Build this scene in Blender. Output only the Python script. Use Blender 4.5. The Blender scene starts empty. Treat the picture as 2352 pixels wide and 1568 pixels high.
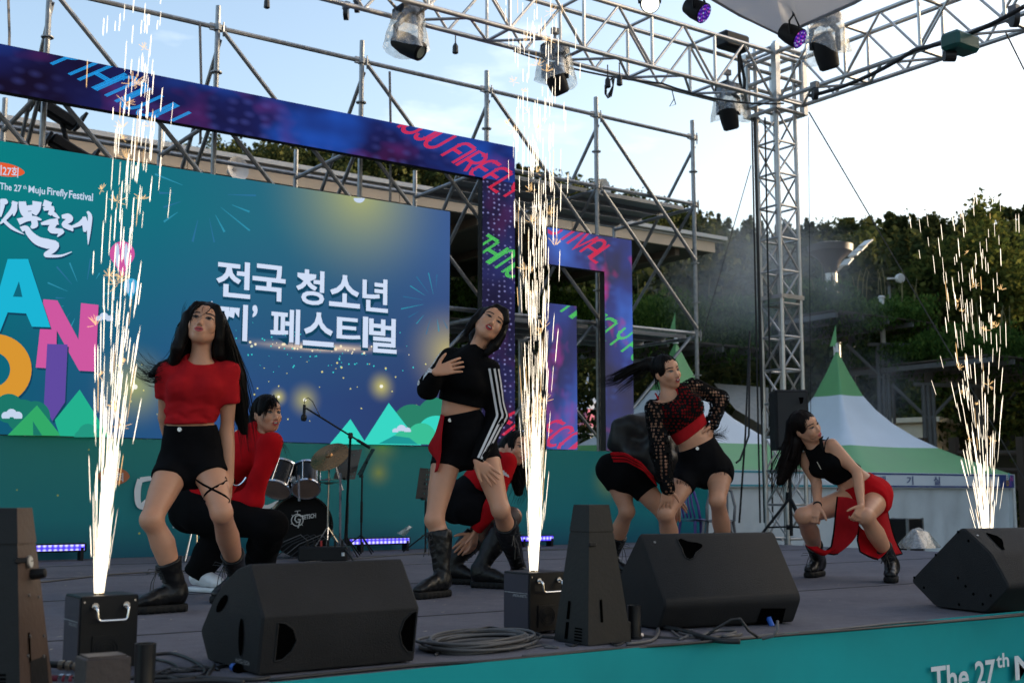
import bpy, bmesh, math, random
import numpy as np
from mathutils import Vector, Matrix
random.seed(7); RNG = np.random.default_rng(11)
R_ = math.radians
scene = bpy.context.scene

# ------------------------------------------------------------------ camera
CAM_H = 0.57                       # above the stage deck (deck top = z 0)
FPX, CX, CY = 2780.0, 1176.0, 784.0   # focal length in units of a 2352 wide frame
PITCH = math.atan((1135-784)/FPX)
YAW = math.atan((5150-1176)*math.cos(PITCH)/FPX)   # angle from the view axis to the stage's long axis (+X)
C0 = Vector((0, 0, CAM_H))
_g = Vector((math.cos(YAW), math.sin(YAW), 0)); CR = Vector((math.sin(YAW), -math.cos(YAW), 0))
CF = _g*math.cos(PITCH) + Vector((0, 0, math.sin(PITCH))); CU = CR.cross(CF)
cam_d = bpy.data.cameras.new('camera'); cam = bpy.data.objects.new('camera', cam_d)
scene.collection.objects.link(cam); scene.camera = cam
cam.location = C0
cam.rotation_euler = Matrix((CR, CU, -CF)).transposed().to_euler()
cam_d.sensor_width = 36; cam_d.lens = 36*FPX/2352
cam_d.clip_start = 0.05; cam_d.clip_end = 2000
cam_d.dof.use_dof = True; cam_d.dof.focus_distance = 7.0; cam_d.dof.aperture_fstop = 4.0

# ------------------------------------------------------------------ light
EXPO = 2.15
SUN_AZ, SUN_EL = R_(-15), R_(12)          # azimuth from +X towards +Y
sun_dir = Vector((math.cos(SUN_AZ)*math.cos(SUN_EL), math.sin(SUN_AZ)*math.cos(SUN_EL), math.sin(SUN_EL)))
world = bpy.data.worlds.new('World'); scene.world = world; world.use_nodes = True
nt = world.node_tree; nt.nodes.clear()
wo = nt.nodes.new('ShaderNodeOutputWorld'); bg = nt.nodes.new('ShaderNodeBackground')
sky = nt.nodes.new('ShaderNodeTexSky'); sky.sky_type = 'NISHITA'; sky.sun_disc = False
sky.sun_elevation = SUN_EL; sky.sun_rotation = math.pi/2 - SUN_AZ
sky.altitude = 200; sky.air_density = 1.0; sky.dust_density = 4.2; sky.ozone_density = 1.0
bg.inputs['Strength'].default_value = 0.10
# thin warm clouds
tc = nt.nodes.new('ShaderNodeTexCoord'); mp = nt.nodes.new('ShaderNodeMapping'); mp.inputs['Scale'].default_value = (2.2, 2.2, 7.5)
mp.inputs['Location'].default_value = (0.35, 0.1, 0.2)
nz = nt.nodes.new('ShaderNodeTexNoise'); nz.inputs['Scale'].default_value = 1.9; nz.inputs['Detail'].default_value = 6; nz.inputs['Roughness'].default_value = 0.55
rp = nt.nodes.new('ShaderNodeValToRGB'); rp.color_ramp.elements[0].position = 0.60; rp.color_ramp.elements[1].position = 0.85
rp.color_ramp.elements[1].color = (0.35, 0.35, 0.35, 1)
mx = nt.nodes.new('ShaderNodeMixRGB'); mx.inputs['Color2'].default_value = (6.5, 6.2, 5.9, 1)
lk = nt.links.new
lk(tc.outputs['Generated'], mp.inputs['Vector']); lk(mp.outputs['Vector'], nz.inputs['Vector']); lk(nz.outputs['Fac'], rp.inputs['Fac'])
lk(rp.outputs['Color'], mx.inputs['Fac']); lk(sky.outputs['Color'], mx.inputs['Color1']); lk(mx.outputs['Color'], bg.inputs['Color'])
lk(bg.outputs['Background'], wo.inputs['Surface'])
sl = bpy.data.lights.new('sun', 'SUN'); sl.energy = 2.4; sl.angle = R_(0.5); sl.color = (1.0, 0.78, 0.52)
so = bpy.data.objects.new('sun', sl); scene.collection.objects.link(so); so.rotation_euler = (-sun_dir).to_track_quat('-Z', 'Y').to_euler()
vs = scene.view_settings; vs.view_transform = 'Standard'; vs.look = 'None'; vs.exposure = EXPO; vs.gamma = 1.0
scene.cycles.use_denoising = True; scene.cycles.max_bounces = 6; scene.cycles.transparent_max_bounces = 24
scene.cycles.diffuse_bounces = 3; scene.cycles.glossy_bounces = 3
scene.cycles.volume_step_rate = 2.0; scene.cycles.volume_bounces = 0

# ------------------------------------------------------------------ photo to place helpers
def ray(u, v): return CF + CR*((u-CX)/FPX) - CU*((v-CY)/FPX)
def PY(u, v, Y): d = ray(u, v); return C0 + d*((Y-C0.y)/d.y)
def PX(u, v, X): d = ray(u, v); return C0 + d*((X-C0.x)/d.x)
def PZ(u, v, z=0.0): d = ray(u, v); return C0 + d*((z-C0.z)/d.z)
def PD(u, v, d): return C0 + ray(u, v)*d
def FPD(u, v, d): return PD(u/1.7415, v/1.7415, d)
def depth(p): return (Vector(p)-C0).dot(CF)

# ------------------------------------------------------------------ materials
MATS = {}
def lin(c):
    return tuple(((x/255)/12.92 if x/255 <= 0.04045 else ((x/255+0.055)/1.055)**2.4) for x in c)
class NG:
    """small helper that writes node graphs"""
    def __init__(s, nt): s.nt = nt
    def n(s, t, **kw):
        nd = s.nt.nodes.new(t)
        for k, v in kw.items():
            if k.startswith('i_'): nd.inputs[k[2:].replace('_', ' ')].default_value = v
            else: setattr(nd, k, v)
        return nd
    def l(s, a, b): s.nt.links.new(a, b)
    def val(s, x): return x
    def m(s, op, a, b=None, c=None):
        nd = s.nt.nodes.new('ShaderNodeMath'); nd.operation = op
        for i, x in enumerate((a, b, c)):
            if x is None: continue
            if isinstance(x, (int, float)): nd.inputs[i].default_value = x
            else: s.l(x, nd.inputs[i])
        return nd.outputs[0]
    def mix(s, f, a, b, mode='MIX'):
        nd = s.nt.nodes.new('ShaderNodeMixRGB'); nd.blend_type = mode
        for i, x in enumerate((f, a, b)):
            if isinstance(x, (int, float)): nd.inputs[i].default_value = x if i == 0 else (x, x, x, 1)
            elif isinstance(x, tuple): nd.inputs[i].default_value = (*x[:3], 1)
            else: s.l(x, nd.inputs[i])
        return nd.outputs[0]
    def noise(s, vec, scale, detail=3, rough=0.5):
        nd = s.n('ShaderNodeTexNoise'); nd.inputs['Scale'].default_value = scale; nd.inputs['Detail'].default_value = detail; nd.inputs['Roughness'].default_value = rough
        if vec is not None: s.l(vec, nd.inputs['Vector'])
        return nd
    def ramp(s, fac, stops):
        nd = s.n('ShaderNodeValToRGB'); cr = nd.color_ramp
        while len(cr.elements) < len(stops): cr.elements.new(0.5)
        for e, (p, c) in zip(cr.elements, stops): e.position = p; e.color = (*c[:3], 1) if isinstance(c, tuple) else (c, c, c, 1)
        s.l(fac, nd.inputs['Fac']); return nd.outputs['Color']
def new_mat(name):
    m = bpy.data.materials.new(name); m.use_nodes = True
    return m, NG(m.node_tree), m.node_tree.nodes['Principled BSDF'], m.node_tree.nodes['Material Output']
def mat(name, col, rough=0.6, metal=0.0, var=0.15, scale=8.0, bump=0.0, bscale=60.0, spec=0.5, sheen=0.0, stretch=None):
    if name in MATS: return MATS[name]
    m, g, b, o = new_mat(name)
    tcn = g.n('ShaderNodeTexCoord'); vec = tcn.outputs['Object']
    if stretch:
        mpn = g.n('ShaderNodeMapping'); mpn.inputs['Scale'].default_value = stretch; g.l(vec, mpn.inputs['Vector']); vec = mpn.outputs['Vector']
    nn = g.noise(vec, scale, 4, 0.6)
    lo = tuple(max(0, c*(1-var)) for c in col); hi = tuple(min(1, c*(1+var)) for c in col)
    g.l(g.ramp(nn.outputs['Fac'], [(0.3, lo), (0.7, hi)]), b.inputs['Base Color'])
    g.l(g.m('MULTIPLY_ADD', nn.outputs['Fac'], 0.2, rough-0.1), b.inputs['Roughness'])
    b.inputs['Metallic'].default_value = metal; b.inputs['Specular IOR Level'].default_value = spec
    if sheen: b.inputs['Sheen Weight'].default_value = sheen
    if bump:
        bn = g.noise(vec, bscale, 3, 0.6); bp = g.n('ShaderNodeBump'); bp.inputs['Strength'].default_value = bump; bp.inputs['Distance'].default_value = 0.01
        g.l(bn.outputs['Fac'], bp.inputs['Height']); g.l(bp.outputs['Normal'], b.inputs['Normal'])
    MATS[name] = m; return m
def emat(name, rgb, strength=1.0, sampling=None):
    """gives off light: rgb is the colour as the picture should show it"""
    if name in MATS: return MATS[name]
    m, g, b, o = new_mat(name)
    e = g.n('ShaderNodeEmission'); e.inputs['Color'].default_value = (*lin(rgb), 1); e.inputs['Strength'].default_value = strength/2**EXPO
    g.l(e.outputs[0], o.inputs['Surface'])
    if sampling: m.cycles.emission_sampling = sampling
    MATS[name] = m; return m

# ------------------------------------------------------------------ mesh helpers
class MB:
    def __init__(s): s.v = []; s.f = []; s.mi = []; s.cur = 0
    def add(s, vs, fs):
        o = len(s.v); s.v.extend([tuple(p) for p in vs]); s.f.extend([tuple(i+o for i in f) for f in fs]); s.mi.extend([s.cur]*len(fs)); return s
    def box(s, c, sz, M=None, bev=0.0):
        x, y, z = [q/2 for q in sz]
        if bev:
            b = min(bev, x*.9, y*.9, z*.9)
            pts = []; 
            for sx in (-1, 1):
                for sy in (-1, 1):
                    for sz_ in (-1, 1):
                        pts += [(sx*x, sy*(y-b), sz_*(z-b)), (sx*(x-b), sy*y, sz_*(z-b)), (sx*(x-b), sy*(y-b), sz_*z)]
            return s.hull(pts, c, M)
        P = [Vector((sx*x, sy*y, sz_*z)) for sx in (-1, 1) for sy in (-1, 1) for sz_ in (-1, 1)]
        if M is not None: P = [M @ p for p in P]
        P = [p+Vector(c) for p in P]
        return s.add(P, [(0, 1, 3, 2), (4, 6, 7, 5), (0, 4, 5, 1), (2, 3, 7, 6), (0, 2, 6, 4), (1, 5, 7, 3)])
    def hull(s, pts, c=(0, 0, 0), M=None):
        bm = bmesh.new()
        for p in pts:
            q = Vector(p)
            if M is not None: q = M @ q
            bm.verts.new(q+Vector(c))
        r = bmesh.ops.convex_hull(bm, input=bm.verts[:]); bad = [g for g in r['geom_interior'] if isinstance(g, bmesh.types.BMVert)]
        if bad: bmesh.ops.delete(bm, geom=bad, context='VERTS')
        bmesh.ops.dissolve_limit(bm, angle_limit=0.02, verts=bm.verts[:], edges=bm.edges[:])
        bm.verts.index_update(); s.add([v.co for v in bm.verts], [[v.index for v in f.verts] for f in bm.faces]); bm.free(); return s
    def cyl(s, a, b, r, r2=None, n=10, cap=True):
        a, b = Vector(a), Vector(b); d = (b-a)
        if d.length < 1e-6: return s
        d.normalize(); x = d.orthogonal().normalized(); y = d.cross(x); r2 = r if r2 is None else r2
        P = []
        for i in range(n):
            t = 2*math.pi*i/n; q = x*math.cos(t)+y*math.sin(t); P += [a+q*r, b+q*r2]
        F = [(2*i, 2*((i+1) % n), 2*((i+1) % n)+1, 2*i+1) for i in range(n)]
        if cap: F += [tuple(2*i for i in range(n))[::-1], tuple(2*i+1 for i in range(n))]
        return s.add(P, F)
    def tube(s, pts, r, n=6, taper=None):
        pts = [Vector(p) for p in pts]; m = len(pts); P = []; x = None
        for i, p in enumerate(pts):
            d = (pts[min(i+1, m-1)]-pts[max(i-1, 0)]).normalized()
            if x is None: x = d.orthogonal().normalized()
            x = (x-d*x.dot(d))
            x = x.normalized() if x.length > 1e-6 else d.orthogonal().normalized()
            y = d.cross(x); rr = r if taper is None else r*taper[i] if hasattr(taper, '__len__') else r*taper(i/(m-1))
            for k in range(n):
                t = 2*math.pi*k/n; P.append(p+x*(rr*math.cos(t))+y*(rr*math.sin(t)))
        F = [(i*n+k, i*n+(k+1) % n, (i+1)*n+(k+1) % n, (i+1)*n+k) for i in range(m-1) for k in range(n)]
        F += [tuple(range(n))[::-1], tuple(range((m-1)*n, m*n))]
        return s.add(P, F)
    def lathe(s, prof, base, axis=(0, 0, 1), n=24, cap=True):
        ax = Vector(axis).normalized(); x = ax.orthogonal().normalized(); y = ax.cross(x); P = []; base = Vector(base)
        for (r, h) in prof:
            for k in range(n):
                t = 2*math.pi*k/n; P.append(base+ax*h+(x*math.cos(t)+y*math.sin(t))*r)
        m = len(prof); F = [(i*n+k, i*n+(k+1) % n, (i+1)*n+(k+1) % n, (i+1)*n+k) for i in range(m-1) for k in range(n)]
        if cap: F += [tuple(range(n))[::-1], tuple(range((m-1)*n, m*n))]
        return s.add(P, F)
    def prism(s, poly, thick):
        """poly: list of 3d points of a flat outline; thick: offset vector"""
        n = len(poly); t = Vector(thick); A = [Vector(p) for p in poly]
        return s.add(A+[p+t for p in A], [tuple(range(n))[::-1], tuple(range(n, 2*n))]+[(i, (i+1) % n, n+(i+1) % n, n+i) for i in range(n)])
    def mesh(s, name='mesh'):
        me = bpy.data.meshes.new(name); me.from_pydata(s.v, [], s.f)
        if s.cur or any(s.mi): me.polygons.foreach_set('material_index', s.mi)
        me.update(); return me
    def obj(s, name, mats, parent=None, smooth=False, **kw):
        return mkobj(name, s.mesh(name), mats, parent, smooth, **kw)
COL = scene.collection
def mkobj(name, me, mats, parent=None, smooth=False, label=None, cat=None, group=None, kind=None, fixn=False):
    if not isinstance(mats, (list, tuple)): mats = [mats]
    for m in mats: me.materials.append(m)
    if fixn:
        bm = bmesh.new(); bm.from_mesh(me); bmesh.ops.recalc_face_normals(bm, faces=bm.faces[:]); bm.to_mesh(me); bm.free()
    if smooth:
        me.polygons.foreach_set('use_smooth', [True]*len(me.polygons))
        if smooth == 'auto': me.set_sharp_from_angle(angle=R_(40))
    o = bpy.data.objects.new(name, me); COL.objects.link(o)
    if parent is not None:
        o.parent = parent
        if parent.get('_w'): o.matrix_parent_inverse = Matrix.Translation(-Vector(parent['_wl']))
    return tag(o, label, cat, group, kind)
def tag(o, label=None, cat=None, group=None, kind=None):
    if label: o['label'] = label
    if cat: o['category'] = cat
    if group: o['group'] = group
    if kind: o['kind'] = kind
    return o
def thing(name, label, cat, loc=(0, 0, 0), group=None, local=False, rot=0.0):
    """Empty at a thing's base. local=False: parts are given in world coordinates"""
    o = bpy.data.objects.new(name, None); COL.objects.link(o); o.location = loc; o.empty_display_size = 0.1
    if not local: o['_w'] = 1; o['_wl'] = tuple(loc)
    else: o.rotation_euler = (0, 0, rot)
    return tag(o, label, cat, group)
def copy_tree(o, parent=None):
    c = o.copy(); COL.objects.link(c); c.parent = parent
    if parent is not None: c.matrix_parent_inverse = o.matrix_parent_inverse
    for ch in list(o.children): copy_tree(ch, c)
    return c
def sub(o, parent):
    """a mesh given in world coordinates under a part that is itself in world coordinates"""
    return o
def world_child(o, part):
    o.parent = part; o.matrix_parent_inverse = part.matrix_parent_inverse.inverted() if False else Matrix.Identity(4)
    return o
def flat(name, polys, mats, parent=None, **kw):
    """flat polygons in 3d, each a list of points; tessellated"""
    mb = MB()
    for p in polys: mb.add(p, [tuple(range(len(p)))])
    return mb.obj(name, mats, parent, **kw)
def text_mesh(body, size=1.0, bold=0.0, space=1.0, align='LEFT'):
    """lettering with Blender's built in font as a 2d mesh: verts, faces"""
    cu = bpy.data.curves.new('t', 'FONT'); cu.body = body; cu.size = size; cu.offset = bold; cu.space_character = space; cu.align_x = align; cu.resolution_u = 3
    ob = bpy.data.objects.new('t', cu); COL.objects.link(ob)
    dg = bpy.context.evaluated_depsgraph_get(); me = bpy.data.meshes.new_from_object(ob.evaluated_get(dg))
    V = [v.co.copy() for v in me.vertices]; F = [tuple(p.vertices) for p in me.polygons]
    bpy.data.objects.remove(ob); bpy.data.curves.remove(cu); bpy.data.meshes.remove(me)
    return V, F
def text_on(name, body, tl, tr, bl, mats, parent, bold=0.0, off=(0, 0, 0), space=1.0, **kw):
    """fit lettering into the parallelogram given by three corners"""
    V, F = text_mesh(body, 1.0, bold, space)
    x0, x1 = min(v.x for v in V), max(v.x for v in V); y0, y1 = min(v.y for v in V), max(v.y for v in V)
    tl, tr, bl = Vector(tl), Vector(tr), Vector(bl); o = Vector(off)
    mb = MB(); mb.add([bl+(tr-tl)*((v.x-x0)/(x1-x0))+(tl-bl)*((v.y-y0)/(y1-y0))+o for v in V], F)
    return mb.obj(name, mats, parent, **kw)
# ================================================================== the setting
YB = 11.07            # plane of the screens and of the skirt under them
YF = 3.53             # front edge of the deck
XR = 10.62            # right end of the deck
GZ = -1.0             # ground level
# ground
m, g, b, o = new_mat('gravel_ground')
tcn = g.n('ShaderNodeTexCoord'); n1 = g.noise(tcn.outputs['Object'], 0.6, 6, 0.65); n2 = g.noise(tcn.outputs['Object'], 30, 3, 0.6)
g.l(g.mix(0.35, g.ramp(n1.outputs['Fac'], [(0.35, (0.10, 0.09, 0.075)), (0.65, (0.17, 0.155, 0.13))]), n2.outputs['Color'], 'OVERLAY'), b.inputs['Base Color']); b.inputs['Roughness'].default_value = 0.95
MB().add([(-300, -300, GZ), (500, -300, GZ), (500, 500, GZ), (-300, 500, GZ)], [(0, 1, 2, 3)]).obj('ground', m, kind='structure')
# deck with carpet
m, g, b, o = new_mat('stage_carpet')
tcn = g.n('ShaderNodeTexCoord'); vec = tcn.outputs['Object']
n1 = g.noise(vec, 1.3, 5, 0.6); n2 = g.noise(vec, 160, 2, 0.7); n3 = g.noise(vec, 14, 4, 0.7)
c = g.ramp(n1.outputs['Fac'], [(0.3, (0.100, 0.097, 0.116)), (0.7, (0.142, 0.138, 0.160))])
c = g.mix(0.5, c, g.ramp(n2.outputs['Fac'], [(0.3, 0.25), (0.72, 0.95)]), 'OVERLAY'); c = g.mix(0.3, c, n3.outputs['Fac'], 'OVERLAY')
vo = g.n('ShaderNodeTexVoronoi'); vo.inputs['Scale'].default_value = 26; g.l(vec, vo.inputs['Vector'])
fl = g.m('LESS_THAN', vo.outputs['Distance'], 0.055); wn = g.n('ShaderNodeTexWhiteNoise'); g.l(vo.outputs['Position'], wn.inputs['Vector'])
fl = g.m('MULTIPLY', fl, g.m('GREATER_THAN', wn.outputs['Value'], 0.82)); c = g.mix(fl, c, (0.30, 0.26, 0.22))
g.l(c, b.inputs['Base Color']); b.inputs['Roughness'].default_value = 0.95; b.inputs['Specular IOR Level'].default_value = 0.15
bp = g.n('ShaderNodeBump'); bp.inputs['Strength'].default_value = 0.5; bp.inputs['Distance'].default_value = 0.004; g.l(n2.outputs['Fac'], bp.inputs['Height']); g.l(bp.outputs['Normal'], b.inputs['Normal'])
carpet = m
deck = MB().box((( -4+XR)/2, (YF+YB+0.9)/2, -0.06), (XR+4, YB+0.9-YF, 0.12)).obj('stage_floor', carpet, kind='structure')
# carpet lengths: shallow seams between the rolls
mb = MB()
for yy in (5.0, 6.85, 8.7, 10.1): mb.box((3.3, yy, 0.001), (XR+3.8, 0.012, 0.005))
mb.obj('carpet_seam', mat('seam', (0.05, 0.05, 0.062), 0.9), deck)
fr = MB().box(((-4+XR)/2, (YF+YB+0.9)/2, -0.56), (XR+3.9, YB+0.8-YF, 0.87)).obj('stage_base', mat('base_black', (0.02, 0.02, 0.022), 0.8), deck)

# teal banner along the front edge
TEAL = mat('banner_vinyl', (0.008, 0.285, 0.300), 0.6, var=0.10, scale=1.4, bump=0.05, bscale=9, spec=0.12)
bt = thing('front_banner', 'teal vinyl banner hung along the front edge of the stage', 'banner', (4, YF, -1))
mb = MB(); nx = 90
for i in range(nx+1):
    x = -4+(XR+4)*i/nx; w = 0.006*math.sin(x*2.1)+0.004*math.sin(x*5.3+1)
    mb.v += [(x, YF-0.035-w*0.3, 0.006), (x, YF-0.047-w, -0.25), (x, YF-0.052-w*1.6, -0.98)]
for i in range(nx):
    for k in range(2): mb.f.append((3*i+k, 3*i+k+1, 3*i+3+k+1, 3*i+3+k)); mb.mi.append(0)
mb.obj('vinyl_sheet', TEAL, bt, smooth=True)
WHITE_PRINT = mat('white_print', (0.62, 0.68, 0.72), 0.5, var=0.04)
pt = lambda u, v: PY(u, v, YF-0.062)
a, b2, c2 = pt(2135, 1531), pt(2282, 1505), pt(2163, 1590)
z1 = pt(2135, 1531).z; z0 = z1-0.118
def txt_front(body, u0, u1, ztop, zbot, bold=0.02):
    A = pt(u0, 1540); B = pt(u1, 1520)
    text_on('lettering', body, (A.x, YF-0.066, ztop), (B.x, YF-0.066, ztop), (A.x, YF-0.066, zbot), WHITE_PRINT, bt, bold=bold)
txt_front('The', 2137, 2222, z1, z1-0.118)
txt_front('27', 2238, 2284, z1, z1-0.118)
txt_front('th', 2288, 2316, z1+0.022, z1-0.045)
txt_front('Muju', 2330, 2460, z1, z1-0.15)

# skirt under the screens (printed vinyl)
m, g, b, o = new_mat('skirt_vinyl')
tcn = g.n('ShaderNodeTexCoord'); sp = g.n('ShaderNodeSeparateXYZ'); g.l(tcn.outputs['Object'], sp.inputs[0])
n1 = g.noise(tcn.outputs['Object'], 2.0, 3)
c = g.ramp(g.m('ADD', g.m('MULTIPLY', sp.outputs['Z'], 0.9), g.m('MULTIPLY', n1.outputs['Fac'], 0.08)), [(0.0, (0.006, 0.09, 0.15)), (0.35, (0.004, 0.19, 0.215)), (1.0, (0.004, 0.20, 0.185))])
vo = g.n('ShaderNodeTexVoronoi'); vo.voronoi_dimensions = '3D'; vo.inputs['Scale'].default_value = 5.5; g.l(tcn.outputs['Object'], vo.inputs['Vector'])
wn = g.n('ShaderNodeTexWhiteNoise'); g.l(vo.outputs['Position'], wn.inputs['Vector'])
dot = g.m('MULTIPLY', g.m('LESS_THAN', vo.outputs['Distance'], 0.055), g.m('GREATER_THAN', wn.outputs['Value'], 0.25))
c = g.mix(dot, c, (0.42, 0.45, 0.10))
def bgl(g, c, x, z, r, col, amt, xn, zn):
    dx = g.m('SUBTRACT', xn, x); dz = g.m('SUBTRACT', zn, z)
    d = g.m('SQRT', g.m('ADD', g.m('MULTIPLY', dx, dx), g.m('MULTIPLY', dz, dz)))
    f = g.m('MAXIMUM', g.m('SUBTRACT', 1.0, g.m('DIVIDE', d, r)), 0.0); f = g.m('MULTIPLY', g.m('MULTIPLY', f, f), amt)
    return g.mix(f, c, col)
for (u, v, r) in ((878, 1020, 0.28), (870, 1085, 0.2), (1400, 1100, 0.35)):
    p = PY(u, v, YB); c = bgl(g, c, p.x, p.z, r, (0.45, 0.48, 0.08), 0.8, sp.outputs['X'], sp.outputs['Z'])
g.l(c, b.inputs['Base Color']); b.inputs['Roughness'].default_value = 0.5; b.inputs['Specular IOR Level'].default_value = 0.3
sk = thing('stage_skirt', 'teal printed vinyl skirt on the stage floor below the screens', 'banner', (4, YB, 0))
SKX1 = PY(1628, 1200, YB).x
mb = MB(); nx = 80
for i in range(nx+1):
    x = -2+(SKX1+2)*i/nx; w = 0.004*math.sin(x*4)+0.003*math.sin(x*9.7)
    mb.v += [(x, YB+0.01+w*0.2, 0.004), (x, YB+w, 0.5), (x, YB+0.004, 1.075)]
for i in range(nx):
    for k in range(2): mb.f.append((3*i+k, 3*i+3+k, 3*i+3+k+1, 3*i+k+1)); mb.mi.append(0)
mb.obj('vinyl_sheet', m, sk, smooth=True)
SK = lambda u, v, l=1: PY(u, v, YB-0.014-0.003*l)
text_on('lettering', 'Festival', SK(638, 1055), SK(722, 1057), SK(638, 1082), WHITE_PRINT, sk, bold=0.02)
def brush(pts, ws, Yp):
    """calligraphic stroke in photo coordinates on the plane Y = Yp"""
    P = [PY(u, v, Yp) for u, v in pts]; n = len(P); L = []; Rr = []
    for i in range(n):
        t = P[min(i+1, n-1)]-P[max(i-1, 0)]; nrm = Vector((-t.z, 0, t.x)).normalized(); L.append(P[i]+nrm*ws[i]/2); Rr.append(P[i]-nrm*ws[i]/2)
    return L, Rr
def brush_obj(name, strokes, Yp, mt, parent, **kw):
    for k, (pts, ws) in enumerate(strokes):
        mb = MB()
        # resample with a spline for soft curves
        A = np.array(pts, float); W = np.array(ws, float); n = len(A); t = np.linspace(0, n-1, (n-1)*5+1)
        def cr(a, tt):
            out = []
            for x in tt:
                i = min(int(x), n-2); f = x-i; p0, p1, p2, p3 = a[max(i-1, 0)], a[i], a[i+1], a[min(i+2, n-1)]
                out.append(0.5*((2*p1)+(-p0+p2)*f+(2*p0-5*p1+4*p2-p3)*f*f+(-p0+3*p1-3*p2+p3)*f**3))
            return np.array(out)
        A2 = cr(A, t); W2 = np.interp(t, np.arange(n), W)
        L, Rr = brush(A2, W2, Yp-0.0004*k); o = len(mb.v); mb.v += [tuple(x) for x in L+Rr]; q = len(L)
        for i in range(q-1): mb.f.append((o+i, o+q+i, o+q+i+1, o+i+1)); mb.mi.append(0)
        mb.obj(name, mt, parent, **kw)
SKP = YB-0.018
brush_obj('calligraphy_stroke', [([(322, 1100), (316, 1128), (320, 1160), (345, 1165)], [.05, .06, .05, .04]), ([(322, 1102), (350, 1098), (392, 1102)], [.05, .04, .03]),
    ([(318, 1165), (352, 1140), (392, 1135), (420, 1148)], [.02, .05, .05, .03]), ([(392, 1150), (402, 1180), (398, 1212)], [.05, .05, .01]),
    ([(508, 1130), (540, 1120), (575, 1140), (600, 1180)], [.03, .06, .06, .03]), ([(585, 1150), (610, 1165), (640, 1150)], [.05, .05, .02])], SKP, WHITE_PRINT, sk)
ORANGE_PRINT = mat('orange_print', (0.36, 0.10, 0.035), 0.5, var=0.06)
def oval(u0, v0, u1, v1, Yp):
    P0, P1 = PY(u0, v0, Yp), PY(u1, v1, Yp); cx, cz = (P0.x+P1.x)/2, (P0.z+P1.z)/2; a, bb = abs(P1.x-P0.x)/2, abs(P0.z-P1.z)/2
    return [(cx+a*math.copysign(abs(math.cos(t))**0.9, math.cos(t)), Yp, cz+bb*math.copysign(abs(math.sin(t))**1.25, math.sin(t))) for t in [2*math.pi*i/28 for i in range(28)]]
flat('oval_print', [oval(225, 1073, 297, 1113, YB-0.018)], ORANGE_PRINT, sk)
text_on('lettering', '제27회', SK(234, 1084, 2), SK(283, 1085, 2), SK(234, 1105, 2), WHITE_PRINT, sk, bold=0.01)
BAL = PY(1562, 1150, SKP)
flat('balloon_print', [[(BAL.x+0.13*math.cos(t), SKP, BAL.z+0.15*math.sin(t)*(1 if math.sin(t) > 0 else 1.35)) for t in [2*math.pi*i/24 for i in range(24)]]], mat('blue_print', (0.06, 0.22, 0.36), 0.5), sk)
flat('balloon_stripe_print', [[(BAL.x+k+0.018*math.cos(t), SKP-0.003, BAL.z-0.02+0.12*math.sin(t)) for t in [2*math.pi*i/12 for i in range(12)]] for k in (-0.05, 0.045)], WHITE_PRINT, sk)

# ------------------------------------------------------------------ foliage tools
def leaf_mat(name, a, b_, c_=None, trans=0.25):
    m, g, b, o = new_mat(name)
    gi = g.n('ShaderNodeNewGeometry'); tcn = g.n('ShaderNodeTexCoord'); nn = g.noise(tcn.outputs['Object'], 0.8, 2)
    f = g.m('ADD', g.m('MULTIPLY', gi.outputs['Random Per Island'], 0.75), g.m('MULTIPLY', nn.outputs['Fac'], 0.3))
    col = g.ramp(f, [(0.1, a), (0.55, b_), (0.95, c_ or b_)])
    d = g.n('ShaderNodeBsdfDiffuse'); t = g.n('ShaderNodeBsdfTranslucent'); ms = g.n('ShaderNodeMixShader'); ms.inputs[0].default_value = trans
    g.l(col, d.inputs['Color']); g.l(col, t.inputs['Color']); g.l(d.outputs[0], ms.inputs[1]); g.l(t.outputs[0], ms.inputs[2]); g.l(ms.outputs[0], o.inputs['Surface'])
    MATS[name] = m; return m
LEAF_FOREST = leaf_mat('leaf_forest', (0.018, 0.028, 0.012), (0.045, 0.058, 0.022), (0.085, 0.085, 0.03), 0.2)
LEAF_TREE = leaf_mat('leaf_tree', (0.022, 0.036, 0.012), (0.055, 0.075, 0.02), (0.12, 0.12, 0.03), 0.3)
LEAF_VINE = leaf_mat('leaf_vine', (0.022, 0.050, 0.012), (0.055, 0.11, 0.024), (0.11, 0.17, 0.035), 0.3)
BARK = mat('bark', (0.045, 0.036, 0.028), 0.9, var=0.4, scale=12, bump=0.5, bscale=25)
def leaf_quads(P, size, rng, aspect=0.6, droop=None):
    """one leaf-sized quad at each point; returns verts, faces"""
    n = len(P); d = rng.normal(size=(n, 3)); d /= np.linalg.norm(d, axis=1)[:, None]
    if droop is not None: d = d*0.6+np.array(droop); d /= np.linalg.norm(d, axis=1)[:, None]
    e = rng.normal(size=(n, 3)); e -= (e*d).sum(1)[:, None]*d; e /= np.linalg.norm(e, axis=1)[:, None]
    s = size*rng.uniform(0.6, 1.3, (n, 1))
    V = np.stack([P-d*s*0.5, P+e*s*aspect*0.5, P+d*s*0.5, P-e*s*aspect*0.5], 1).reshape(-1, 3)
    F = np.arange(4*n).reshape(-1, 4)
    return V, F
def np_mesh(name, V, F, mats, parent=None, smooth=False, **kw):
    me = bpy.data.meshes.new(name); me.vertices.add(len(V)); me.vertices.foreach_set('co', np.asarray(V, np.float32).ravel())
    n = len(F); k = F.shape[1]; me.loops.add(n*k); me.loops.foreach_set('vertex_index', np.asarray(F, np.int32).ravel())
    me.polygons.add(n); me.polygons.foreach_set('loop_start', np.arange(0, n*k, k, dtype=np.int32)); me.polygons.foreach_set('loop_total', np.full(n, k, np.int32))
    me.update(calc_edges=True); me.validate()
    return mkobj(name, me, mats, parent, smooth, **kw)
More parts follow.
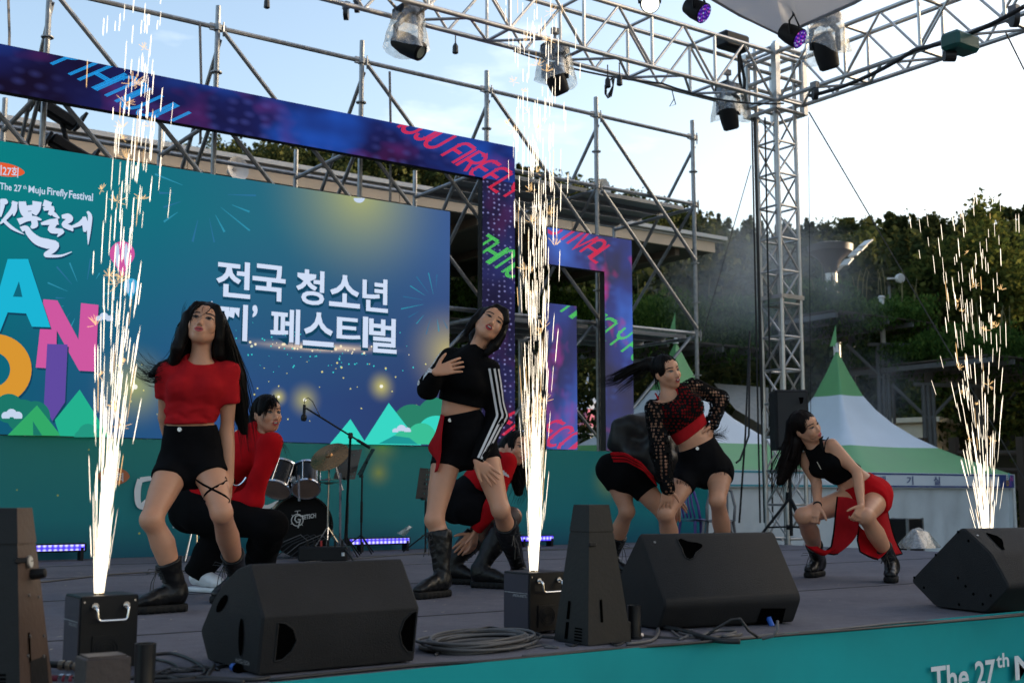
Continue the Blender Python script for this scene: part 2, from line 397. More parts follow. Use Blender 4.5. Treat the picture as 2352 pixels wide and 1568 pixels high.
def clump_points(center, radii, n, rng, nclump=14, cs=0.33):
    """points gathered in clumps through an ellipsoid, thicker at the shell"""
    c = rng.normal(size=(nclump, 3)); c /= np.linalg.norm(c, axis=1)[:, None]; c *= rng.uniform(0.35, 0.95, (nclump, 1))
    k = rng.integers(0, nclump, n); q = rng.normal(size=(n, 3)); q /= np.linalg.norm(q, axis=1)[:, None]
    q *= cs*rng.uniform(0.35, 1.0, (n, 1))*rng.uniform(0.7, 1.3, nclump)[k][:, None]
    return (c[k]+q)*np.array(radii)+np.array(center)
def make_tree(name, label, base, height, rad, n, size, seed, group=None, mt=None):
    rng = np.random.default_rng(seed); base = Vector(base); t = thing(name, label, 'tree', base, group)
    mb = MB(); top = base+Vector((rng.uniform(-.3, .3), rng.uniform(-.3, .3), height*0.8))
    mid = base.lerp(top, 0.45)+Vector((rng.uniform(-.2, .2), rng.uniform(-.2, .2), 0))
    mb.tube([base, base.lerp(mid, .5), mid, mid.lerp(top, .5), top], height*0.022, 8, [1.25, 1, .8, .5, .15])
    for i in range(9):
        s = mid.lerp(top, rng.uniform(-0.25, 0.7)); a = rng.uniform(0, 6.28); e = s+Vector((math.cos(a)*rad*.7, math.sin(a)*rad*.7, rng.uniform(.1, .3)*height))
        mb.tube([s, s.lerp(e, .5)+Vector((0, 0, .25)), e], height*0.009, 5, [1, .6, .2])
    mb.obj('trunk', BARK, t, smooth=True)
    P = clump_points((top.x, top.y, base.z+height*0.62), (rad, rad, height*0.40), n, rng, 26, 0.34)
    V, F = leaf_quads(P, size, rng); np_mesh('crown', V, F, mt or LEAF_TREE, t)
    return t
# ------------------------------------------------------------------ wooded hill
def ridge_v(u):
    return float(np.interp(u, [-700, -100, 250, 430, 700, 1000, 1250, 1370, 1450, 1600, 1750, 1900, 2000, 2100, 2400, 3200, 4200], [420, 390, 345, 330, 322, 345, 392, 415, 448, 482, 505, 512, 506, 500, 505, 540, 620]))
HILL_U = np.linspace(-900, 3600, 46); mb = MB(); HROWS = (34, 42, 52, 62, 74, 110)
def hill_pt(u, r):
    v = ridge_v(u); top = PD(u, v+22, 72); k = min(1.0, (r-34)/36.0)
    d = ray(u, 1135); hd = Vector((d.x, d.y, 0)); hd.normalize(); q = C0+hd*r*1.06
    tz = (top.z-GZ)
    z = GZ+tz*(k**0.9) if r <= 74 else GZ+tz*0.9
    return Vector((q.x, q.y, z))
for u in HILL_U:
    for r in HROWS: mb.v.append(tuple(hill_pt(u, r)))
nr = len(HROWS)
for i in range(len(HILL_U)-1):
    for k in range(nr-1): mb.f.append((i*nr+k, (i+1)*nr+k, (i+1)*nr+k+1, i*nr+k+1)); mb.mi.append(0)
hill = mb.obj('hill', mat('forest_floor', (0.028, 0.032, 0.016), 0.95, var=0.5, scale=0.3), kind='structure', smooth=True)
rng = np.random.default_rng(5); PV = []; 
def forest_tree(base, h, r, n, conic, rng):
    if conic:
        t = rng.uniform(0, 1, n)**0.8; a = rng.uniform(0, 6.283, n); lay = 0.72+0.28*np.sin(t*38+rng.uniform(0, 6)); rr = r*(1.05-t)*np.sqrt(rng.uniform(0.15, 1, n))*lay
        return np.stack([base[0]+rr*np.cos(a), base[1]+rr*np.sin(a), base[2]+h*(0.12+0.88*t)], 1)
    return clump_points((base[0], base[1], base[2]+h*0.58), (r, r, h*0.44), n, rng, 11, 0.42)
allV = []; allF = []; off = 0; trunks = MB()
def put(P, size):
    global off
    V, F = leaf_quads(P, size, rng, 0.75); allV.append(V); allF.append(F+off); off += len(V)
for i in range(230):      # skyline
    u = -250+2900*(i+rng.uniform(-.8, .8))/230; v = ridge_v(u)+rng.uniform(-7, 14); r = rng.uniform(66, 76)
    b0 = hill_pt(u, min(r, 74)); tp = PD(u, v, r/0.99); h = max(3.5, (tp.z-b0.z)*rng.uniform(0.95, 1.02)); h = min(h, 9)
    b0 = Vector((tp.x, tp.y, tp.z-h)); con = rng.random() < 0.45
    put(forest_tree(b0, h, h*(0.25 if con else rng.uniform(.34, .50)), 760, con, rng), 0.26)
    trunks.cyl(b0, b0+Vector((0, 0, h*.7)), .1, .05, 5, False)
for i in range(420):      # the slope below it
    u = rng.uniform(-250, 2750); r = rng.uniform(37, 68); b0 = hill_pt(u, r); h = rng.uniform(4.5, 7.5); con = rng.random() < 0.3
    lim = PD(u, ridge_v(u)+14, r).z
    h = min(h, max(1.5, lim-b0.z))
    put(forest_tree(b0, h, h*(0.24 if con else 0.36), 520, con, rng), 0.32)
fo = np_mesh('forest', np.concatenate(allV), np.concatenate(allF), LEAF_FOREST, kind='stuff')
tag(fo, 'dark wooded hillside of mixed pines and broadleaf trees behind the stage', 'forest')
# big tree on the right, and an unseen row of trees added to keep the low sun off the stage
make_tree('broadleaf_tree', 'tall broadleaf tree with golden evening light on its crown, right of the lamp mast', Vector(PD(2240, 900, 36)).xy.to_3d()+Vector((0, 0, GZ)), 10.3, 2.3, 16000, 0.20, 3)
p = Vector(PD(2460, 900, 40)).xy.to_3d()+Vector((0, 0, GZ)); make_tree('broadleaf_tree', 'broadleaf tree with a rounded crown at the edge of the hillside', p, 10.5, 2.4, 8000, 0.24, 4)
p = Vector(PD(2070, 900, 41)).xy.to_3d()+Vector((0, 0, GZ)); make_tree('broadleaf_tree', 'dark broadleaf tree standing behind the loudspeaker pole', p, 8.2, 2.4, 8000, 0.24, 9)
for i, yy in enumerate((-13, -9, -5, -1.2, 2.6, 6.2, 9.6, 12.6)):
    make_tree('added_shade_tree', 'dense unseen tree in the row added to keep the low sun off the stage', (27.5+(i % 2)*1.6+(3 if i == 7 else 0), yy, GZ), 13.0, 3.6, 9000, 0.68, 20+i, group='unseen trees added to block the low sun')
# ================================================================== screens
BLACKM = mat('black_metal', (0.008, 0.008, 0.009), 0.55, 0.0, spec=.25)
def led_case(name, rects, label, depth_=0.09):
    """cabinet behind a screen made of X-Z rectangles"""
    t = thing(name, label, 'screen', (rects[0][0], YB, rects[0][2]))
    mb = MB()
    for (x0, x1, z0, z1) in rects: mb.box(((x0+x1)/2, YB+depth_/2+0.004, (z0+z1)/2), (x1-x0, depth_, z1-z0))
    mb.obj('cabinet', BLACKM, t); return t
def rect_face(mb, x0, x1, z0, z1, Y): mb.add([(x0, Y, z0), (x1, Y, z0), (x1, Y, z1), (x0, Y, z1)], [(0, 1, 2, 3)])
LX0, LX1, LZ0, LZ1 = -1.2, 6.97, 1.083, 3.66
led = led_case('main_screen', [(LX0, LX1, LZ0, LZ1)], 'large main LED screen with white Korean lettering on teal and blue')
m, g, b, o = new_mat('main_screen_picture')
tcn = g.n('ShaderNodeTexCoord'); sp = g.n('ShaderNodeSeparateXYZ'); g.l(tcn.outputs['Object'], sp.inputs[0]); X, Z = sp.outputs['X'], sp.outputs['Z']
fx = g.m('DIVIDE', g.m('SUBTRACT', X, 2.3), 4.7); fz = g.m('DIVIDE', g.m('SUBTRACT', Z, LZ0), LZ1-LZ0)
topc = g.ramp(fx, [(0.0, lin((12, 126, 130))), (0.3, lin((22, 112, 128))), (0.62, lin((45, 105, 130))), (1.0, lin((62, 92, 145)))])
botc = g.ramp(fx, [(0.0, lin((16, 92, 118))), (0.4, lin((44, 80, 132))), (1.0, lin((46, 58, 106)))])
c = g.mix(g.m('MINIMUM', g.m('MAXIMUM', g.m('MULTIPLY_ADD', fz, 1.5, -0.25), 0.0), 1.0), botc, topc)
def G(u, v, r, rgb, amt):
    global c
    p = PY(u, v, YB); c = bgl(g, c, p.x, p.z, r, lin(rgb), amt, X, Z)
G(825, 440, 1.2, (186, 188, 112), 0.85); G(310, 888, 0.46, (186, 190, 104), 0.7); G(700, 918, 0.22, (205, 198, 110), .75); G(640, 911, 0.12, (215, 205, 110), .9)
G(1030, 810, 0.62, (205, 190, 120), 0.85); G(968, 985, 0.2, (190, 190, 110), 0.6); G(876, 887, 0.2, (215, 205, 110), .9)
# light band with sparkle under the lettering
p = PY(740, 800, YB); dz = g.m('ABSOLUTE', g.m('SUBTRACT', Z, g.m('ADD', p.z+0.02, g.m('MULTIPLY', g.m('SINE', g.m('MULTIPLY', X, 2.2)), 0.02))))
dx = g.m('ABSOLUTE', g.m('SUBTRACT', X, p.x)); band = g.m('MULTIPLY', g.m('MAXIMUM', g.m('SUBTRACT', 1.0, g.m('DIVIDE', dz, 0.07)), 0), g.m('MAXIMUM', g.m('SUBTRACT', 1.0, g.m('DIVIDE', dx, 1.05)), 0))
c = g.mix(g.m('MULTIPLY', g.m('MULTIPLY', band, band), 1.3), c, lin((255, 225, 195)))
e = g.n('ShaderNodeEmission'); e.inputs['Strength'].default_value = 1.0/2**EXPO
# fine pixel rows
row = g.m('MULTIPLY_ADD', g.m('SINE', g.m('MULTIPLY', Z, 700)), 0.03, 0.97); wvn = g.noise(tcn.outputs['Object'], 3, 2); c = g.mix(1.0, c, row, 'MULTIPLY')
g.l(c, e.inputs['Color']); g.l(e.outputs[0], o.inputs['Surface'])
mb = MB(); rect_face(mb, LX0, LX1, LZ0, LZ1, YB); mb.obj('picture', m, led)
LP = lambda l: YB-0.003*l
def px(pts, l): return [PY(u, v, LP(l)) for u, v in pts]
SW = emat('scr_white', (208, 222, 246)); SW2 = emat('scr_white_soft', (196, 212, 236)); SCY = emat('scr_cyan', (28, 180, 212)); SPK = emat('scr_pink', (206, 88, 160)); SOR = emat('scr_orange', (216, 150, 50)); SPU = emat('scr_purple', (96, 74, 160)); SRD = emat('scr_red', (226, 92, 52))
SG1 = emat('scr_green_dark', (28, 118, 104)); SG2 = emat('scr_green', (36, 176, 142)); SG3 = emat('scr_mint', (56, 214, 196)); SG4 = emat('scr_leaf', (50, 168, 104)); SBL = emat('scr_skyblue', (60, 170, 214)); SDK = emat('scr_shadow', (18, 66, 92)); SRAY = emat('scr_ray', (48, 142, 170)); SRAY2 = emat('scr_ray_soft', (44, 112, 152)); STL = emat('scr_twinkle', (60, 214, 214)); SWM = emat('scr_warm', (250, 236, 200)); SYE = emat('scr_yellow', (222, 214, 140))
def cells(body, quads, parent, l, mt, bold):
    for ch, (u0, u1, v0, v1) in zip(body, quads):
        A = PY(u0, v0, LP(l)); B = PY(u1, v0, LP(l)); Cc = PY(u0, v1, LP(l))
        zt = PY(u0+(u1-u0)*.15, v0, LP(l)).z; zb = PY(u1-(u1-u0)*.15, v1, LP(l)).z
        text_on('letter', ch, (A.x, LP(l), zt), (B.x, LP(l), zt), (A.x, LP(l), zb), mt, parent, bold=bold)
L1 = [('전', 498, 577, 596, 686), ('국', 581, 657, 605, 693), ('청', 681, 746, 617, 702), ('소', 757, 828, 629, 708), ('년', 833, 892, 637, 718)]
L2 = [('끼', 498, 570, 695, 783), ('페', 622, 690, 706, 791), ('스', 697, 768, 715, 797), ('티', 774, 846, 722, 798), ('벌', 848, 912, 728, 812)]
for grp in (L1, L2):
    for ch, u0, u1, v0, v1 in grp:
        cells(ch, [(u0-1, u1+1, v0+5, v1+7)], led, 4, SDK, 0.05); cells(ch, [(u0, u1, v0, v1)], led, 5, SW, 0.021)
cells('‘', [(476, 489, 690, 716)], led, 5, SW, 0.03); cells('’', [(580, 592, 700, 730)], led, 5, SW, 0.03)
flat('moon_graphic', [[PY(825+13*math.cos(t), 455+11*math.sin(t), LP(3)) for t in [math.pi*i/14 for i in range(15)]]], SW2, led)
A, B, Cc = PY(0, 419, LP(5)), PY(50, 424, LP(5)), PY(0, 435, LP(5)); text_on('lettering', 'The 27', (A.x, LP(5), A.z), (B.x, LP(5), A.z), (A.x, LP(5), Cc.z), SW2, led, bold=.02)
text_on('lettering', 'th', PY(53, 425, LP(5)), PY(61, 426, LP(5)), PY(53, 434, LP(5)), SW2, led, bold=0.015)
for word, u0, u1, v0, v1 in (('Muju', 66, 104, 426, 448+3), ('Firefly', 109, 156, 430, 453+3), ('Festival', 159, 214, 437, 459)):
    A, B, Cc, Dd = PY(u0, v0, LP(5)), PY(u1, v0+(u1-u0)*.15, LP(5)), PY(u0, v1-4, LP(5)), None
    text_on('lettering', word, (A.x, LP(5), A.z), (B.x, LP(5), A.z), (A.x, LP(5), Cc.z), SW2, led, bold=0.02)
flat('oval_graphic', [oval(-46, 366, 56, 412, LP(4))], SRD, led)
A, B, Cc = PY(-12, 377, LP(5)), PY(43, 380, LP(5)), PY(-12, 401, LP(5)); text_on('lettering', '제27회', (A.x, LP(5), A.z), (B.x, LP(5), A.z), (A.x, LP(5), Cc.z), SW2, led, bold=0.012)
z7 = lambda x, y: ((x*.3189)/1.7415, (500+y*.3189)/1.7415)
z8 = lambda x, y: ((x*.5102)/1.7415, (500+y*.5102)/1.7415)
cal = [([z7(0, 950), z7(60, 965), z7(85, 990)], [.03, .06, .02]), ([z7(20, 960), z7(30, 1010), z7(0, 1150)], [.03, .04, .02]), ([z7(190, 960), z7(160, 1060), z7(60, 1180), z7(0, 1240)], [.05, .04, .03, .01]), ([z7(180, 970), z7(185, 1060), z7(170, 1140)], [.05, .04, .01]),
  ([z7(30, 1180), z7(150, 1290), z7(300, 1370)], [.03, .03, .006]), ([z7(280, 960), z7(290, 1040), z7(320, 1120), z7(400, 1120)], [.06, .07, .06, .05]), ([z7(465, 960), z7(455, 1050), z7(420, 1120)], [.08, .07, .05]), ([z7(300, 1050), z7(440, 1035)], [.05, .05]),
  ([z7(230, 1215), z7(330, 1180), z7(440, 1170), z7(520, 1190)], [.06, .045, .04, .012]), ([z7(425, 1190), z7(435, 1250), z7(390, 1290)], [.05, .06, .02]), ([z7(265, 1310), z7(330, 1290), z7(370, 1360), z7(470, 1450), z7(600, 1490), z7(700, 1500), z7(660, 1570), z7(580, 1620), z7(600, 1640), z7(760, 1640), z7(900, 1590)], [.05, .04, .06, .08, .09, .06, .05, .04, .03, .02, .006]),
  ([z7(545, 975), z7(640, 1010)], [.06, .06]), ([z7(545, 1055), z7(650, 1045), z7(620, 1130)], [.03, .05, .03]), ([z7(640, 1080), z7(690, 1130), z7(745, 1170)], [.03, .04, .01]), ([z7(515, 1240), z7(620, 1220), z7(730, 1210)], [.02, .05, .06]), ([z7(690, 1230), z7(640, 1310), z7(720, 1330), z7(780, 1335), z7(720, 1400)], [.04, .06, .05, .04, .01]),
  ([z7(775, 1150), z7(850, 1150), z7(880, 1180), z7(800, 1250), z7(880, 1290), z7(915, 1330)], [.03, .06, .05, .04, .05, .01]), ([z7(900, 1280), z7(1000, 1240), z7(1060, 1190)], [.02, .04, .05]), ([z7(1055, 1150), z7(1070, 1250), z7(1060, 1340)], [.03, .06, .02]), ([z7(1095, 1085), z7(1130, 1150), z7(1115, 1330), z7(1105, 1500)], [.02, .04, .035, .004])]
brush_obj('calligraphy_stroke_shadow', [([(u+2, v+4) for u, v in p], [w*1.15 for w in ws]) for p, ws in cal], LP(3), SDK, led)
brush_obj('calligraphy_stroke', cal, LP(6), SW, led)
# big coloured letters, balloons, clouds, mountains of the picture
zb = lambda x, y: ((x*.5102)/1.7415, (1000+y*.5102)/1.7415)
def poly(name, pts, mt, l, shadow=True):
    if shadow: flat('shadow_graphic', [[PY(u+3, v+5, LP(l-1)) for u, v in pts]], SDK, led)
    flat(name, [px(pts, l)], mt, led)
poly('letter_graphic', [zb(*q) for q in ((340, 385), (450, 395), (615, 700), (635, 415), (772, 430), (750, 952), (620, 945), (445, 630), (440, 930), (280, 920))], SPK, 8)
mbA = [zb(*q) for q in ((-60, 500), (60, 70), (220, 70), (395, 605), (250, 600), (205, 497), (60, 488), (0, 640), (-60, 640))]
poly('letter_graphic', mbA, SCY, 11); flat('letter_graphic_hole', [px([zb(148, 245), zb(176, 368), zb(102, 365)], 13)], emat('scr_teal', (16, 102, 124)), led)
O_out = [zb(-40+288*math.cos(t), 935+278*math.sin(t)) for t in [2*math.pi*i/40 for i in range(40)]]; O_in = [zb(-70+150*math.cos(t), 935+140*math.sin(t)) for t in [2*math.pi*i/40 for i in range(40)]]
poly('letter_graphic', O_out, SOR, 14); flat('letter_graphic_hole', [px(O_in, 16)], emat('scr_teal', (16, 102, 124)), led)
poly('letter_graphic', [zb(*q) for q in ((370, 735), (530, 740), (510, 1190), (410, 1340), (345, 1200))], SPU, 18)
def circ(name, x, y, r, mt, l, ry=None): flat(name, [px([zb(x+r*math.cos(t), y+(ry or r)*math.sin(t)) for t in [2*math.pi*i/28 for i in range(28)]], l)], mt, led)
for x, y, r, mt, l in ((70, 1240, 115, SG1, 20), (275, 1300, 118, SG1, 20), (180, 1300, 130, SG1, 20)): circ('bush_graphic', x, y, r, mt, l)
VB = zb(0, 1452)[1]
def tri(pts, mt, l): flat('mountain_graphic', [px([zb(*q) for q in pts], l)], mt, led)
tri(((60, 1450), (290, 1215), (480, 1455)), SG4, 22); tri(((430, 1330), (625, 1092), (860, 1466), (470, 1456), (440, 1370)), SG2, 23); tri(((260, 1450), (258, 1340), (330, 1452)), SG1, 24)
for x, y, r in ((690, 1440, 80), (640, 1470, 60), (760, 1455, 60)): flat('bush_graphic', [px([zb(x+r*math.cos(t), min(1466, y+r*math.sin(t))) for t in [2*math.pi*i/24 for i in range(24)]], 25)], emat('scr_bush', (36, 150, 128)), led)
def cloud(pts, l, mt=SW2): 
    for i, (x, y, r) in enumerate(pts): flat('cloud_graphic', [px([zb(x+r*math.cos(t), y+min(0.55*r, r*math.sin(t))) for t in [2*math.pi*i2/24 for i2 in range(24)]], l+0.2*i)], mt, led)
cloud([(90, 1285, 42), (45, 1300, 34), (140, 1300, 36)], 27); cloud([(815, 525, 36), (775, 540, 26), (860, 540, 28)], 27)
def balloon(x, y, r, mt, l):
    circ('balloon_graphic', x, y, r, mt, l); flat('balloon_graphic', [px([zb(x-r*.8, y+r*.5), zb(x+r*.8, y+r*.5), zb(x+r*.22, y+r*1.45), zb(x-r*.22, y+r*1.45)], l+.3)], mt, led)
    for k in (-.38, .32): flat('balloon_stripe_graphic', [px([zb(x+r*k+r*.16*math.cos(t), y+r*.1+r*.95*math.sin(t)) for t in [2*math.pi*i/16 for i in range(16)]], l+1)], SW2, led)
    flat('balloon_basket_graphic', [px([zb(x-r*.22, y+r*1.5), zb(x+r*.22, y+r*1.5), zb(x+r*.18, y+r*1.75), zb(x-r*.18, y+r*1.75)], l+.3)], mt, led)
balloon(958, 30, 98, SPK, 20); balloon(1027, 280, 59, SBL, 20)
zc = lambda x, y: ((1000+x*.5102)/1.7415, (600+y*.5102)/1.7415)
def burst(f, cx, cy, rays, l, thick):
    polys = []
    for (a, r0, r1, w) in rays:
        d = (math.cos(a), math.sin(a)); n = (-d[1], d[0]); p0 = (cx+d[0]*r0, cy+d[1]*r0); p1 = (cx+d[0]*r1, cy+d[1]*r1)
        if not all(LX0 < PY(*f(*pp), YB).x < LX1-.02 and LZ0 < PY(*f(*pp), YB).z < LZ1-.03 for pp in (p0, p1)): continue
        polys.append([PY(*f(p0[0]-n[0]*w*.2, p0[1]-n[1]*w*.2), LP(l)), PY(*f(p1[0]-n[0]*w, p1[1]-n[1]*w), LP(l)), PY(*f(p1[0]+n[0]*w, p1[1]+n[1]*w), LP(l)), PY(*f(p0[0]+n[0]*w*.2, p0[1]+n[1]*w*.2), LP(l))])
    for i_, pl in enumerate(polys): flat('firework_ray_graphic', [pl], SRAY if i_ % 2 else SRAY2, led)
rr = random.Random(3)
burst(z8, 1600, 540, [(a+rr.uniform(-.08, .08), rr.uniform(150, 260), rr.uniform(330, 470), rr.uniform(5, 9)) for a in rr.sample([i*0.36 for i in range(-2, 16)], 17)], 2, 1)
burst(zc, 1450, 1190, [(a+rr.uniform(-.06, .06), rr.uniform(60, 150), rr.uniform(200, 290), rr.uniform(3, 5)) for a in [i*0.37 for i in range(17)]], 2, 1)
burst(zb, 660, 380, [(a+rr.uniform(-.08, .08), rr.uniform(110, 180), rr.uniform(220, 330), rr.uniform(4, 7)) for a in [i*0.4 for i in range(16)]], 2, 1)
spk = [[], [], []]
for i in range(120):
    u = rr.gauss(720, 105); v = 800+(u-740)*0.055+rr.gauss(0, 5 if i < 45 else 30); r = rr.choice([1.2, 1.7, 2.2, 3.0]) if i < 45 else rr.choice([0.8, 1.2, 1.8])
    if 440 < u < 1025 and v < 980: spk[0 if i < 45 else 1].append([PY(u+r*math.cos(t), v+r*math.sin(t), LP(2)) for t in [2*math.pi*k/8 for k in range(8)]])
for i in range(60):
    u, v = rr.uniform(240, 1025), rr.uniform(830, 1000); r = rr.choice([1.2, 1.8, 2.4]); spk[2].append([PY(u+r*math.cos(t), v+r*math.sin(t), LP(2.5)) for t in [2*math.pi*k/8 for k in range(8)]])
flat('sparkle_graphic', spk[0], SWM, led, kind='stuff'); flat('sparkle_graphic', spk[1], STL, led, kind='stuff'); flat('sparkle_graphic', spk[2], SYE, led, kind='stuff')
for u, v, r in ((310, 888, 6), (700, 918, 4), (640, 911, 3), (876, 887, 4), (968, 964, 3)): flat('glow_core_graphic', [[PY(u+r*math.cos(t), v+r*math.sin(t), LP(3)) for t in [2*math.pi*k/14 for k in range(14)]]], emat('scr_core', (248, 246, 232)), led)
VBm = 1021
for pts, mt, l in (([(758, 1019), (805, 962), (842, 1020)], SG3, 20), ([(832, 1020), (893, 925), (968, 1022)], SG3, 21)): flat('mountain_graphic', [px(pts, l)], mt, led)
for u, v, r, mt, l in ((946, 972, 44, emat('scr_bush2', (42, 128, 104)), 18), (1000, 955, 42, emat('scr_bush2', (42, 128, 104)), 18), (1002, 1000, 46, SG3, 19), (968, 1005, 34, emat('scr_bush3', (58, 190, 150)), 22), (1030, 1015, 30, SG2, 23), (930, 1018, 30, emat('scr_bush3', (58, 190, 150)), 22)):
    P = [(u+r*math.cos(t), v+r*math.sin(t)) for t in [2*math.pi*k/28 for k in range(28)]]; P = [(min(a, 1031), min(bb, 1021+(min(a, 1031)-1031)*0.02)) for a, bb in P]; flat('bush_graphic', [px(P, l)], mt, led)
for i, (u, v, r) in enumerate(((922, 986, 11), (908, 990, 7), (936, 989, 8))): flat('cloud_graphic', [[PY(u+r*math.cos(t), v+min(.3*r, r*math.sin(t)), LP(25+.2*i)) for t in [2*math.pi*k/16 for k in range(16)]]], SW2, led)
flat('hill_graphic', [px([(870, 1018), (905, 1000), (940, 1005), (960, 1020)], 24)], emat('scr_teal2', (30, 150, 150)), led)

# arch screen: header and one leg, portal screen, slim panel
def night_mat(name, seed, cols, mag, sx=1.0, dots=None):
    m, g, b, o = new_mat(name)
    tcn = g.n('ShaderNodeTexCoord'); mpn = g.n('ShaderNodeMapping'); mpn.inputs['Location'].default_value = (seed, 0, seed*1.7); mpn.inputs['Scale'].default_value = (sx, 1, 1); g.l(tcn.outputs['Object'], mpn.inputs['Vector'])
    n1 = g.noise(mpn.outputs['Vector'], 0.9, 3, 0.5); n2 = g.noise(mpn.outputs['Vector'], 2.3, 2, 0.5)
    c = g.ramp(n1.outputs['Fac'], [(0.36, lin(cols[0])), (0.5, lin(cols[1])), (0.66, lin(cols[2]))])
    c = g.mix(g.ramp(n2.outputs['Fac'], [(0.56, 0.0), (0.72, mag)]), c, lin(cols[3]))
    # soft rows of out of focus lamps
    vo = g.n('ShaderNodeTexVoronoi'); vo.inputs['Randomness'].default_value = 0.35; mp2 = g.n('ShaderNodeMapping'); mp2.inputs['Scale'].default_value = (5.5, 1, 9.5) if not dots else dots; g.l(tcn.outputs['Object'], mp2.inputs['Vector']); g.l(mp2.outputs['Vector'], vo.inputs['Vector']); vo.inputs['Scale'].default_value = 1
    dm = g.ramp(vo.outputs['Distance'], [(0.0, 0.75), (0.26 if dots else 0.42, 0.0)]); n3 = g.noise(mpn.outputs['Vector'], 1.1, 1); dm = g.m('MULTIPLY', dm, g.ramp(n3.outputs['Fac'], [(0.30 if dots else 0.45, 0.0), (0.5 if dots else .6, 1.0 if dots else 0.45)]))
    c = g.mix(dm, c, lin(cols[4])); e = g.n('ShaderNodeEmission'); e.inputs['Strength'].default_value = 1/2**EXPO; g.l(c, e.inputs['Color']); g.l(e.outputs[0], o.inputs['Surface']); return m
HX0, HX1, HZ0, HZ1, LEGX = -1.0, 7.845, 4.11, 4.54, 7.40
arch = led_case('arch_screen', [(HX0, HX1, HZ0, HZ1), (LEGX, HX1, 1.083, HZ0)], 'dark blue LED arch screen with a long header and one tall leg')
NM1 = night_mat('arch_picture', 3.3, ((24, 18, 42), (28, 32, 84), (34, 84, 186), (104, 42, 108), (84, 92, 176)), 0.5, 0.7)
NM2 = night_mat('arch_leg_picture', 8.1, ((26, 24, 42), (36, 34, 66), (48, 54, 112), (92, 42, 92), (170, 172, 236)), 0.35, 1, (13, 1, 17))
mb = MB(); rect_face(mb, HX0, HX1, HZ0, HZ1, YB); mb.obj('picture', NM1, arch); mb = MB(); rect_face(mb, LEGX, HX1, 1.083, HZ0, YB); mb.obj('picture', NM2, arch)
PX0, PX1, PXL, PZ1, PZ0 = 8.31, 9.60, 9.165, 3.66, 3.225
portal = led_case('portal_screen', [(PX0, PX1, PZ0, PZ1), (PXL, PX1, 1.083, PZ0)], 'violet blue LED portal screen ending in STIVAL lettering, at the end of the row')
NM3 = night_mat('portal_picture', 5.2, ((62, 62, 88), (62, 70, 130), (72, 110, 200), (176, 60, 126), (84, 116, 200)), 0.85, 1.3)
NM4 = night_mat('panel_picture', 12.2, ((54, 56, 90), (58, 66, 124), (66, 96, 176), (150, 60, 140), (74, 104, 190)), 0.6, 1.6)
mb = MB(); rect_face(mb, PX0, PX1, PZ0, PZ1, YB); rect_face(mb, PXL, PX1, 1.083, PZ0, YB); mb.obj('picture', NM3, portal)
panel = led_case('panel_screen', [(8.285, 8.735, 1.083, 2.765)], 'slim upright violet LED panel between the arch leg and the portal screen')
mb = MB(); rect_face(mb, 8.285, 8.735, 1.083, 2.765, YB); mb.obj('picture', NM4, panel)
# triple-line lettering running diagonally over these screens
def arc(cx, cy, r, a0, a1, n=9): return [(cx+r*math.cos(R_(a0+(a1-a0)*i/n)), cy+r*math.sin(R_(a0+(a1-a0)*i/n))) for i in range(n+1)]
GL = {'T': ([[(0, 1), (.7, 1)], [(.35, 1), (.35, 0)]], .75), 'H': ([[(0, 0), (0, 1)], [(.62, 0), (.62, 1)], [(0, .5), (.62, .5)]], .75), 'I': ([[(0, 0), (0, 1)]], .22), 'L': ([[(0, 1), (0, 0), (.5, 0)]], .62),
 'M': ([[(0, 0)]+[(0, .78)]+arc(.22, .78, .22, 180, 0)+[(.44, 0)], [(.44, .78)]+arc(.66, .78, .22, 180, 0)+[(.88, 0)]], 1.0), 'U': ([[(0, 1), (0, .28)]+arc(.28, .28, .28, 180, 360)+[(.56, 1)]], .72),
 'F': ([[(0, 0), (0, .74)]+arc(.26, .74, .26, 180, 90)+[(.6, 1)], [(0, .5), (.45, .5)]], .66), 'R': ([[(0, 0), (0, 1), (.32, 1)]+arc(.32, .73, .27, 90, -90)+[(0, .46)], [(.3, .46), (.56, 0)]], .72),
 'E': ([[(.6, 1), (.28, 1)]+arc(.28, .72, .28, 90, 180)+[(0, .28)]+arc(.28, .28, .28, 180, 270)+[(.6, 0)], [(0, .5), (.48, .5)]], .7), 'Y': ([[(0, 1), (0, .75)]+arc(.27, .75, .27, 180, 360)+[(.54, 1)], [(.27, .48), (.27, 0)]], .68),
 'S': ([[(.55, 1), (.25, 1)]+arc(.25, .76, .24, 90, 270)+arc(.32, .26, .26, 90, -90)+[(0, 0)]], .7), 'V': ([[(0, 1), (.3, 0), (.6, 1)]], .7), 'A': ([[(0, 0), (0, .7)]+arc(.3, .7, .3, 180, 0)+[(.6, 0)], [(0, .42), (.6, .42)]], .74),
 'C': ([[(.58, .86)]+arc(.3, .7, .3, 30, 180)+[(0, .3)]+arc(.3, .3, .3, 180, 330)], .72), 'O': ([arc(.3, .7, .3, 0, 180)+[(0, .3)]+arc(.3, .3, .3, 180, 360)+[(.6, .7)]], .74), 'P': ([[(0, 0), (0, 1), (.32, 1)]+arc(.32, .73, .27, 90, -90)+[(0, .46)]], .72), 'J': ([[(.42, 1), (.42, .25)]+arc(.21, .25, .21, 0, -180)], .58), 'N': ([[(0, 0), (0, .7)]+arc(.3, .7, .3, 180, 0)+[(.6, 0)]], .74), ' ': ([], .4)}
XSC = 0.76
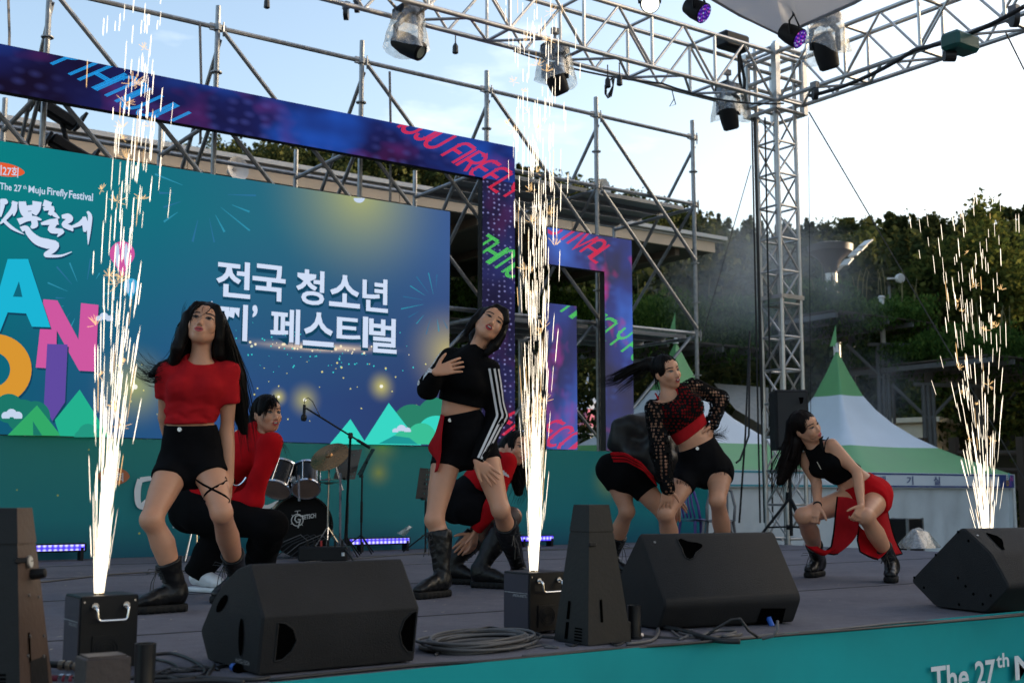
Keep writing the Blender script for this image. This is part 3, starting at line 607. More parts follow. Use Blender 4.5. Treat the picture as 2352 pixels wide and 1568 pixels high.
def tri_text(body, origin, ang, size, shear, mt, clips, parent, l=2, thick=0.15):
    """letters drawn as three parallel lines; ang = direction of writing in the X-Z plane; clipped to the screen"""
    for clip in clips:
        bm = bmesh.new(); xx = 0.0; ca, sa = math.cos(R_(ang)), math.sin(R_(ang)); sh = math.tan(R_(shear))
        for ch in body:
            strokes, adv = GL[ch]
            for s in strokes:
                P = [Vector((x, y)) for x, y in s]
                for k in (-1, 0, 1):
                    L = []; Rr = []
                    for i, p in enumerate(P):
                        d = (P[min(i+1, len(P)-1)]-P[max(i-1, 0)]).normalized(); n = Vector((-d.y, d.x)); 
                        if 0 < i < len(P)-1:
                            d1 = (P[i]-P[i-1]).normalized(); n1 = Vector((-d1.y, d1.x)); cs = max(.5, n.dot(n1)); n = n/cs
                        c0 = p+n*(k*thick/3); w = thick*0.12; L.append(c0+n*w); Rr.append(c0-n*w)
                    vv = []
                    for q in L+Rr:
                        a, b_ = (q.x+xx)*size*XSC+q.y*sh*size, q.y*size; vv.append(bm.verts.new((origin[0]+a*ca-b_*sa, LP(l), origin[1]+a*sa+b_*ca)))
                    n_ = len(L)
                    for i in range(n_-1): bm.faces.new((vv[i], vv[n_+i], vv[n_+i+1], vv[i+1]))
            xx += adv
        for co, no in (((clip[0], 0, 0), (-1, 0, 0)), ((clip[1], 0, 0), (1, 0, 0)), ((0, 0, clip[2]), (0, 0, -1)), ((0, 0, clip[3]), (0, 0, 1))):
            bmesh.ops.bisect_plane(bm, geom=bm.verts[:]+bm.edges[:]+bm.faces[:], plane_co=co, plane_no=no, clear_outer=True)
        if len(bm.faces):
            me = bpy.data.meshes.new('lettering'); bm.to_mesh(me); mkobj('lettering', me, mt, parent)
        bm.free()
TBL = emat('scr_txt_blue', (34, 158, 236)); TRD = emat('scr_txt_red', (226, 44, 72)); TGR = emat('scr_txt_green', (82, 204, 92))
HC = [(HX0, HX1, HZ0+.004, HZ1-.004)]; LC = [(LEGX+.003, HX1-.003, 1.09, HZ0+.004)]; AC = [(HX0, HX1-.003, HZ0+.004, HZ1-.004), (LEGX+.003, HX1-.003, 1.09, HZ0+.004)]
PCL = [(PX0+.003, PX1-.003, PZ0+.003, PZ1-.003), (PXL+.003, PX1-.003, 1.09, PZ0+.003)]; PNC = [(8.288, 8.732, 1.09, 2.76)]
def tt(body, idx, uv, size, mt, clips, parent, frac=0.0):
    """place a diagonal word so that the foot of letter idx stands at a photo position"""
    q = PY(*uv, YB); adv = (sum(GL[c][1] for c in body[:idx])+frac)*size*XSC; an = R_(-22); tri_text(body, (q.x-adv*math.cos(an), q.z-adv*math.sin(an)), -22, size, 34, mt, clips, parent)
z7b = lambda x, y: ((x*.3189)/1.7415, (200+y*.3189)/1.7415)
tt('YTHMUJU', 2, z7b(980, 380), .30, TBL, HC, arch); tt('MUJU FIREFLY', 5, (1013, 358), .31, TRD, AC, arch)
tt('THMUJU', 2, (1121, 606), .30, TGR, LC, arch); tt('FIREFLY FE', 0, (1128, 985), .33, TRD, LC, arch)
tt('FESTIVAL', 7, (1355, 594), .30, TRD, PCL, portal); tt('FIREFLY FE', 6, (1401, 792), .30, TGR, PCL, portal, .27)
tt('NMUJU', 0, (1287, 716), .30, TGR, PNC, panel); tt('ECOC', 1, (1250, 1016), .31, TRD, PNC, panel)

# ================================================================== scaffold behind the screens
GALV = mat('galvanised', (0.30, 0.31, 0.32), 0.45, 0.75, var=0.25, scale=14, bump=0.05)
GALV_D = mat('galvanised_dark', (0.17, 0.165, 0.165), 0.5, 0.6, var=0.3, scale=10)
YS, YR = 11.37, 13.0
sc = thing('scaffold', 'grey tube scaffold of standards, ledgers and diagonal braces behind the screens', 'scaffold', (6, YS, GZ))
XS = [2.71+1.648*i for i in range(-2, 6)]; ZL = (5.27, 4.36, 2.64, 1.05, -0.6)
def tubepart(name, a, b_, r=0.026, mt=GALV, n=8): return MB().cyl(a, b_, r, None, n).obj(name, mt, sc, smooth='auto')
ring = lambda x, y, z: MB().cyl((x, y, z-.006), (x, y, z+.006), .058, None, 12).obj('rosette', GALV, sc)
for i, x in enumerate(XS):
    tubepart('standard', (x, YS, GZ), (x, YS, 5.50), .028); tubepart('standard', (x, YR, GZ), (x, YR, 4.66), .028)
    for z in (4.80, 3.57, 3.05, 2.1, 1.6): ring(x, YS, z)
    for z in ZL[:4]:
        mb = MB(); mb.cyl((x, YS, z-.03), (x, YS, z+.03), .045, None, 10); mb.box((x-.06, YS, z), (.05, .03, .07)); mb.box((x+.06, YS, z), (.05, .03, .07)); mb.cyl((x+.05, YS-.03, z-.09), (x+.05, YS-.03, z+.06), .009, None, 5); mb.obj('rosette', GALV, sc)
    if i < len(XS)-1:
        x2 = XS[i+1]
        for z in ZL: tubepart('ledger', (x, YS, z), (x2, YS, z))
        for z in (4.36, 2.64, 1.05): tubepart('ledger', (x, YR, z), (x2, YR, z), .026)
        tubepart('brace', (x+.05, YS-.045, 5.22), (x2-.03, YS-.045, 3.6), .024); tubepart('brace', (x+.05, YS-.05, 4.3), (x2-.03, YS-.05, 2.7), .024)
        tubepart('brace', (x+.05, YR+.05, 2.6), (x2-.03, YR+.05, 1.1), .022); tubepart('brace', (x2-.05, YS+.05, 2.6), (x+.03, YS+.05, 1.1), .022)
    for z in (4.36, 2.64, 1.05): tubepart('transom', (x, YS, z-.05), (x, YR, z-.05), .024)
    tubepart('brace', (x+.03, YS, 5.15), (x+.03, YR, 3.3), .022); tubepart('brace', (x-.03, YS, 4.3), (x-.03, YR, 2.7), .022)
# perforated planks
m, g, b, o = new_mat('plank_steel'); tcn = g.n('ShaderNodeTexCoord'); mpn = g.n('ShaderNodeMapping'); mpn.inputs['Scale'].default_value = (18, 26, 1); g.l(tcn.outputs['Object'], mpn.inputs['Vector']); vo = g.n('ShaderNodeTexVoronoi'); vo.inputs['Randomness'].default_value = 0; vo.inputs['Scale'].default_value = 1; g.l(mpn.outputs['Vector'], vo.inputs['Vector'])
hole = g.m('LESS_THAN', vo.outputs['Distance'], 0.26); tr = g.n('ShaderNodeBsdfTransparent'); ms = g.n('ShaderNodeMixShader'); g.l(hole, ms.inputs[0]); g.l(b.outputs[0], ms.inputs[1]); g.l(tr.outputs[0], ms.inputs[2]); g.l(ms.outputs[0], o.inputs['Surface']); b.inputs['Base Color'].default_value = (.3, .31, .32, 1); b.inputs['Metallic'].default_value = .7; b.inputs['Roughness'].default_value = .45
for i in range(5, len(XS)-1):
    for z in (4.36, 2.64):
        for yy in (YS+.16, YS+.60, YS+1.04):
            mb = MB(); mb.add([(XS[i]+.03, yy, z), (XS[i+1]-.03, yy, z), (XS[i+1]-.03, yy+.4, z), (XS[i]+.03, yy+.4, z)], [(0, 1, 2, 3)])
            for y2 in (yy, yy+.4): mb.add([(XS[i]+.03, y2, z), (XS[i+1]-.03, y2, z), (XS[i+1]-.03, y2, z-.05), (XS[i]+.03, y2, z-.05)], [(0, 1, 2, 3)])
            mb.obj('plank', m, sc)
# webbing straps that hold the header
STRAP = mat('strap', (0.18, 0.18, 0.185), .8)
for u, v0, v1 in ((18, -30, 190), (459, 55, 330), (895, 165, 480)):
    A = PY(u, v0, YS-.08); Bp = PY(u+1, v1, YS-.16); t = tag(MB().tube([A, A.lerp(Bp, .5)+Vector((.012, 0, 0)), Bp], .014, 4).obj('webbing_strap', STRAP), {18: 'double grey webbing strap down to the header screen at its far left standard', 459: 'grey webbing strap above the THMU lettering of the header screen', 895: 'crossed grey webbing strap above the red FIREFLY lettering of the header'}[u], 'strap', 'straps holding up the header screen')
# ================================================================== roof truss, tower
ALU = mat('aluminium', (0.50, 0.48, 0.46), 0.38, 0.8, var=0.12, scale=9, bump=0.03)
def truss(t, a, b_, up, side, w, h, r=0.026, rw=0.016, step=0.5, zig=True):
    """four chord box truss from a to b; a is the lower near corner; up, side unit vectors; every tube is a part"""
    a, b_ = Vector(a), Vector(b_); up, side = Vector(up)*h, Vector(side)*w; L = (b_-a).length; d = (b_-a).normalized(); n = max(1, round(L/step)); s = L/n
    for o_ in (Vector(), side, up, side+up): MB().cyl(a+o_, b_+o_, r, None, 10).obj('chord', ALU, t, smooth='auto')
    for i in range(n+1):
        p = a+d*s*i
        for q0, q1 in ((Vector(), up), (side, side+up), (Vector(), side), (up, up+side)):
            if i % 2 == 0 or (q1-q0).length == w: MB().cyl(p+q0, p+q1, rw*1.2, None, 7).obj('strut', ALU, t, smooth='auto')
        if i < n:
            e = p+d*s
            for k, o_ in enumerate((Vector(), side)):
                A, Bq = (p+o_, e+o_+up) if (i+k) % 2 == 0 else (p+o_+up, e+o_)
                MB().cyl(A, Bq, rw, None, 7).obj('diagonal', ALU, t, smooth='auto')
            MB().cyl(p if i % 2 else p+side, e+side if i % 2 else e, rw, None, 7).obj('diagonal', ALU, t, smooth='auto')
TX, TY, TZ = 11.06, 10.01, 5.33
rt = thing('rear_roof_truss', 'long aluminium box truss with plastic wrapped lights running across above the screens', 'truss', (5, TY, TZ))
truss(rt, (1.0, 9.80, TZ), (10.80, 9.80, TZ), (0, 0, 1), (0, 1, 0), .42, .60)
st = thing('side_roof_truss', 'aluminium box truss running forward from the tower along the stage side', 'truss', (TX, 6, TZ))
truss(st, (10.85, 9.75, TZ), (10.85, 2.2, TZ), (0, 0, 1), (1, 0, 0), .42, .60)
mt_ = thing('middle_roof_truss', 'thinner aluminium truss crossing above the stage roof, joined to the side truss', 'truss', (6, 7.2, 6.0))
pA = PY(2230, 100, 7.55); truss(mt_, (3.5, 7.35, 5.98), (11.2, 7.35, 5.98), (0, 0, 1), (0, 1, 0), .34, .40, .022, .013, .42)
tw = thing('truss_tower', 'upright aluminium lattice tower carrying the roof at the stage corner', 'tower', (TX, TY, GZ))
for sx in (-1, 1):
    for sy in (-1, 1): MB().cyl((TX+sx*.165, TY+sy*.165, GZ+.1), (TX+sx*.165, TY+sy*.165, 6.1), .026, None, 10).obj('chord', ALU, tw, smooth='auto')
zz = GZ+.25; k = 0
CR4 = [(-1, -1), (1, -1), (1, 1), (-1, 1)]
while zz < 5.2:
    for i in range(4):
        A, Bq = CR4[i], CR4[(i+1) % 4]; pa = lambda c, z: (TX+c[0]*.165, TY+c[1]*.165, z)
        MB().cyl(pa(A, zz), pa(Bq, zz), .015, None, 7).obj('strut', ALU, tw, smooth='auto')
        MB().cyl(pa(A if k % 2 else Bq, zz), pa(Bq if k % 2 else A, zz+.40), .013, None, 7).obj('diagonal', ALU, tw, smooth='auto')
    zz += .40; k += 1
MB().box((TX, TY, 2.93), (.40, .40, .05)).obj('joint_plate', ALU, tw)
# sleeve block round the tower head
slv = thing('tower_sleeve', 'welded aluminium sleeve block where the roof trusses meet at the tower head', 'truss sleeve', (TX, TY, 5.2))
for sx in (-1, 1):
    for sy in (-1, 1): MB().box((TX+sx*.245, TY+sy*.245, 5.62), (.07, .07, .82)).obj('post', ALU, slv)
for z in (5.22, 5.36, 5.62, 5.88, 6.0):
    for i in range(4):
        A, Bq = CR4[i], CR4[(i+1) % 4]; MB().cyl((TX+A[0]*.245, TY+A[1]*.245, z), (TX+Bq[0]*.245, TY+Bq[1]*.245, z), .026, None, 8).obj('rail', ALU, slv, smooth='auto')
hb = thing('chain_hoist', 'black electric chain hoist hanging in the truss above the tower', 'hoist', (10.5, 10.0, 5.9)); 
MB().box((10.35, 10.02, 6.02), (.42, .2, .2), bev=.03).obj('motor', BLACKM, hb); MB().tube([(10.45, 10.02, 5.95), (10.43, 10.0, 5.6), (10.5, 10.0, 5.25)], .02, 5).obj('sling', BLACKM, hb); MB().tube([(10.45, 10.02, 5.95), (10.56, 10.04, 5.6), (10.52, 10.02, 5.25)], .02, 5).obj('sling', BLACKM, hb)
# canopy skin
ctc = thing('roof_canopy', 'pale grey fabric stage canopy seen from below above the trusses', 'canopy', (7, 6, 6.3))
Pc = PD(1802, 84, 12.4); hemA = [PD(1618, -12, 12.0), PD(1700, 36, 12.2), Pc, PD(1838, 62, 11.7), PD(1960, 8, 10.7), PD(2080, -60, 9.8)]
far = Vector((Pc.x-11.5, Pc.y+.6, Pc.z+.55)); frl = Vector((Pc.x-11.5, Pc.y-8.0, Pc.z+.2)); frr = Vector((Pc.x+.4, Pc.y-8.0, Pc.z+.1))
mid0 = Vector((Pc.x-5, Pc.y+.5, Pc.z+.75))
cv = hemA+[frr, frl, far, mid0]; n = len(cv); ctr = Vector((Pc.x-5, Pc.y-3.6, Pc.z+1.5))
mb = MB(); mb.add(cv+[ctr], [(i, (i+1) % n, n) for i in range(n)]); m, g, b, o = new_mat('canopy_fabric'); nnc = g.noise(None, 3, 3); colc = g.ramp(nnc.outputs['Fac'], [(.3, (.50, .50, .52)), (.7, (.58, .58, .60))]); dd_ = g.n('ShaderNodeBsdfDiffuse'); tl_ = g.n('ShaderNodeBsdfTranslucent'); mm_ = g.n('ShaderNodeMixShader'); mm_.inputs[0].default_value = .42; g.l(colc, dd_.inputs['Color']); g.l(colc, tl_.inputs['Color']); g.l(dd_.outputs[0], mm_.inputs[1]); g.l(tl_.outputs[0], mm_.inputs[2]); g.l(mm_.outputs[0], o.inputs['Surface'])
mb.obj('fabric', m, ctc)
mb = MB(); mb.tube(cv+[cv[0]], .018, 5); mb.obj('hem', mat('canopy_hem', (.3, .3, .31), .7), ctc)
# ================================================================== lights on the truss
FILM = None
m, g, b, o = new_mat('plastic_film'); tcn = g.n('ShaderNodeTexCoord'); nn = g.noise(tcn.outputs['Object'], 14, 4, .7); tr = g.n('ShaderNodeBsdfTransparent'); tr.inputs[0].default_value = (.93, .92, .88, 1); ms = g.n('ShaderNodeMixShader'); gl = g.n('ShaderNodeBsdfGlossy'); gl.inputs['Roughness'].default_value = .25; df = g.n('ShaderNodeBsdfTranslucent'); df.inputs[0].default_value = (.8, .79, .74, 1); m2 = g.n('ShaderNodeMixShader'); m2.inputs[0].default_value = .4; g.l(df.outputs[0], m2.inputs[1]); g.l(gl.outputs[0], m2.inputs[2]); g.l(g.ramp(nn.outputs['Fac'], [(.3, .22), (.75, .68)]), ms.inputs[0]); g.l(tr.outputs[0], ms.inputs[1]); g.l(m2.outputs[0], ms.inputs[2]); g.l(ms.outputs[0], o.inputs['Surface']); FILM = m
def moving_head(uv, d, tilt, size, label, seed, film=True, lens=None):
    """uv: photo position of the base; hangs from the truss; tilt: direction the head points"""
    B = PD(*uv, d); t = thing('moving_head_light', label, 'stage light', B, 'moving head lights under the roof trusses'); s = size; up = Vector((0, 0, 1)); rr_ = random.Random(seed)
    MB().box(B+up*.06*s, (.34*s, .26*s, .14*s), bev=.03*s).obj('base', BLACKM, t)
    mb = MB(); mb.cyl(B+up*.12*s, B+up*.30*s, .02*s); mb.box(B+up*.3*s, (.1*s, .06*s, .08*s)); mb.obj('clamp', GALV_D, t)
    hd = B-up*.34*s
    mb = MB()
    for sx in (-1, 1): mb.tube([B-up*.01*s+CR*sx*.06*s, B-up*.1*s+CR*sx*.15*s, hd+CR*sx*.15*s], .035*s, 6)
    mb.obj('yoke', BLACKM, t, smooth='auto')
    ax = Vector(tilt).normalized(); h = MB(); h.lathe([(.03*s, -.2*s), (.11*s, -.19*s), (.135*s, -.05*s), (.13*s, .1*s), (.115*s, .21*s), (.085*s, .23*s), (.08*s, .2*s)], hd, ax, 20); hp = h.obj('head', BLACKM, t, smooth='auto')
    MB().cyl(hd+ax*.205*s, hd+ax*.212*s, .078*s, None, 18).obj('lens', lens or mat('lens_glass', (.25, .28, .25), .08, .0, var=.05), t)
    if film:
        P = []; n = 18; rows = 7; mb = MB()
        for k in range(rows):
            f = k/(rows-1)
            for i in range(n):
                a = 2*math.pi*i/n; r = (.17+.10*f+.05*math.sin(3*a+seed)*f+rr_.uniform(-.012, .012))*s*(1.0 if k else .45); mb.v.append(tuple(B+up*(.17-.56*f+(.06*math.sin(2*a+seed*2)*f))*s+Vector((math.cos(a)*r, math.sin(a)*r, 0))))
        for k in range(rows-1):
            for i in range(n): mb.f.append((k*n+i, k*n+(i+1) % n, (k+1)*n+(i+1) % n, (k+1)*n+i)); mb.mi.append(0)
        mb.obj('plastic_cover', FILM, t, smooth=True)
    return t
moving_head((938, 42), depth((6.0, 9.9, 5.2)), CR*.75-Vector((0, 0, .5))-CF*.35, .82, 'black moving head light in a clear plastic cover with its lens turned sideways', 1)
moving_head((1275, 122), depth((7.9, 9.9, 5.2)), CR*.35-Vector((0, 0, .8))+CF*.2, .82, 'black moving head light in a plastic cover tilted down above the spark fountain', 2)
moving_head((1672, 212), depth((10.5, 9.9, 5.2)), CR*.2-Vector((0, 0, .85))+CF*.2, .82, 'black moving head light in a plastic cover next to the tower head', 3)
moving_head((1893, 50), depth((10.6, 8.6, 5.8)), CR*.25-Vector((0, 0, .85))+CF*.2, .98, 'large black moving head light under the side truss, loosely wrapped in plastic', 4, True)
m, g, b, o = new_mat('led_lens'); tcn = g.n('ShaderNodeTexCoord'); vo = g.n('ShaderNodeTexVoronoi'); vo.inputs['Scale'].default_value = 40; vo.inputs['Randomness'].default_value = .3; g.l(tcn.outputs['Object'], vo.inputs['Vector']); c = g.mix(g.ramp(vo.outputs['Distance'], [(0, 1.0), (.5, 0.0)]), lin((52, 24, 110)), g.ramp(vo.outputs['Color'], [(.3, lin((120, 70, 255))), (.5, lin((240, 90, 190))), (.75, lin((190, 220, 255)))])); e = g.n('ShaderNodeEmission'); g.l(c, e.inputs[0]); e.inputs[1].default_value = 1.3/2**EXPO; g.l(e.outputs[0], o.inputs['Surface']); LEDL = m
def par_light(uv, d, tilt, s, lens, label):
    B = PD(*uv, d); ax = Vector(tilt).normalized(); t = thing('par_light', label, 'stage light', B, 'LED par lights under the canopy'); up = Vector((0, 0, 1))
    MB().lathe([(.05*s, -.22*s), (.1*s, -.2*s), (.125*s, -.08*s), (.13*s, .08*s), (.118*s, .085*s)], B, ax, 22).obj('housing', BLACKM, t, smooth='auto')
    MB().cyl(B+ax*.083*s, B+ax*.088*s, .117*s, None, 22).obj('lens', lens, t)
    mb = MB(); sd = ax.cross(up).normalized()
    for q in (-1, 1): mb.tube([B+sd*q*.14*s, B+sd*q*.15*s+up*.16*s, B+up*.3*s], .014*s, 5)
    mb.obj('bracket', BLACKM, t); MB().cyl(B+up*.28*s, B+up*.45*s, .03*s).obj('clamp', GALV_D, t); return t
par_light((1492, 8), 11.6, -CF*.9-CU*.3, .72, emat('par_white', (255, 255, 235), 2.5), 'round par light glowing white, aimed at the audience')
par_light((1606, 26), 11.8, CR*.55-CU*.45-CF*.5, .78, LEDL, 'round par light with a purple LED face below the canopy edge')
par_light((1826, 84), 11.6, CR*.55-CU*.45-CF*.5, .76, LEDL, 'round par light with a purple LED face hanging by the large moving head')
# cables, plugs and pulleys on the trusses
CABLE = mat('cable_black', (.012, .012, .013), .5)
cab = lambda pts, lab, r=.008: tag(MB().tube(pts, r, 5).obj('hanging_cable', CABLE, smooth=True), lab, 'cable')
def sag(a, b_, s, n=9): a, b_ = Vector(a), Vector(b_); return [a.lerp(b_, i/(n-1))-Vector((0, 0, s*4*(i/(n-1))*(1-i/(n-1)))) for i in range(n)]
cab(sag(PD(1180, 118, 13.2), PD(1500, 190, 13.9), .05)+sag(PD(1520, 192, 13.9), PD(1800, 238, 14.3), .08), 'black cable strung along the lower chord of the rear truss', .012)
cab(sag(PD(1860, 220, 13.0), PD(2100, 115, 11.6), .06)+sag(PD(2110, 112, 11.5), PD(2352, 15, 10.4), .05), 'thick black cable taped along the side truss', .022)
cl = []
for i in range(40): a = i*.9; cl.append(PD(1398+10*math.cos(a)+i*.1, 205+22*math.sin(a*.97)-i*.2, 13.3))
cab(cl, 'coiled black cable hanging under the rear truss', .006)
cab([PD(1543, 205, 13.5), PD(1548, 228, 13.5), PD(1538, 245, 13.5), PD(1552, 240, 13.5), PD(1545, 215, 13.5)], 'short loop of cable tied under the rear truss', .006)
for u, v, lab_ in ((613, 8, 'black rubber plug dangling alone above the scaffold top rail'), (1046, 112, 'black rubber plug hanging from the truss between the two left moving heads'), (1396, 190, 'black rubber plug beside the coiled cable under the truss'), (1423, 185, 'small black plug touching the coiled cable under the truss')):
    p = PD(u, v, 13.2); t = thing('plug_socket', lab_, 'plug', p, 'plugs dangling from the rear truss'); MB().lathe([(.012, .06), (.03, .03), (.034, -.05), (.02, -.06)], p, (0, 0, 1), 10).obj('socket', CABLE, t); MB().cyl(p, p+Vector((0, 0, .2)), .007).obj('lead', CABLE, t)
for u, v, d, lab_ in ((795, 32, 13, 'lower caster wheel at the end of the rear truss'), (820, 15, 13, 'upper caster wheel at the end of the rear truss'), (2330, 45, 10.6, 'caster wheel under the side truss beyond the green trolley'), (1872, 215, 12.9, 'caster wheel on the side truss next to the tower sleeve')):
    p = PD(u, v, d); t = thing('pulley_wheel', lab_, 'wheel', p, 'wheels on the roof trusses'); MB().cyl(p-CR*.025, p+CR*.025, .07, None, 18).obj('tyre', CABLE, t, smooth='auto'); MB().box(p+Vector((0, 0, .09)), (.06, .08, .07)).obj('fork', GALV_D, t)
GRNM = mat('green_paint', (.01, .09, .08), .5); p = PD(2205, 100, 10.9); t = thing('hoist_trolley', 'dark green trolley motor clamped under the side truss', 'motor', p); MB().box(p, (.34, .2, .16), bev=.03).obj('body', GRNM, t); MB().cyl(p-CR*.15-Vector((0, 0, .12)), p-CR*.05-Vector((0, 0, .12)), .05, None, 14).obj('wheel', CABLE, t)
# guy wires and tower cables
tag(MB().cyl(PD(1858, 258, 14.6), PD(2360, 1112, 19.0), .009, None, 6).obj('guy_wire', GALV_D), 'steel guy wire slanting down from the tower head to the right', 'wire')
tag(MB().cyl(PD(2310, 75, 10.8), PD(2352, 160, 11.5), .007, None, 6).obj('guy_wire', GALV_D), 'steel wire running off the outer end of the side truss', 'wire')
tag(MB().cyl(PD(1725, 380, 15.0), PD(1605, 800, 16.5), .006, None, 6).obj('guy_wire', GALV_D), 'thin steel wire slanting down from the tower towards the scaffold end', 'wire')
for u0, u1, r, lb in ((1727, 1746, .012, 'thick black cable hanging straight down the left of the tower'), (1733, 1757, .02, 'black chain bundle hanging beside the tower'), (1857, 1864, .004, 'thin dark cord hanging right of the tower'), (1757, 1775, .012, 'black cable running down inside the tower')):
    tag(MB().tube([PD(u0+(u1-u0)*f, 270+930*f, 14.6) for f in (0, .3, .6, 1)], r, 6).obj('hanging_cable', CABLE), lb, 'cable')
tag(MB().tube([PD(1722, 800, 14.9), PD(1720, 1000, 14.9), PD(1700, 1055, 14.9), PD(1690, 1063, 14.9)], .014, 6).obj('hanging_cable', CABLE, smooth=True), 'black cable curving down in front of the white tents', 'cable')
tag(MB().tube([PD(1722, 760, 15.1), PD(1712, 1000, 15.1), PD(1698, 1200, 15.1)], .014, 6).obj('hanging_cable', CABLE, smooth=True), 'straight black cable hanging in front of the white tents', 'cable')
# ================================================================== pavilion with tiled eave behind the scaffold
FAS = mat('fascia_tan', (0.66, 0.49, 0.34), .6, var=.08, scale=2); GUT = mat('gutter', (.62, .58, .54), .4, var=.06); SOF = mat('soffit', (.085, .066, .05), .8, var=.2)
pv = thing('pavilion', 'long pavilion roof with a tan fascia board and pale gutter behind the scaffold', 'pavilion', (6, 15, GZ))
YP = 14.5; XE = PY(1640, 548, YP).x; ZT = PY(1640, 548, YP).z
for i in range(6):
    a = -4+(XE+4)*i/6; b_ = -4+(XE+4)*(i+1)/6
    MB().box(((a+b_)/2, YP, ZT-.16), (b_-a-.01, .05, .17)).obj('fascia_board', FAS, pv)
MB().box(((XE-3.8)/2, YP-.06, ZT+.0), (XE+4.2, .12, .06)).obj('gutter', GUT, pv); MB().box(((XE-3.8)/2, YP-.03, ZT-.055), (XE+4.1, .03, .03)).obj('gutter_lip', GUT, pv)
mb = MB(); mb.add([(-4, YP+.02, ZT-.24), (XE, YP+.02, ZT-.24), (XE, YP+4.5, ZT-.24), (-4, YP+4.5, ZT-.24), (-4, YP+.02, ZT+.02), (XE, YP+.02, ZT+.02), (XE, YP+4.5, ZT+.0), (-4, YP+4.5, ZT+.0)], [(0, 1, 2, 3), (4, 7, 6, 5), (0, 4, 5, 1), (1, 5, 6, 2), (2, 6, 7, 3), (3, 7, 4, 0)]); mb.obj('roof_slab', SOF, pv)
for i in range(14): MB().box((-3.5+i*1.32, YP+2.2, ZT-.30), (.09, 4.2, .12)).obj('rafter', mat('rafter', (.15, .11, .075), .8), pv)
for i in range(5): MB().box((-2.5+i*3.6, YP+2.6, (GZ+ZT)/2-.2), (.18, .18, ZT-GZ-.4)).obj('post', mat('post_wood', (.10, .08, .06), .8), pv)
# floodlights on the scaffold under the header
for u, v in ((130, 262), (160, 345)):
    p = PY(u, v, YR-.6); t = thing('floodlight', 'upper dark floodlight with barn doors just below the header screen' if v < 300 else 'lower dark floodlight with barn doors just above the main screen', 'floodlight', p, 'floodlights in the scaffold'); M_ = Matrix.Rotation(R_(25), 3, 'Y'); MB().box(p, (.42, .16, .12), M_, bev=.02).obj('housing', BLACKM, t); MB().box(p+Vector((-.24, 0, .05)), (.03, .2, .18), M_).obj('barn_door', BLACKM, t); MB().box(p+Vector((.24, 0, -.04)), (.03, .2, .18), M_).obj('barn_door', BLACKM, t); MB().cyl(p, p+Vector((-.1, 0, .3)), .025).obj('bracket', BLACKM, t)
for u, v in ((545, 385-70), (1385, 455)):
    p = PY(u-5, v+75 if u < 1000 else v-20, YR+.9); t = thing('horn_speaker', 'round grey horn loudspeaker above the main screen' if u < 1000 else 'round grey horn loudspeaker above the portal screen', 'loudspeaker', p, 'horn speakers under the eave'); MB().lathe([(.03, -.14), (.05, -.1), (.08, -.02), (.15, .06), (.155, .07), (.13, .06), (.03, -.02)], p, (.2, -1, .05), 20).obj('horn', GUT, t, smooth='auto'); MB().cyl(p, p+Vector((0, .2, .12)), .02).obj('arm', GUT, t)
# ------------------------------------------------------------------ vine pergolas
def vine_mass(name, label, boxes, n, size, seed, posts=(), mt=None, cat='pergola', wood=None, deckz=None):
    rng = np.random.default_rng(seed); t = thing(name, label, cat, (boxes[0][0], boxes[0][2], GZ)); Ps = []
    vol = [(b[1]-b[0])*(b[3]-b[2]) for b in boxes]; tot = sum(vol)
    for b, v in zip(boxes, vol):
        k = int(n*v/tot); x = rng.uniform(b[0], b[1], k); y = rng.uniform(b[2], b[3], k); top = b[5]+.16*np.sin(x*1.9+seed)+.11*np.sin(x*4.3+y*2)+.08*np.sin(y*3.1)
        f = rng.beta(2.2, 1.3, k); low = b[4]+.14*np.sin(x*2.7+1)+.1*np.sin(y*5)
        z = low+(top-low)*f; cl = np.sin(x*5.1+z*7)*np.sin(y*6+z*3); keep = cl > -.75; Ps.append(np.stack([x, y, z], 1)[keep])
    P = np.concatenate(Ps); V, F = leaf_quads(P, size, rng, .42, (0, 0, -.75)); np_mesh('vine_foliage', V, F, mt or LEAF_VINE, t)
    for b in boxes:
        if deckz is not False:
            q = int((b[1]-b[0])/.7)
            for i in range(q+1): MB().box((b[0]+.1+(b[1]-b[0]-.2)*i/max(1, q), (b[2]+b[3])/2, b[4]+.12), (.06, b[3]-b[2]-.1, .1)).obj('beam', wood or POSTW, t)
            MB().box(((b[0]+b[1])/2, (b[2]+b[3])/2, b[4]+.22), (b[1]-b[0]-.2, b[3]-b[2]-.2, .03)).obj('lattice', SOF, t)
    for (x, y, r) in posts: MB().cyl((x, y, GZ), (x, y, boxes[0][4]+.15), r, None, 10).obj('post', wood or POSTW, t)
    # tendrils reaching out of the top
    mb = MB()
    for i in range(16):
        b = boxes[rng.integers(len(boxes))]; p = Vector((rng.uniform(b[0], b[1]), b[2]+rng.uniform(0, .6), b[5])); h = rng.uniform(.25, .6); s = rng.uniform(-.2, .2); mb.tube([p, p+Vector((s*.3, 0, h*.6)), p+Vector((s, 0, h)), p+Vector((s*1.6, 0, h*.8))], .008, 4, [1, 1, .8, .4])
    mb.obj('tendrils', mat('tendril', (.16, .13, .05), .8), t, kind='stuff'); return t
POSTW = mat('pergola_paint', (.11, .105, .10), .7, var=.15)
vx0 = PY(1000, 700, 17.2).x; vx1 = PY(1770, 700, 17.2).x
vine_mass('vine_pergola', 'long pergola thick with green climbing vines behind the scaffold', [(vx0-3, vx1, 17.0, 19.8, 3.3, 4.35)], 52000, .105, 2, posts=[(vx1-.8-3.2*i, 19.2, .09) for i in range(5)])
c1 = PD(1990, 740, 26); c2 = PD(2290, 830, 25.5)
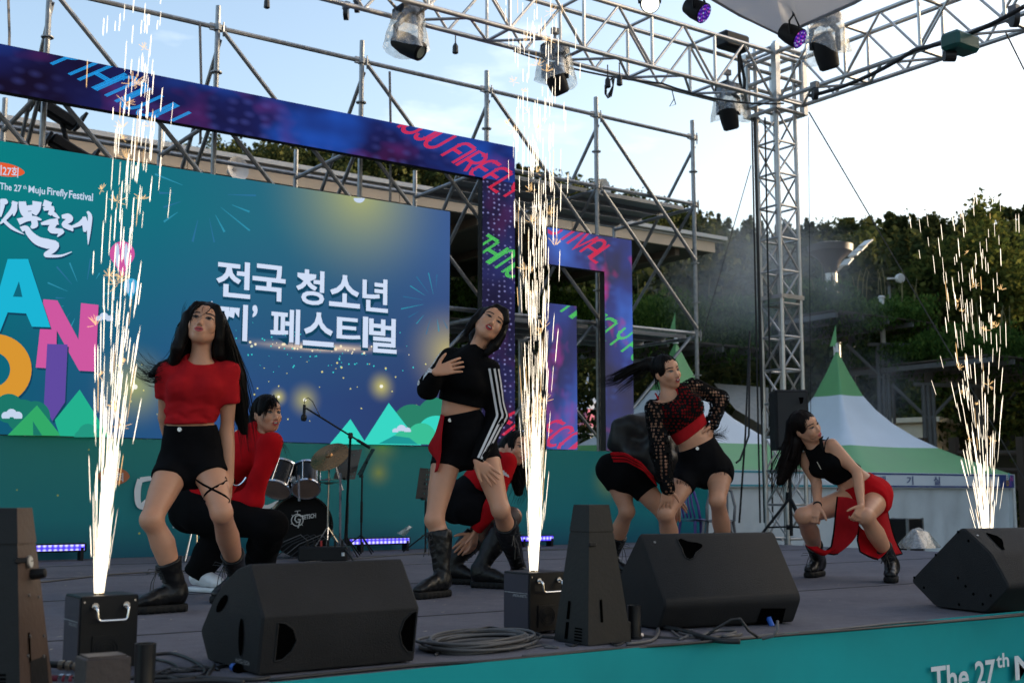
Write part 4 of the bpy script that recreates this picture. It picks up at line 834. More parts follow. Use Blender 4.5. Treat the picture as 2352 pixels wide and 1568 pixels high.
vine_mass('vine_pergola', 'vine covered pergola canopy in front of the lamp mast', [(c1.x-2.2, c1.x+1.2, c1.y-1.0, c1.y+2.2, c1.z-.25, c1.z+.42)], 20000, .11, 3, posts=[(c1.x+.6, c1.y+.9, .07)])
vine_mass('vine_pergola', 'low vine covered pergola canopy below the big broadleaf tree', [(c2.x-2.0, c2.x+2.4, c2.y-1.2, c2.y+2.4, c2.z-.3, c2.z+.42)], 24000, .11, 4, posts=[(c2.x-1.1, c2.y+.9, .09), (c2.x+1.1, c2.y+1.2, .09)])
LM = mat('mast_paint', (.62, .60, .56), .45, var=.06)
def strut_post(u, v0, v1, d, label):
    b_ = PD(u, v1, d); top = PD(u, v0, d); base = Vector((b_.x, b_.y, GZ)); t = thing('pergola_column', label, 'column', base)
    for k in (-1, 0, 1): MB().cyl(base+CR*.1*k, Vector((base.x, base.y, top.z))+CR*.1*k, .045, None, 10).obj('post', POSTW, t)
    tz = top.z
    for s in (-1, 1): MB().cyl(Vector((base.x, base.y, tz-.75)), Vector((base.x, base.y, tz))+CR*s*.75, .035, None, 8).obj('strut', POSTW, t)
    MB().cyl(Vector((base.x, base.y, tz))-CR*.3, Vector((base.x, base.y, tz-.05))+CR*1.35, .045, None, 8).obj('arm', POSTW, t)
strut_post(2032, 788, 950, 25.5, 'grey pergola column of three tubes with slanting struts')
strut_post(2138, 880, 1050, 25.0, 'grey pergola column with slanting struts beside the spark fountain')
# ------------------------------------------------------------------ hedges added as a dark backdrop for the deep shade below the pergolas
def hedge(label, u0, u1, v, d, h, seed, n, th=1.2):
    rng = np.random.default_rng(seed); A, B = PD(u0, v, d), PD(u1, v, d); A.z = B.z = GZ; dr = (B-A); t = thing('hedge', label, 'hedge', A)
    s = rng.uniform(0, 1, n); w = rng.uniform(0, th, n); z = rng.uniform(0, 1, n)**.8*(h+.25*np.sin(s*31)+.2*np.sin(s*13+w*3)); P = np.array(A)+s[:, None]*np.array(dr)+w[:, None]*np.array(CF.xy.to_3d().normalized()); P[:, 2] += z
    V, F = leaf_quads(P, .18, rng, .6); np_mesh('foliage', V, F, LEAF_FOREST, t); mb = MB()
    for i in range(12): q = A+dr*rng.random()+CF*.5; q.z = GZ; mb = MB().cyl(q, q+Vector((0, 0, h*.8)), .04, .02, 6); mb.obj('stem', BARK, t)
hedge('dark hedge added for the deep shade under the long pergola', 950, 1770, 1000, 26, 4.4, 5, 12000)
hedge('dark hedge added as a backdrop behind the white and green tents', 1740, 2120, 1000, 31, 2.6, 6, 9000)
hedge('dark hedge added as a backdrop under the big broadleaf tree', 2110, 2500, 1000, 32, 1.7, 7, 8000)
rngh = np.random.default_rng(77); hq = thing('hedge', 'tall unseen hedge added to stop low sun passing under the tree row', 'hedge', (26, 0, GZ)); nh = 16000  # unseen hedge, added to close the gap where sun leaks below the crowns
Ph = np.stack([rngh.uniform(25.4, 26.8, nh), rngh.uniform(-15, 13.5, nh), GZ+rngh.uniform(0, 1, nh)*4.6], 1); Vh, Fh = leaf_quads(Ph, .5, rngh, .7); np_mesh('foliage', Vh, Fh, LEAF_FOREST, hq)
for i in range(9): MB().cyl((26, -14+3.3*i, GZ), (26, -14+3.3*i, 3), .06, .03, 6).obj('stem', BARK, hq)
# ------------------------------------------------------------------ lamp mast, poles
MAST_D = 29
lm = thing('lamp_mast', 'lamp mast with a white drum, a flared dark bowl and lit reflector panels', 'lamp', Vector(PD(1926, 900, MAST_D)).xy.to_3d()+Vector((0, 0, GZ))); d = MAST_D
B0 = Vector((lm.location.x, lm.location.y, 0)); zz = lambda v: PD(1926, v, d).z
MB().cyl((B0.x, B0.y, GZ), (B0.x, B0.y, zz(664)), .085, None, 12).obj('pole', LM, lm, smooth='auto')
off_ = -CR*.085
MB().cyl(B0+off_+Vector((0, 0, zz(665))), B0+off_+Vector((0, 0, zz(622))), .145, None, 24).obj('drum', LM, lm, smooth='auto')
MB().lathe([(.14, 0), (.16, .10), (.28, .34), (.46, .48), (.53, .52), (.55, .68), (.4, .72)], B0+off_+Vector((0, 0, zz(622)+.003)), (0, 0, 1), 24).obj('bowl', mat('bowl_brown', (.035, .024, .018), .5), lm, smooth='auto')
for k, (u, v) in enumerate(((1936, 606), (1944, 597), (1952, 586))): pass
for u0, v0, u1, v1 in ((1936, 612, 1953, 592), (1956, 590, 1972, 572), (1967, 580, 1985, 562), (1977, 568, 1999, 550)):
    A, Bq = PD(u0, v0, d-.3), PD(u1, v1, d-.1); mx_ = (A+Bq)/2; dx = (Bq-A); w = Vector((0, 0, 1)).cross(dx).normalized(); nrm = dx.cross(w).normalized(); M_ = Matrix((dx.normalized(), w, nrm)).transposed(); MB().box(mx_, (dx.length*.72, .26, .03), M_).obj('reflector_panel', LM, lm)
MB().cyl(B0+Vector((0, 0, zz(622))), PD(1997, 552, d), .03, None, 6).obj('arm', LM, lm)
bb = MB(); q = PD(1912, 645, d-.31); bb.lathe([(.004, -.15), (.032, -.11), (.04, 0), (.034, .09), (.008, .13)], q, (0, 0, 1), 12)
for s in (-1, 1):
    for k in (-.06, 0, .06): bb.tube([q+Vector((0, 0, k)), q+CR*s*.07+Vector((0, 0, k+.03)), q+CR*s*.09+Vector((0, 0, k-.02))], .005, 4)
bb.obj('beetle_emblem', BLACKM, lm)
sp_ = Vector(PD(2052, 900, 27)).xy.to_3d(); spz = PD(2052, 652, 27).z; t = thing('siren_pole', 'thin pole with a round grey loudspeaker disc on a short arm', 'pole', sp_+Vector((0, 0, GZ)))
MB().cyl(sp_+Vector((0, 0, GZ)), Vector((sp_.x, sp_.y, spz)), .035).obj('pole', POSTW, t); ctr = PD(2067, 639, 27); MB().lathe([(.03, -.08), (.09, -.06), (.11, .02), (.1, .05), (.03, .06)], ctr, -CF*.8+CR*.3, 20).obj('speaker_disc', GUT, t, smooth='auto'); MB().cyl(ctr, PD(2038, 640, 27), .02).obj('arm', GUT, t)
sp_ = Vector(PD(2033, 900, 25.8)).xy.to_3d(); spz = PD(2033, 680, 25.8).z; t = thing('bollard_lamp', 'slim white post with a flat cap rising out of the vines', 'post', sp_+Vector((0, 0, GZ))); MB().cyl(sp_+Vector((0, 0, GZ)), Vector((sp_.x, sp_.y, spz)), .055, None, 12).obj('post', LM, t, smooth='auto'); MB().lathe([(.075, 0), (.08, .02), (.05, .05), (.01, .06)], Vector((sp_.x, sp_.y, spz)), (0, 0, 1), 14).obj('cap', GUT, t, smooth='auto')
# ------------------------------------------------------------------ tents
TG = mat('tent_green', (.14, .38, .14), .55, var=.08, scale=1.5); TW = mat('tent_white', (.66, .70, .74), .55, var=.05, scale=1.5); TP = mat('tent_sheet', (.58, .61, .62), .4, var=.08, scale=2.5, bump=.25, bscale=5); TN = mat('tent_navy', (.035, .06, .20), .6); TPK = mat('tent_pink', (.5, .12, .18), .6); TTL = mat('tent_teal', (.03, .28, .34), .6)
PROF = [(.004, 1.0), (.03, .93), (.07, .82), (.15, .63), (.22, .52), (.32, .405), (.45, .295), (.58, .21), (.78, .10), (1.0, 0)]
def tent(cx, cy, w, ze, za, label, c1=None, c2=None, banner=None, name='pagoda_tent'):
    t = thing(name, label, 'tent', (cx, cy, GZ)); c1 = c1 or TG; c2 = c2 or TW; H = za-ze
    def ring(r, h, nseg=10):
        P = []
        for s in range(4):
            a0, a1 = [(-1, -1), (1, -1), (1, 1), (-1, 1)][s], [(-1, -1), (1, -1), (1, 1), (-1, 1)][(s+1) % 4]
            for i in range(nseg):
                f = i/nseg; x, y = a0[0]+(a1[0]-a0[0])*f, a0[1]+(a1[1]-a0[1])*f; sagf = 1-.045*math.sin(math.pi*f)*(1 if .05 < r < .99 else 0); P.append((cx+x*w*r*sagf, cy+y*w*r*sagf, ze+H*h-.05*math.sin(math.pi*f)*r*(1-r)))
        return P
    groups = [(0, 3, c1, 'roof_top'), (3, 7, c2, 'roof_middle'), (7, 9, c1, 'roof_skirt')]
    for a, b_, mt2, nm in groups:
        mb = MB(); n = 40
        for k in range(a, b_+1): mb.v += ring(*PROF[k])
        for k in range(b_-a):
            for i in range(n): mb.f.append((k*n+i, (k+1)*n+i, (k+1)*n+(i+1) % n, k*n+(i+1) % n)); mb.mi.append(0)
        mb.obj(nm, mt2, t, smooth=True)
    MB().lathe([(.05, 0), (.03, .06), (.02, .14), (.005, .16)], (cx, cy, za-.02), (0, 0, 1), 10).obj('finial', LM, t)
    fl = MB(); p = Vector((cx, cy, za+.1)); fl.prism([p, p+Vector((0, 0, .38)), p+CR*-.12+Vector((0, 0, -.02))], (.01, .01, 0)); fl.obj('pennant', c1, t)
    zb = ze-.235
    for s in range(4):
        a0, a1 = [(-1, -1), (1, -1), (1, 1), (-1, 1)][s], [(-1, -1), (1, -1), (1, 1), (-1, 1)][(s+1) % 4]; A = Vector((cx+a0[0]*w, cy+a0[1]*w, 0)); Bq = Vector((cx+a1[0]*w, cy+a1[1]*w, 0)); outv = Vector(((a0[0]+a1[0])/2, (a0[1]+a1[1])/2, 0))
        P = lambda f, z, o_: A.lerp(Bq, f)+outv*o_+Vector((0, 0, z))
        MB().add([P(0, zb, .015), P(1, zb, .015), P(1, ze, .015), P(0, ze, .015)], [(0, 1, 2, 3)]).obj('valance', TW, t)
        for z0, z1 in ((ze-.035, ze-.01), (zb+.01, zb+.035)): MB().add([P(0, z0, .02), P(1, z0, .02), P(1, z1, .02), P(0, z1, .02)], [(0, 1, 2, 3)]).obj('valance_stripe', TN if s == 0 and banner else TTL, t)
        mb = MB(); n = 60; rng = random.Random(s+int(cx*10))
        ph = [rng.uniform(0, 6) for _ in range(4)]
        for i in range(n+1):
            f = i/n
            for k in range(7): z = zb-(zb-GZ)*k/6; q = .035*math.sin(f*38+ph[0]+k*.9)+.03*math.sin(f*17+ph[1]-k*1.3)+.02*math.sin(f*71+ph[2]+k*.3); mb.v.append(tuple(P(f, z, -.05+q*(k/6)**.6)))
        for i in range(n):
            for k in range(6): mb.f.append((i*7+k, i*7+k+1, (i+1)*7+k+1, (i+1)*7+k)); mb.mi.append(0)
        mb.obj('side_sheet', TP, t, smooth=True)
        MB().cyl((A.x, A.y, GZ), (A.x, A.y, ze), .03).obj('pole', LM, t)
    if banner:
        yb = cy-w-.026
        for ch, u in banner:
            q = PY(u, 1100, yb); text_on('letter', ch, (q.x-.085, yb, ze-.055), (q.x+.085, yb, ze-.055), (q.x-.085, yb, ze-.185), TN, t, bold=.015)
        MB().add([(cx+w-.42, yb, zb+.012), (cx+w, yb, zb+.012), (cx+w, yb, ze-.012), (cx+w-.42, yb, ze-.012)], [(0, 1, 2, 3)]).obj('logo_panel', TN, t)
        for ch, dx, dz, mm in (('B', .24, .17, mat('logo_white', (.6, .6, .6), .6)), ('A', .20, .2, mat('logo_cyan', (.05, .4, .5), .6)), ('N', .13, .15, mat('logo_pink', (.5, .08, .3), .6)), ('D', .24, .07, mat('logo_gold', (.55, .3, .04), .6)), ('I', .17, .06, mat('logo_violet', (.12, .06, .3), .6))):
            text_on('letter', ch, (cx+w-dx, yb-.004, zb+dz+.06), (cx+w-dx+.08, yb-.004, zb+dz+.06), (cx+w-dx, yb-.004, zb+dz-.03), mm, t, bold=.03)
    return t
Y0 = 14.0; ta = PY(1922, 806, Y0); cor = PY(2320, 1089, Y0-2.0)
ZE = cor.z
tent(ta.x, Y0, 2.0, ZE, ta.z, 'green and white pagoda tent with blue Korean lettering on its valance', banner=[('소', 1893), ('대', 2026), ('기', 2090), ('실', 2152)])
tb = PY(1552, 786, Y0-.2); tent(tb.x, Y0-.2, 1.9, ZE, tb.z, 'green and white pagoda tent standing behind the scaffold end')
tp = PY(1352, 900, 23); tent(tp.x, 23, 2.0, PY(1352, 1010, 23).z, tp.z, 'pink banded white tent seen through the gap between the screens', c1=TW, c2=TPK)
bl = thing('beige_canopy', 'beige tensioned canopy with a brown underside behind the tents', 'canopy', Vector(PD(1720, 950, 24)).xy.to_3d()+Vector((0, 0, GZ)))
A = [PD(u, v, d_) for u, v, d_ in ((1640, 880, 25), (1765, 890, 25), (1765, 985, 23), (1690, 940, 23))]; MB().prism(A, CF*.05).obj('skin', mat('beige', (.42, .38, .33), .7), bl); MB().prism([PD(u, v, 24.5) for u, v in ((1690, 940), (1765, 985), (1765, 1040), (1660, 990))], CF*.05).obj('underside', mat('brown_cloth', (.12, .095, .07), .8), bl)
for u in (1700, 1750): q = PD(u, 1000, 24); MB().cyl((q.x, q.y, GZ), (q.x, q.y, q.z), .05).obj('post', POSTW, bl)
# low cream building and fence on the right
kb = Vector(PD(2105, 1000, 36)); t = thing('cream_kiosk', 'low cream coloured kiosk in evening sun under the trees', 'kiosk', (kb.x, kb.y, GZ)); kz = PD(2105, 975, 36).z
CRM = mat('cream_wall', (.55, .47, .34), .8, var=.06); rot = Matrix.Rotation(R_(20), 3, 'Z')
MB().box((kb.x, kb.y, (GZ+kz)/2), (2.6, 1.8, kz-GZ), rot).obj('wall', CRM, t); MB().box((kb.x, kb.y, kz+.06), (3.0, 2.2, .14), rot).obj('roof', CRM, t); MB().box(Vector((kb.x, kb.y, GZ+.5))+rot@Vector((-.5, -.905, 0)), (.7, .02, .8), rot).obj('door', mat('door_brown', (.1, .07, .05), .7), t)
fn = thing('wooden_fence', 'dark brown post and rail fence beyond the tent', 'fence', Vector(PD(2200, 1060, 23)).xy.to_3d()+Vector((0, 0, GZ))); BRW = mat('fence_brown', (.055, .035, .022), .8)
fa, fb = PD(2120, 1040, 24), PD(2520, 1040, 21)
for i in range(6): q = fa.lerp(fb, i/5); MB().box((q.x, q.y, (GZ+q.z)/2+.15), (.14, .14, q.z-GZ+.3)).obj('post', BRW, fn)
for k in (0, .32, .64): MB().cyl(fa-Vector((0, 0, k)), fb-Vector((0, 0, k)), .05, None, 8).obj('rail', BRW, fn)
# ================================================================== foreground things on the deck
WB = mat('wedge_paint', (.017, .017, .018), .66, var=.2, scale=5, bump=.35, bscale=220, spec=.18)
HOLE = mat('recess_black', (.0015, .0015, .0015), .9, spec=0.0)
def axis_dir(deg): a = R_(deg); return (_g*math.cos(a)+CR*math.sin(a)).normalized()
def on_plane(u, v, p0, n): d = ray(u, v); return C0+d*((p0-C0).dot(n)/d.dot(n))
def round_poly(P, rads, seg=4):
    out = []; n = len(P)
    for i in range(n):
        a, b_, c_ = P[i-1], P[i], P[(i+1) % n]; r = rads[i] if hasattr(rads, '__len__') else rads
        if r <= 0: out.append(b_); continue
        d0, d1 = (a-b_), (c_-b_); r0 = min(r, d0.length*.45, d1.length*.45); p0, p1 = b_+d0.normalized()*r0, b_+d1.normalized()*r0
        for k in range(seg+1): f = k/seg; out.append(p0*(1-f)**2+b_*2*f*(1-f)+p1*f*f)
    return out
def wedge(label, deg, anchor, prof, length, rads, extras):
    """floor monitor: prof = outline of its near end in photo coordinates, read in the plane through the anchor"""
    ax = axis_dir(deg); p0 = PZ(*anchor); t = thing('stage_monitor', label, 'monitor speaker', p0, 'floor monitor speakers along the stage front')
    P = [on_plane(u, v, p0, ax) for u, v in prof]; P = [Vector((p.x, p.y, max(p.z, .006))) for p in P]
    Q = round_poly(P, rads); mb = MB(); n = len(Q); b = .008
    c_ = sum(Q, Vector())/n; Qi = [c_+(q-c_)*(1-b/max(.05, (q-c_).length)) for q in Q]
    rings = [Qi, [q+ax*b for q in Q], [q+ax*(length-b) for q in Q], [q+ax*length for q in Qi]]
    for rg in rings: mb.v += [tuple(q) for q in rg]
    for k in range(3):
        for i in range(n): mb.f.append((k*n+i, k*n+(i+1) % n, (k+1)*n+(i+1) % n, (k+1)*n+i)); mb.mi.append(0)
    mb.f.append(tuple(range(n))[::-1]); mb.f.append(tuple(range(3*n, 4*n))); mb.mi += [0, 0]
    mb.obj('cabinet', WB, t, smooth='auto', fixn=True); extras(t, P, ax, p0); return t
def patch(t, name, pts, mt, lift=.002, smoothit=True):
    """small panel following four or more 3d points, lifted towards the camera"""
    c_ = sum(pts, Vector())/len(pts); n = (pts[1]-pts[0]).cross(pts[-1]-pts[0]).normalized()
    if n.dot(C0-c_) < 0: n = -n
    return flat(name, [[p+n*lift for p in pts]], mt, t)
def ovalpts(c_, ux, uy, n=20, f=lambda t: 1.0): return [c_+ux*math.cos(2*math.pi*i/n)*f(2*math.pi*i/n)+uy*math.sin(2*math.pi*i/n)*f(2*math.pi*i/n) for i in range(n)]
BLUEP = mat('blue_plug', (.02, .10, .42), .4)
def ex1(t, P, ax, p0):
    # P: top, c1, c2, c3, lowleft, bottomfar, bottomnear, neartop
    nb, ntp = P[6], P[7]; up = (ntp-nb); 
    for f0, w in ((.055, .075), (.515, .075)):
        c_ = nb+up*.55+ax*f0; n = ax.cross(up).normalized(); n = n if n.dot(C0-c_) > 0 else -n
        pts = [c_+ax*x*w+up.normalized()*y*.062 for x, y in ((.0, -1), (.35, -.95), (.75, -.55), (.95, 0), (.75, .6), (.35, .95), (0, 1))]
        if f0 > .3: pts = [c_+ax*(.05-x*w*.85)+up.normalized()*y*.07 for x, y in ((.0, -1), (.35, -.95), (.75, -.55), (.95, 0), (.75, .6), (.35, .95), (0, 1))]
        flat('handle_recess', [[p+n*.0015 for p in pts]], HOLE, t)
        mb = MB(); mb.tube(pts+[pts[0]], .004, 5); mb.obj('handle_rim', WB, t)
    sd = -ax
    for (u, v, w, h, ang) in ((573+18, 1420+18, .02, .055, 0), (545-12, 1376-5, .016, .045, .55)):
        c_ = on_plane(u if False else u, v, p0-ax*.002, ax); ux = (P[6]-P[5]).normalized(); uy = Vector((0, 0, 1)); ux, uy = ux*math.cos(ang)+uy*math.sin(ang), uy*math.cos(ang)-ux*math.sin(ang); pass
    c_ = on_plane(555, 1462, p0, ax)-ax*.003; flat('handle_recess', [ovalpts(c_, (P[6]-P[5]).normalized()*.02, Vector((0, 0, .06)))], HOLE, t)
    c_ = on_plane(511, 1385, p0, ax)-ax*.003; uy = (P[1]-P[3]).normalized(); flat('handle_recess', [ovalpts(c_, uy*.055, uy.cross(ax)*.018)], HOLE, t)
    c_ = on_plane(543, 1530, p0, ax)-ax*.012; MB().cyl(c_, c_+(P[6]-P[5]).normalized()*.03, .013, None, 12).obj('speaker_plug', BLUEP, t); MB().cyl(c_+(P[6]-P[5]).normalized()*.03, c_+(P[6]-P[5]).normalized()*.055, .015, None, 12).obj('socket', HOLE, t)
    A, Bq, Cc = on_plane(541, 1509, p0-ax*.003, ax), on_plane(572, 1518, p0-ax*.003, ax), on_plane(541, 1519, p0-ax*.003, ax); text_on('lettering', '4 HCS-115CH', A, Bq, Cc, mat('print_grey', (.35, .35, .35), .6), t)
z3 = lambda x, y: ((780+x*.4124)/1.7415, (2150+y*.4124)/1.7415)
wedge('big black floor monitor with handle holes in its upright front, beside a spark machine', YAW*180/math.pi, (590, 1554), [z3(520, 250), z3(390, 305), z3(275, 425), z3(175, 590), z3(50, 905), z3(118, 1245), z3(600, 1347), z3(655, 768)], .575, [.012, .03, .03, .03, .02, .01, .005, .006], ex1)
z1_ = lambda x, y: ((2400+x*.4039)/1.7415, (2050+y*.4039)/1.7415)
def ex2(t, P, ax, p0):
    # recess in the sloping face
    a, b_ = P[0], P[3]; dn = (b_-a); n = ax.cross(dn).normalized(); n = n if n.dot(C0-a) > 0 else -n
    f = [on_plane(*z1_(x, y), a+n*.0025, n) for x, y in ((765, 262), (800, 250), (870, 280), (960, 290), (1010, 310), (1020, 340), (990, 365), (950, 395), (925, 450), (890, 462), (850, 445), (825, 400), (810, 350), (780, 300))]
    flat('handle_recess', [f], HOLE, t); mb = MB(); mb.tube(f+[f[0]], .003, 5); mb.obj('handle_rim', WB, t)
    for x, y in ((540, 293), (1805, 270)): q = on_plane(*z1_(x, y), a, n); MB().cyl(q, q+n*.003, .006, None, 10).obj('screw', GALV_D, t)
    a2, b2 = P[3], P[4]; n2 = ax.cross(b2-a2).normalized(); n2 = n2 if n2.dot(C0-a2) > 0 else -n2; q = on_plane(*z1_(1670, 1040), a2, n2)
    F4 = [on_plane(*z1_(x, y), a2+n2*.002, n2) for x, y in ((1600, 945), (1840, 945), (1800, 1095), (1545, 1095))]; flat('socket_plate', [F4], HOLE, t)
    MB().cyl(q, q+n2*.03-Vector((0, 0, .02)), .012, None, 12).obj('speaker_plug', BLUEP, t)
wedge('wide black floor monitor with a heart shaped handle recess in its sloping face', 66, z1_(600, 1172), [z1_(400, 183), z1_(395, 190), z1_(150, 690), z1_(650, 905), z1_(565, 1172), z1_(330, 1150)][0:1]+[z1_(150, 690), z1_(215, 1060), z1_(645, 905)][0:0]+[z1_(150, 700), z1_(260, 1110), z1_(575, 1172), z1_(650, 900)], .70, [.03, .02, .02, .02, .03], lambda t, P, ax, p0: ex2(t, [P[0], P[1], P[2], P[4], P[3]], ax, p0))
z2_ = lambda x, y: ((3550+x*.2869)/1.7415, (2050+y*.2869)/1.7415)
def ex3(t, P, ax, p0):
    a, b_ = P[0], P[1]; n = ax.cross(b_-a).normalized(); n = n if n.z > 0 else -n
    f = [on_plane(*z2_(x, y), a+n*.0025, n) for x, y in ((1370, 270), (1450, 295), (1530, 320), (1600, 370), (1615, 420), (1620, 470), (1640, 515), (1600, 510), (1540, 455), (1470, 380), (1400, 310))]
    flat('handle_recess', [f], HOLE, t)
    q = on_plane(*z2_(1255, 318), a, n); MB().cyl(q, q+n*.003, .006, None, 10).obj('screw', GALV, t)
    for x, y in ((985, 265), (1130, 390), (675, 585), (375, 900), (985, 905), (1090, 1020), (510, 1040), (1000, 1275), (1200, 1130), (1440, 1150), (1330, 1270)): q = on_plane(*z2_(x, y), p0, ax); MB().cyl(q, q-ax*.002, .007, None, 8).obj('screw', HOLE, t)
wedge('black floor monitor with a five sided end plate near the edge of the stage', 66, z2_(1370, 1412), [z2_(1035, 183), z2_(1440, 560), z2_(1705, 1040), z2_(1370, 1412), z2_(670, 1375), z2_(315, 945)], .72, [.04, .03, .03, .02, .03, .03], ex3)

# spark machines
SM = mat('machine_black', (.008, .008, .009), .45, var=.15, scale=6, spec=.2); SMS = mat('machine_navy', (.012, .011, .026), .45, var=.1); CHROME = mat('chrome', (.75, .75, .76), .15, 1.0, var=.04)
def spark_machine(tl, tr, tlb, vb, label, yoff=None):
    """tl, tr: top corners of the front face, tlb: rear top corner of the left side, vb: photo row of the base"""
    p = PZ(tl[0]-3, vb); Yq = p.y; A = PY(*tl, Yq); Bq = PY(*tr, Yq); H = A.z; X0, X1 = A.x, Bq.x; Cc = PX(*tlb, X0); dp = min(.26, max(.14, Cc.y-Yq)); t = thing('spark_machine', label, 'spark machine', ((X0+X1)/2, Yq+dp/2, 0), 'cold spark machines along the stage front')
    MB().box(((X0+X1)/2, Yq+dp/2, H/2+.006), (X1-X0, dp, H-.012), bev=.004).obj('housing', SM, t)
    MB().box((X0-.0015, Yq+dp/2, H/2+.006), (.003, dp-.012, H-.03)).obj('side_panel', SMS, t)
    text_on('lettering', '-SPECIAL EFFECTS-', (X0-.0045, Yq+dp*.62, H*.64), (X0-.0045, Yq+.012, H*.64), (X0-.0045, Yq+dp*.62, H*.60), mat('print_grey', (.35, .35, .35), .6), t); MB().box((X0-.004, Yq+dp/2, H*.665), (.001, dp-.02, .0015)).obj('trim_line', mat('print_grey', (.35, .35, .35), .6), t)
    w = X1-X0; hx = [X0+w*.24, X0+w*.78]; zt = H*.87; mb = MB(); y = Yq-.003; mb.tube(round_poly([Vector((hx[0], y, zt)), Vector((hx[0], y-.028, zt-.004)), Vector((hx[0]+.004, y-.03, zt-.045)), Vector((hx[1]-.004, y-.03, zt-.045)), Vector((hx[1], y-.028, zt-.004)), Vector((hx[1], y, zt))], [0, .01, .012, .012, .01, 0]), .0048, 8); mb.obj('handle', CHROME, t, smooth=True)
    for x in hx: MB().cyl((x, y, zt), (x, y-.006, zt), .011, None, 14).obj('handle_ring', CHROME, t)
    for x in (X0+.012, X1-.012): MB().cyl((x, Yq-.001, H-.018), (x, Yq-.003, H-.018), .0035, None, 8).obj('screw', CHROME, t)
    gx, gz = X0+w*.45, H*.30; mb = MB(); 
    MB().box((gx, Yq-.003, gz), (w*.46, .006, w*.46)).obj('fan_frame', SM, t)
    for r in (.2, .15, .1, .05): mb.tube([(gx+w*r*math.cos(a), Yq-.009, gz+w*r*math.sin(a)) for a in [2*math.pi*k/20 for k in range(21)]], .0016, 4)
    mb.obj('fan_guard', WB, t); cx, cy = X0+w*.42, Yq+dp*.4
    MB().lathe([(.016, 0), (.018, .004), (.012, .005), (.011, -.002)], (cx, cy, H), (0, 0, 1), 16).obj('nozzle', mat('nozzle_bronze', (.3, .2, .08), .35, .8), t)
    for sx in (X0+.03, X1-.03):
        for sy in (Yq+.03, Yq+dp-.03): MB().cyl((sx, sy, 0), (sx, sy, .008), .012, None, 8).obj('foot', CABLE, t)
    return Vector((cx, cy, H))
NOZ1 = spark_machine((186, 1370), (319, 1363), (151, 1363), 1548, 'black spark machine with a chrome handle, next to the black tube and the big monitor')
NOZ2 = spark_machine((1216, 1315), (1300, 1312), (1157, 1312), 1460, 'black spark machine half hidden by the tapered jet tower')
NOZ3 = spark_machine((2262, 1272), (2325, 1268), (2235, 1270), 1362, 'black spark machine hidden behind the five sided floor monitor')
# tapered jet towers
CT = mat('tower_paint', (.009, .009, .0092), .55, var=.3, scale=4, bump=.12, bscale=60, spec=.25); CTB = mat('tower_brown_lit', (.07, .045, .034), .5, var=.25, scale=5, bump=.15, bscale=45, spec=.3)  # lit side of the first tower is put into its lighter brown colour
def jet_tower(near, htop, s, tp_, label, front, rot=0.0):
    p = PZ(*near); X0, Y0_ = p.x, p.y; t = thing('jet_tower', label, 'effects machine', (X0+s/2, Y0_+s/2, 0), 'tapered jet towers along the stage front'); cx, cy = X0+s/2, Y0_+s/2; H = htop; hz = H*.80
    cr_, sr_ = math.cos(rot), math.sin(rot); W = lambda x, y, z: Vector((X0+(x-X0)*cr_-(y-Y0_)*sr_, Y0_+(x-X0)*sr_+(y-Y0_)*cr_, z))
    def frus(z0, z1, a, b_, nm, gap=0):
        mats = [CT, front]; mb = MB(); c4 = [(-1, -1), (1, -1), (1, 1), (-1, 1)]
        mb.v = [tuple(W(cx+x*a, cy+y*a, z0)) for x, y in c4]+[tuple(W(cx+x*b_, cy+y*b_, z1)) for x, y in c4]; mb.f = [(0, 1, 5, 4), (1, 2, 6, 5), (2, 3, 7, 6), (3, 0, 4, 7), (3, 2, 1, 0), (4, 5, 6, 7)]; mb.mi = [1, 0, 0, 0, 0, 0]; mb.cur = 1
        return mb.obj(nm, mats, t)
    hw = lambda z: s/2+(tp_/2-s/2)*z/H
    frus(.004, hz-.003, hw(0), hw(hz), 'body'); frus(hz+.003, H, hw(hz)*1.01, hw(H), 'hood'); frus(hz-.004, hz+.004, hw(hz)*.97, hw(hz)*.97, 'joint')
    n = Vector((0, -1, (s-tp_)/2/H)).normalized(); fp = lambda fx, z: W(cx+fx*hw(z), cy-hw(z)-.002, z); lp = lambda fy, z: W(cx-hw(z)-.002, cy+fy*hw(z), z)
    for f0, z0, z1 in ((-.35, H*.16, H*.32),): flat('slot', [[fp(f0-.05, z0), fp(f0+.08, z0), fp(f0+.08, z1), fp(f0-.05, z1)]], HOLE, t)
    for z0, z1 in ((H*.17, H*.30), (H*.03, H*.15)): flat('slot', [[lp(.2, z0), lp(.38, z0), lp(.38, z1), lp(.2, z1)]], HOLE, t)
    for k in range(5): z0 = H*.025+k*.011; flat('vent_slot', [[lp(-.65, z0), lp(-.2, z0), lp(-.2, z0+.006), lp(-.65, z0+.006)]], HOLE, t)
    q = fp(-.85, H*.715); MB().box(q-Vector((0, .006, 0)), (.035, .012, .016), bev=.003).obj('latch', BLACKM, t)
    return t, fp, lp, hw, H, cx, cy
t, fp, lp, hw, H, cx, cy = jet_tower((1351, 1484), .53, .215, .10, 'black tapered jet tower with vent slots between the wide monitor and the coiled cable', CT)
q = PZ(1352, 1490); 
def small_box(u0, u1, vt, vb, d_, label, mt):
    p = PZ(u0, vb); A = PY(u0, vt, p.y); Bq = PY(u1, vt, p.y); w = Bq.x-A.x; t = thing('power_box', label, 'box', (A.x+w/2, p.y+d_/2, 0)); MB().box((A.x+w/2, p.y+d_/2, A.z/2), (w, d_, A.z-.004), bev=.003).obj('case', mt, t); MB().box((A.x+w/2, p.y+d_/2, A.z+.0), (w-.02, d_-.02, .006)).obj('lid', mt, t); return t
small_box(1397, 1450, 1429, 1476, .10, 'small black steel box at the foot of the dark jet tower', CT)
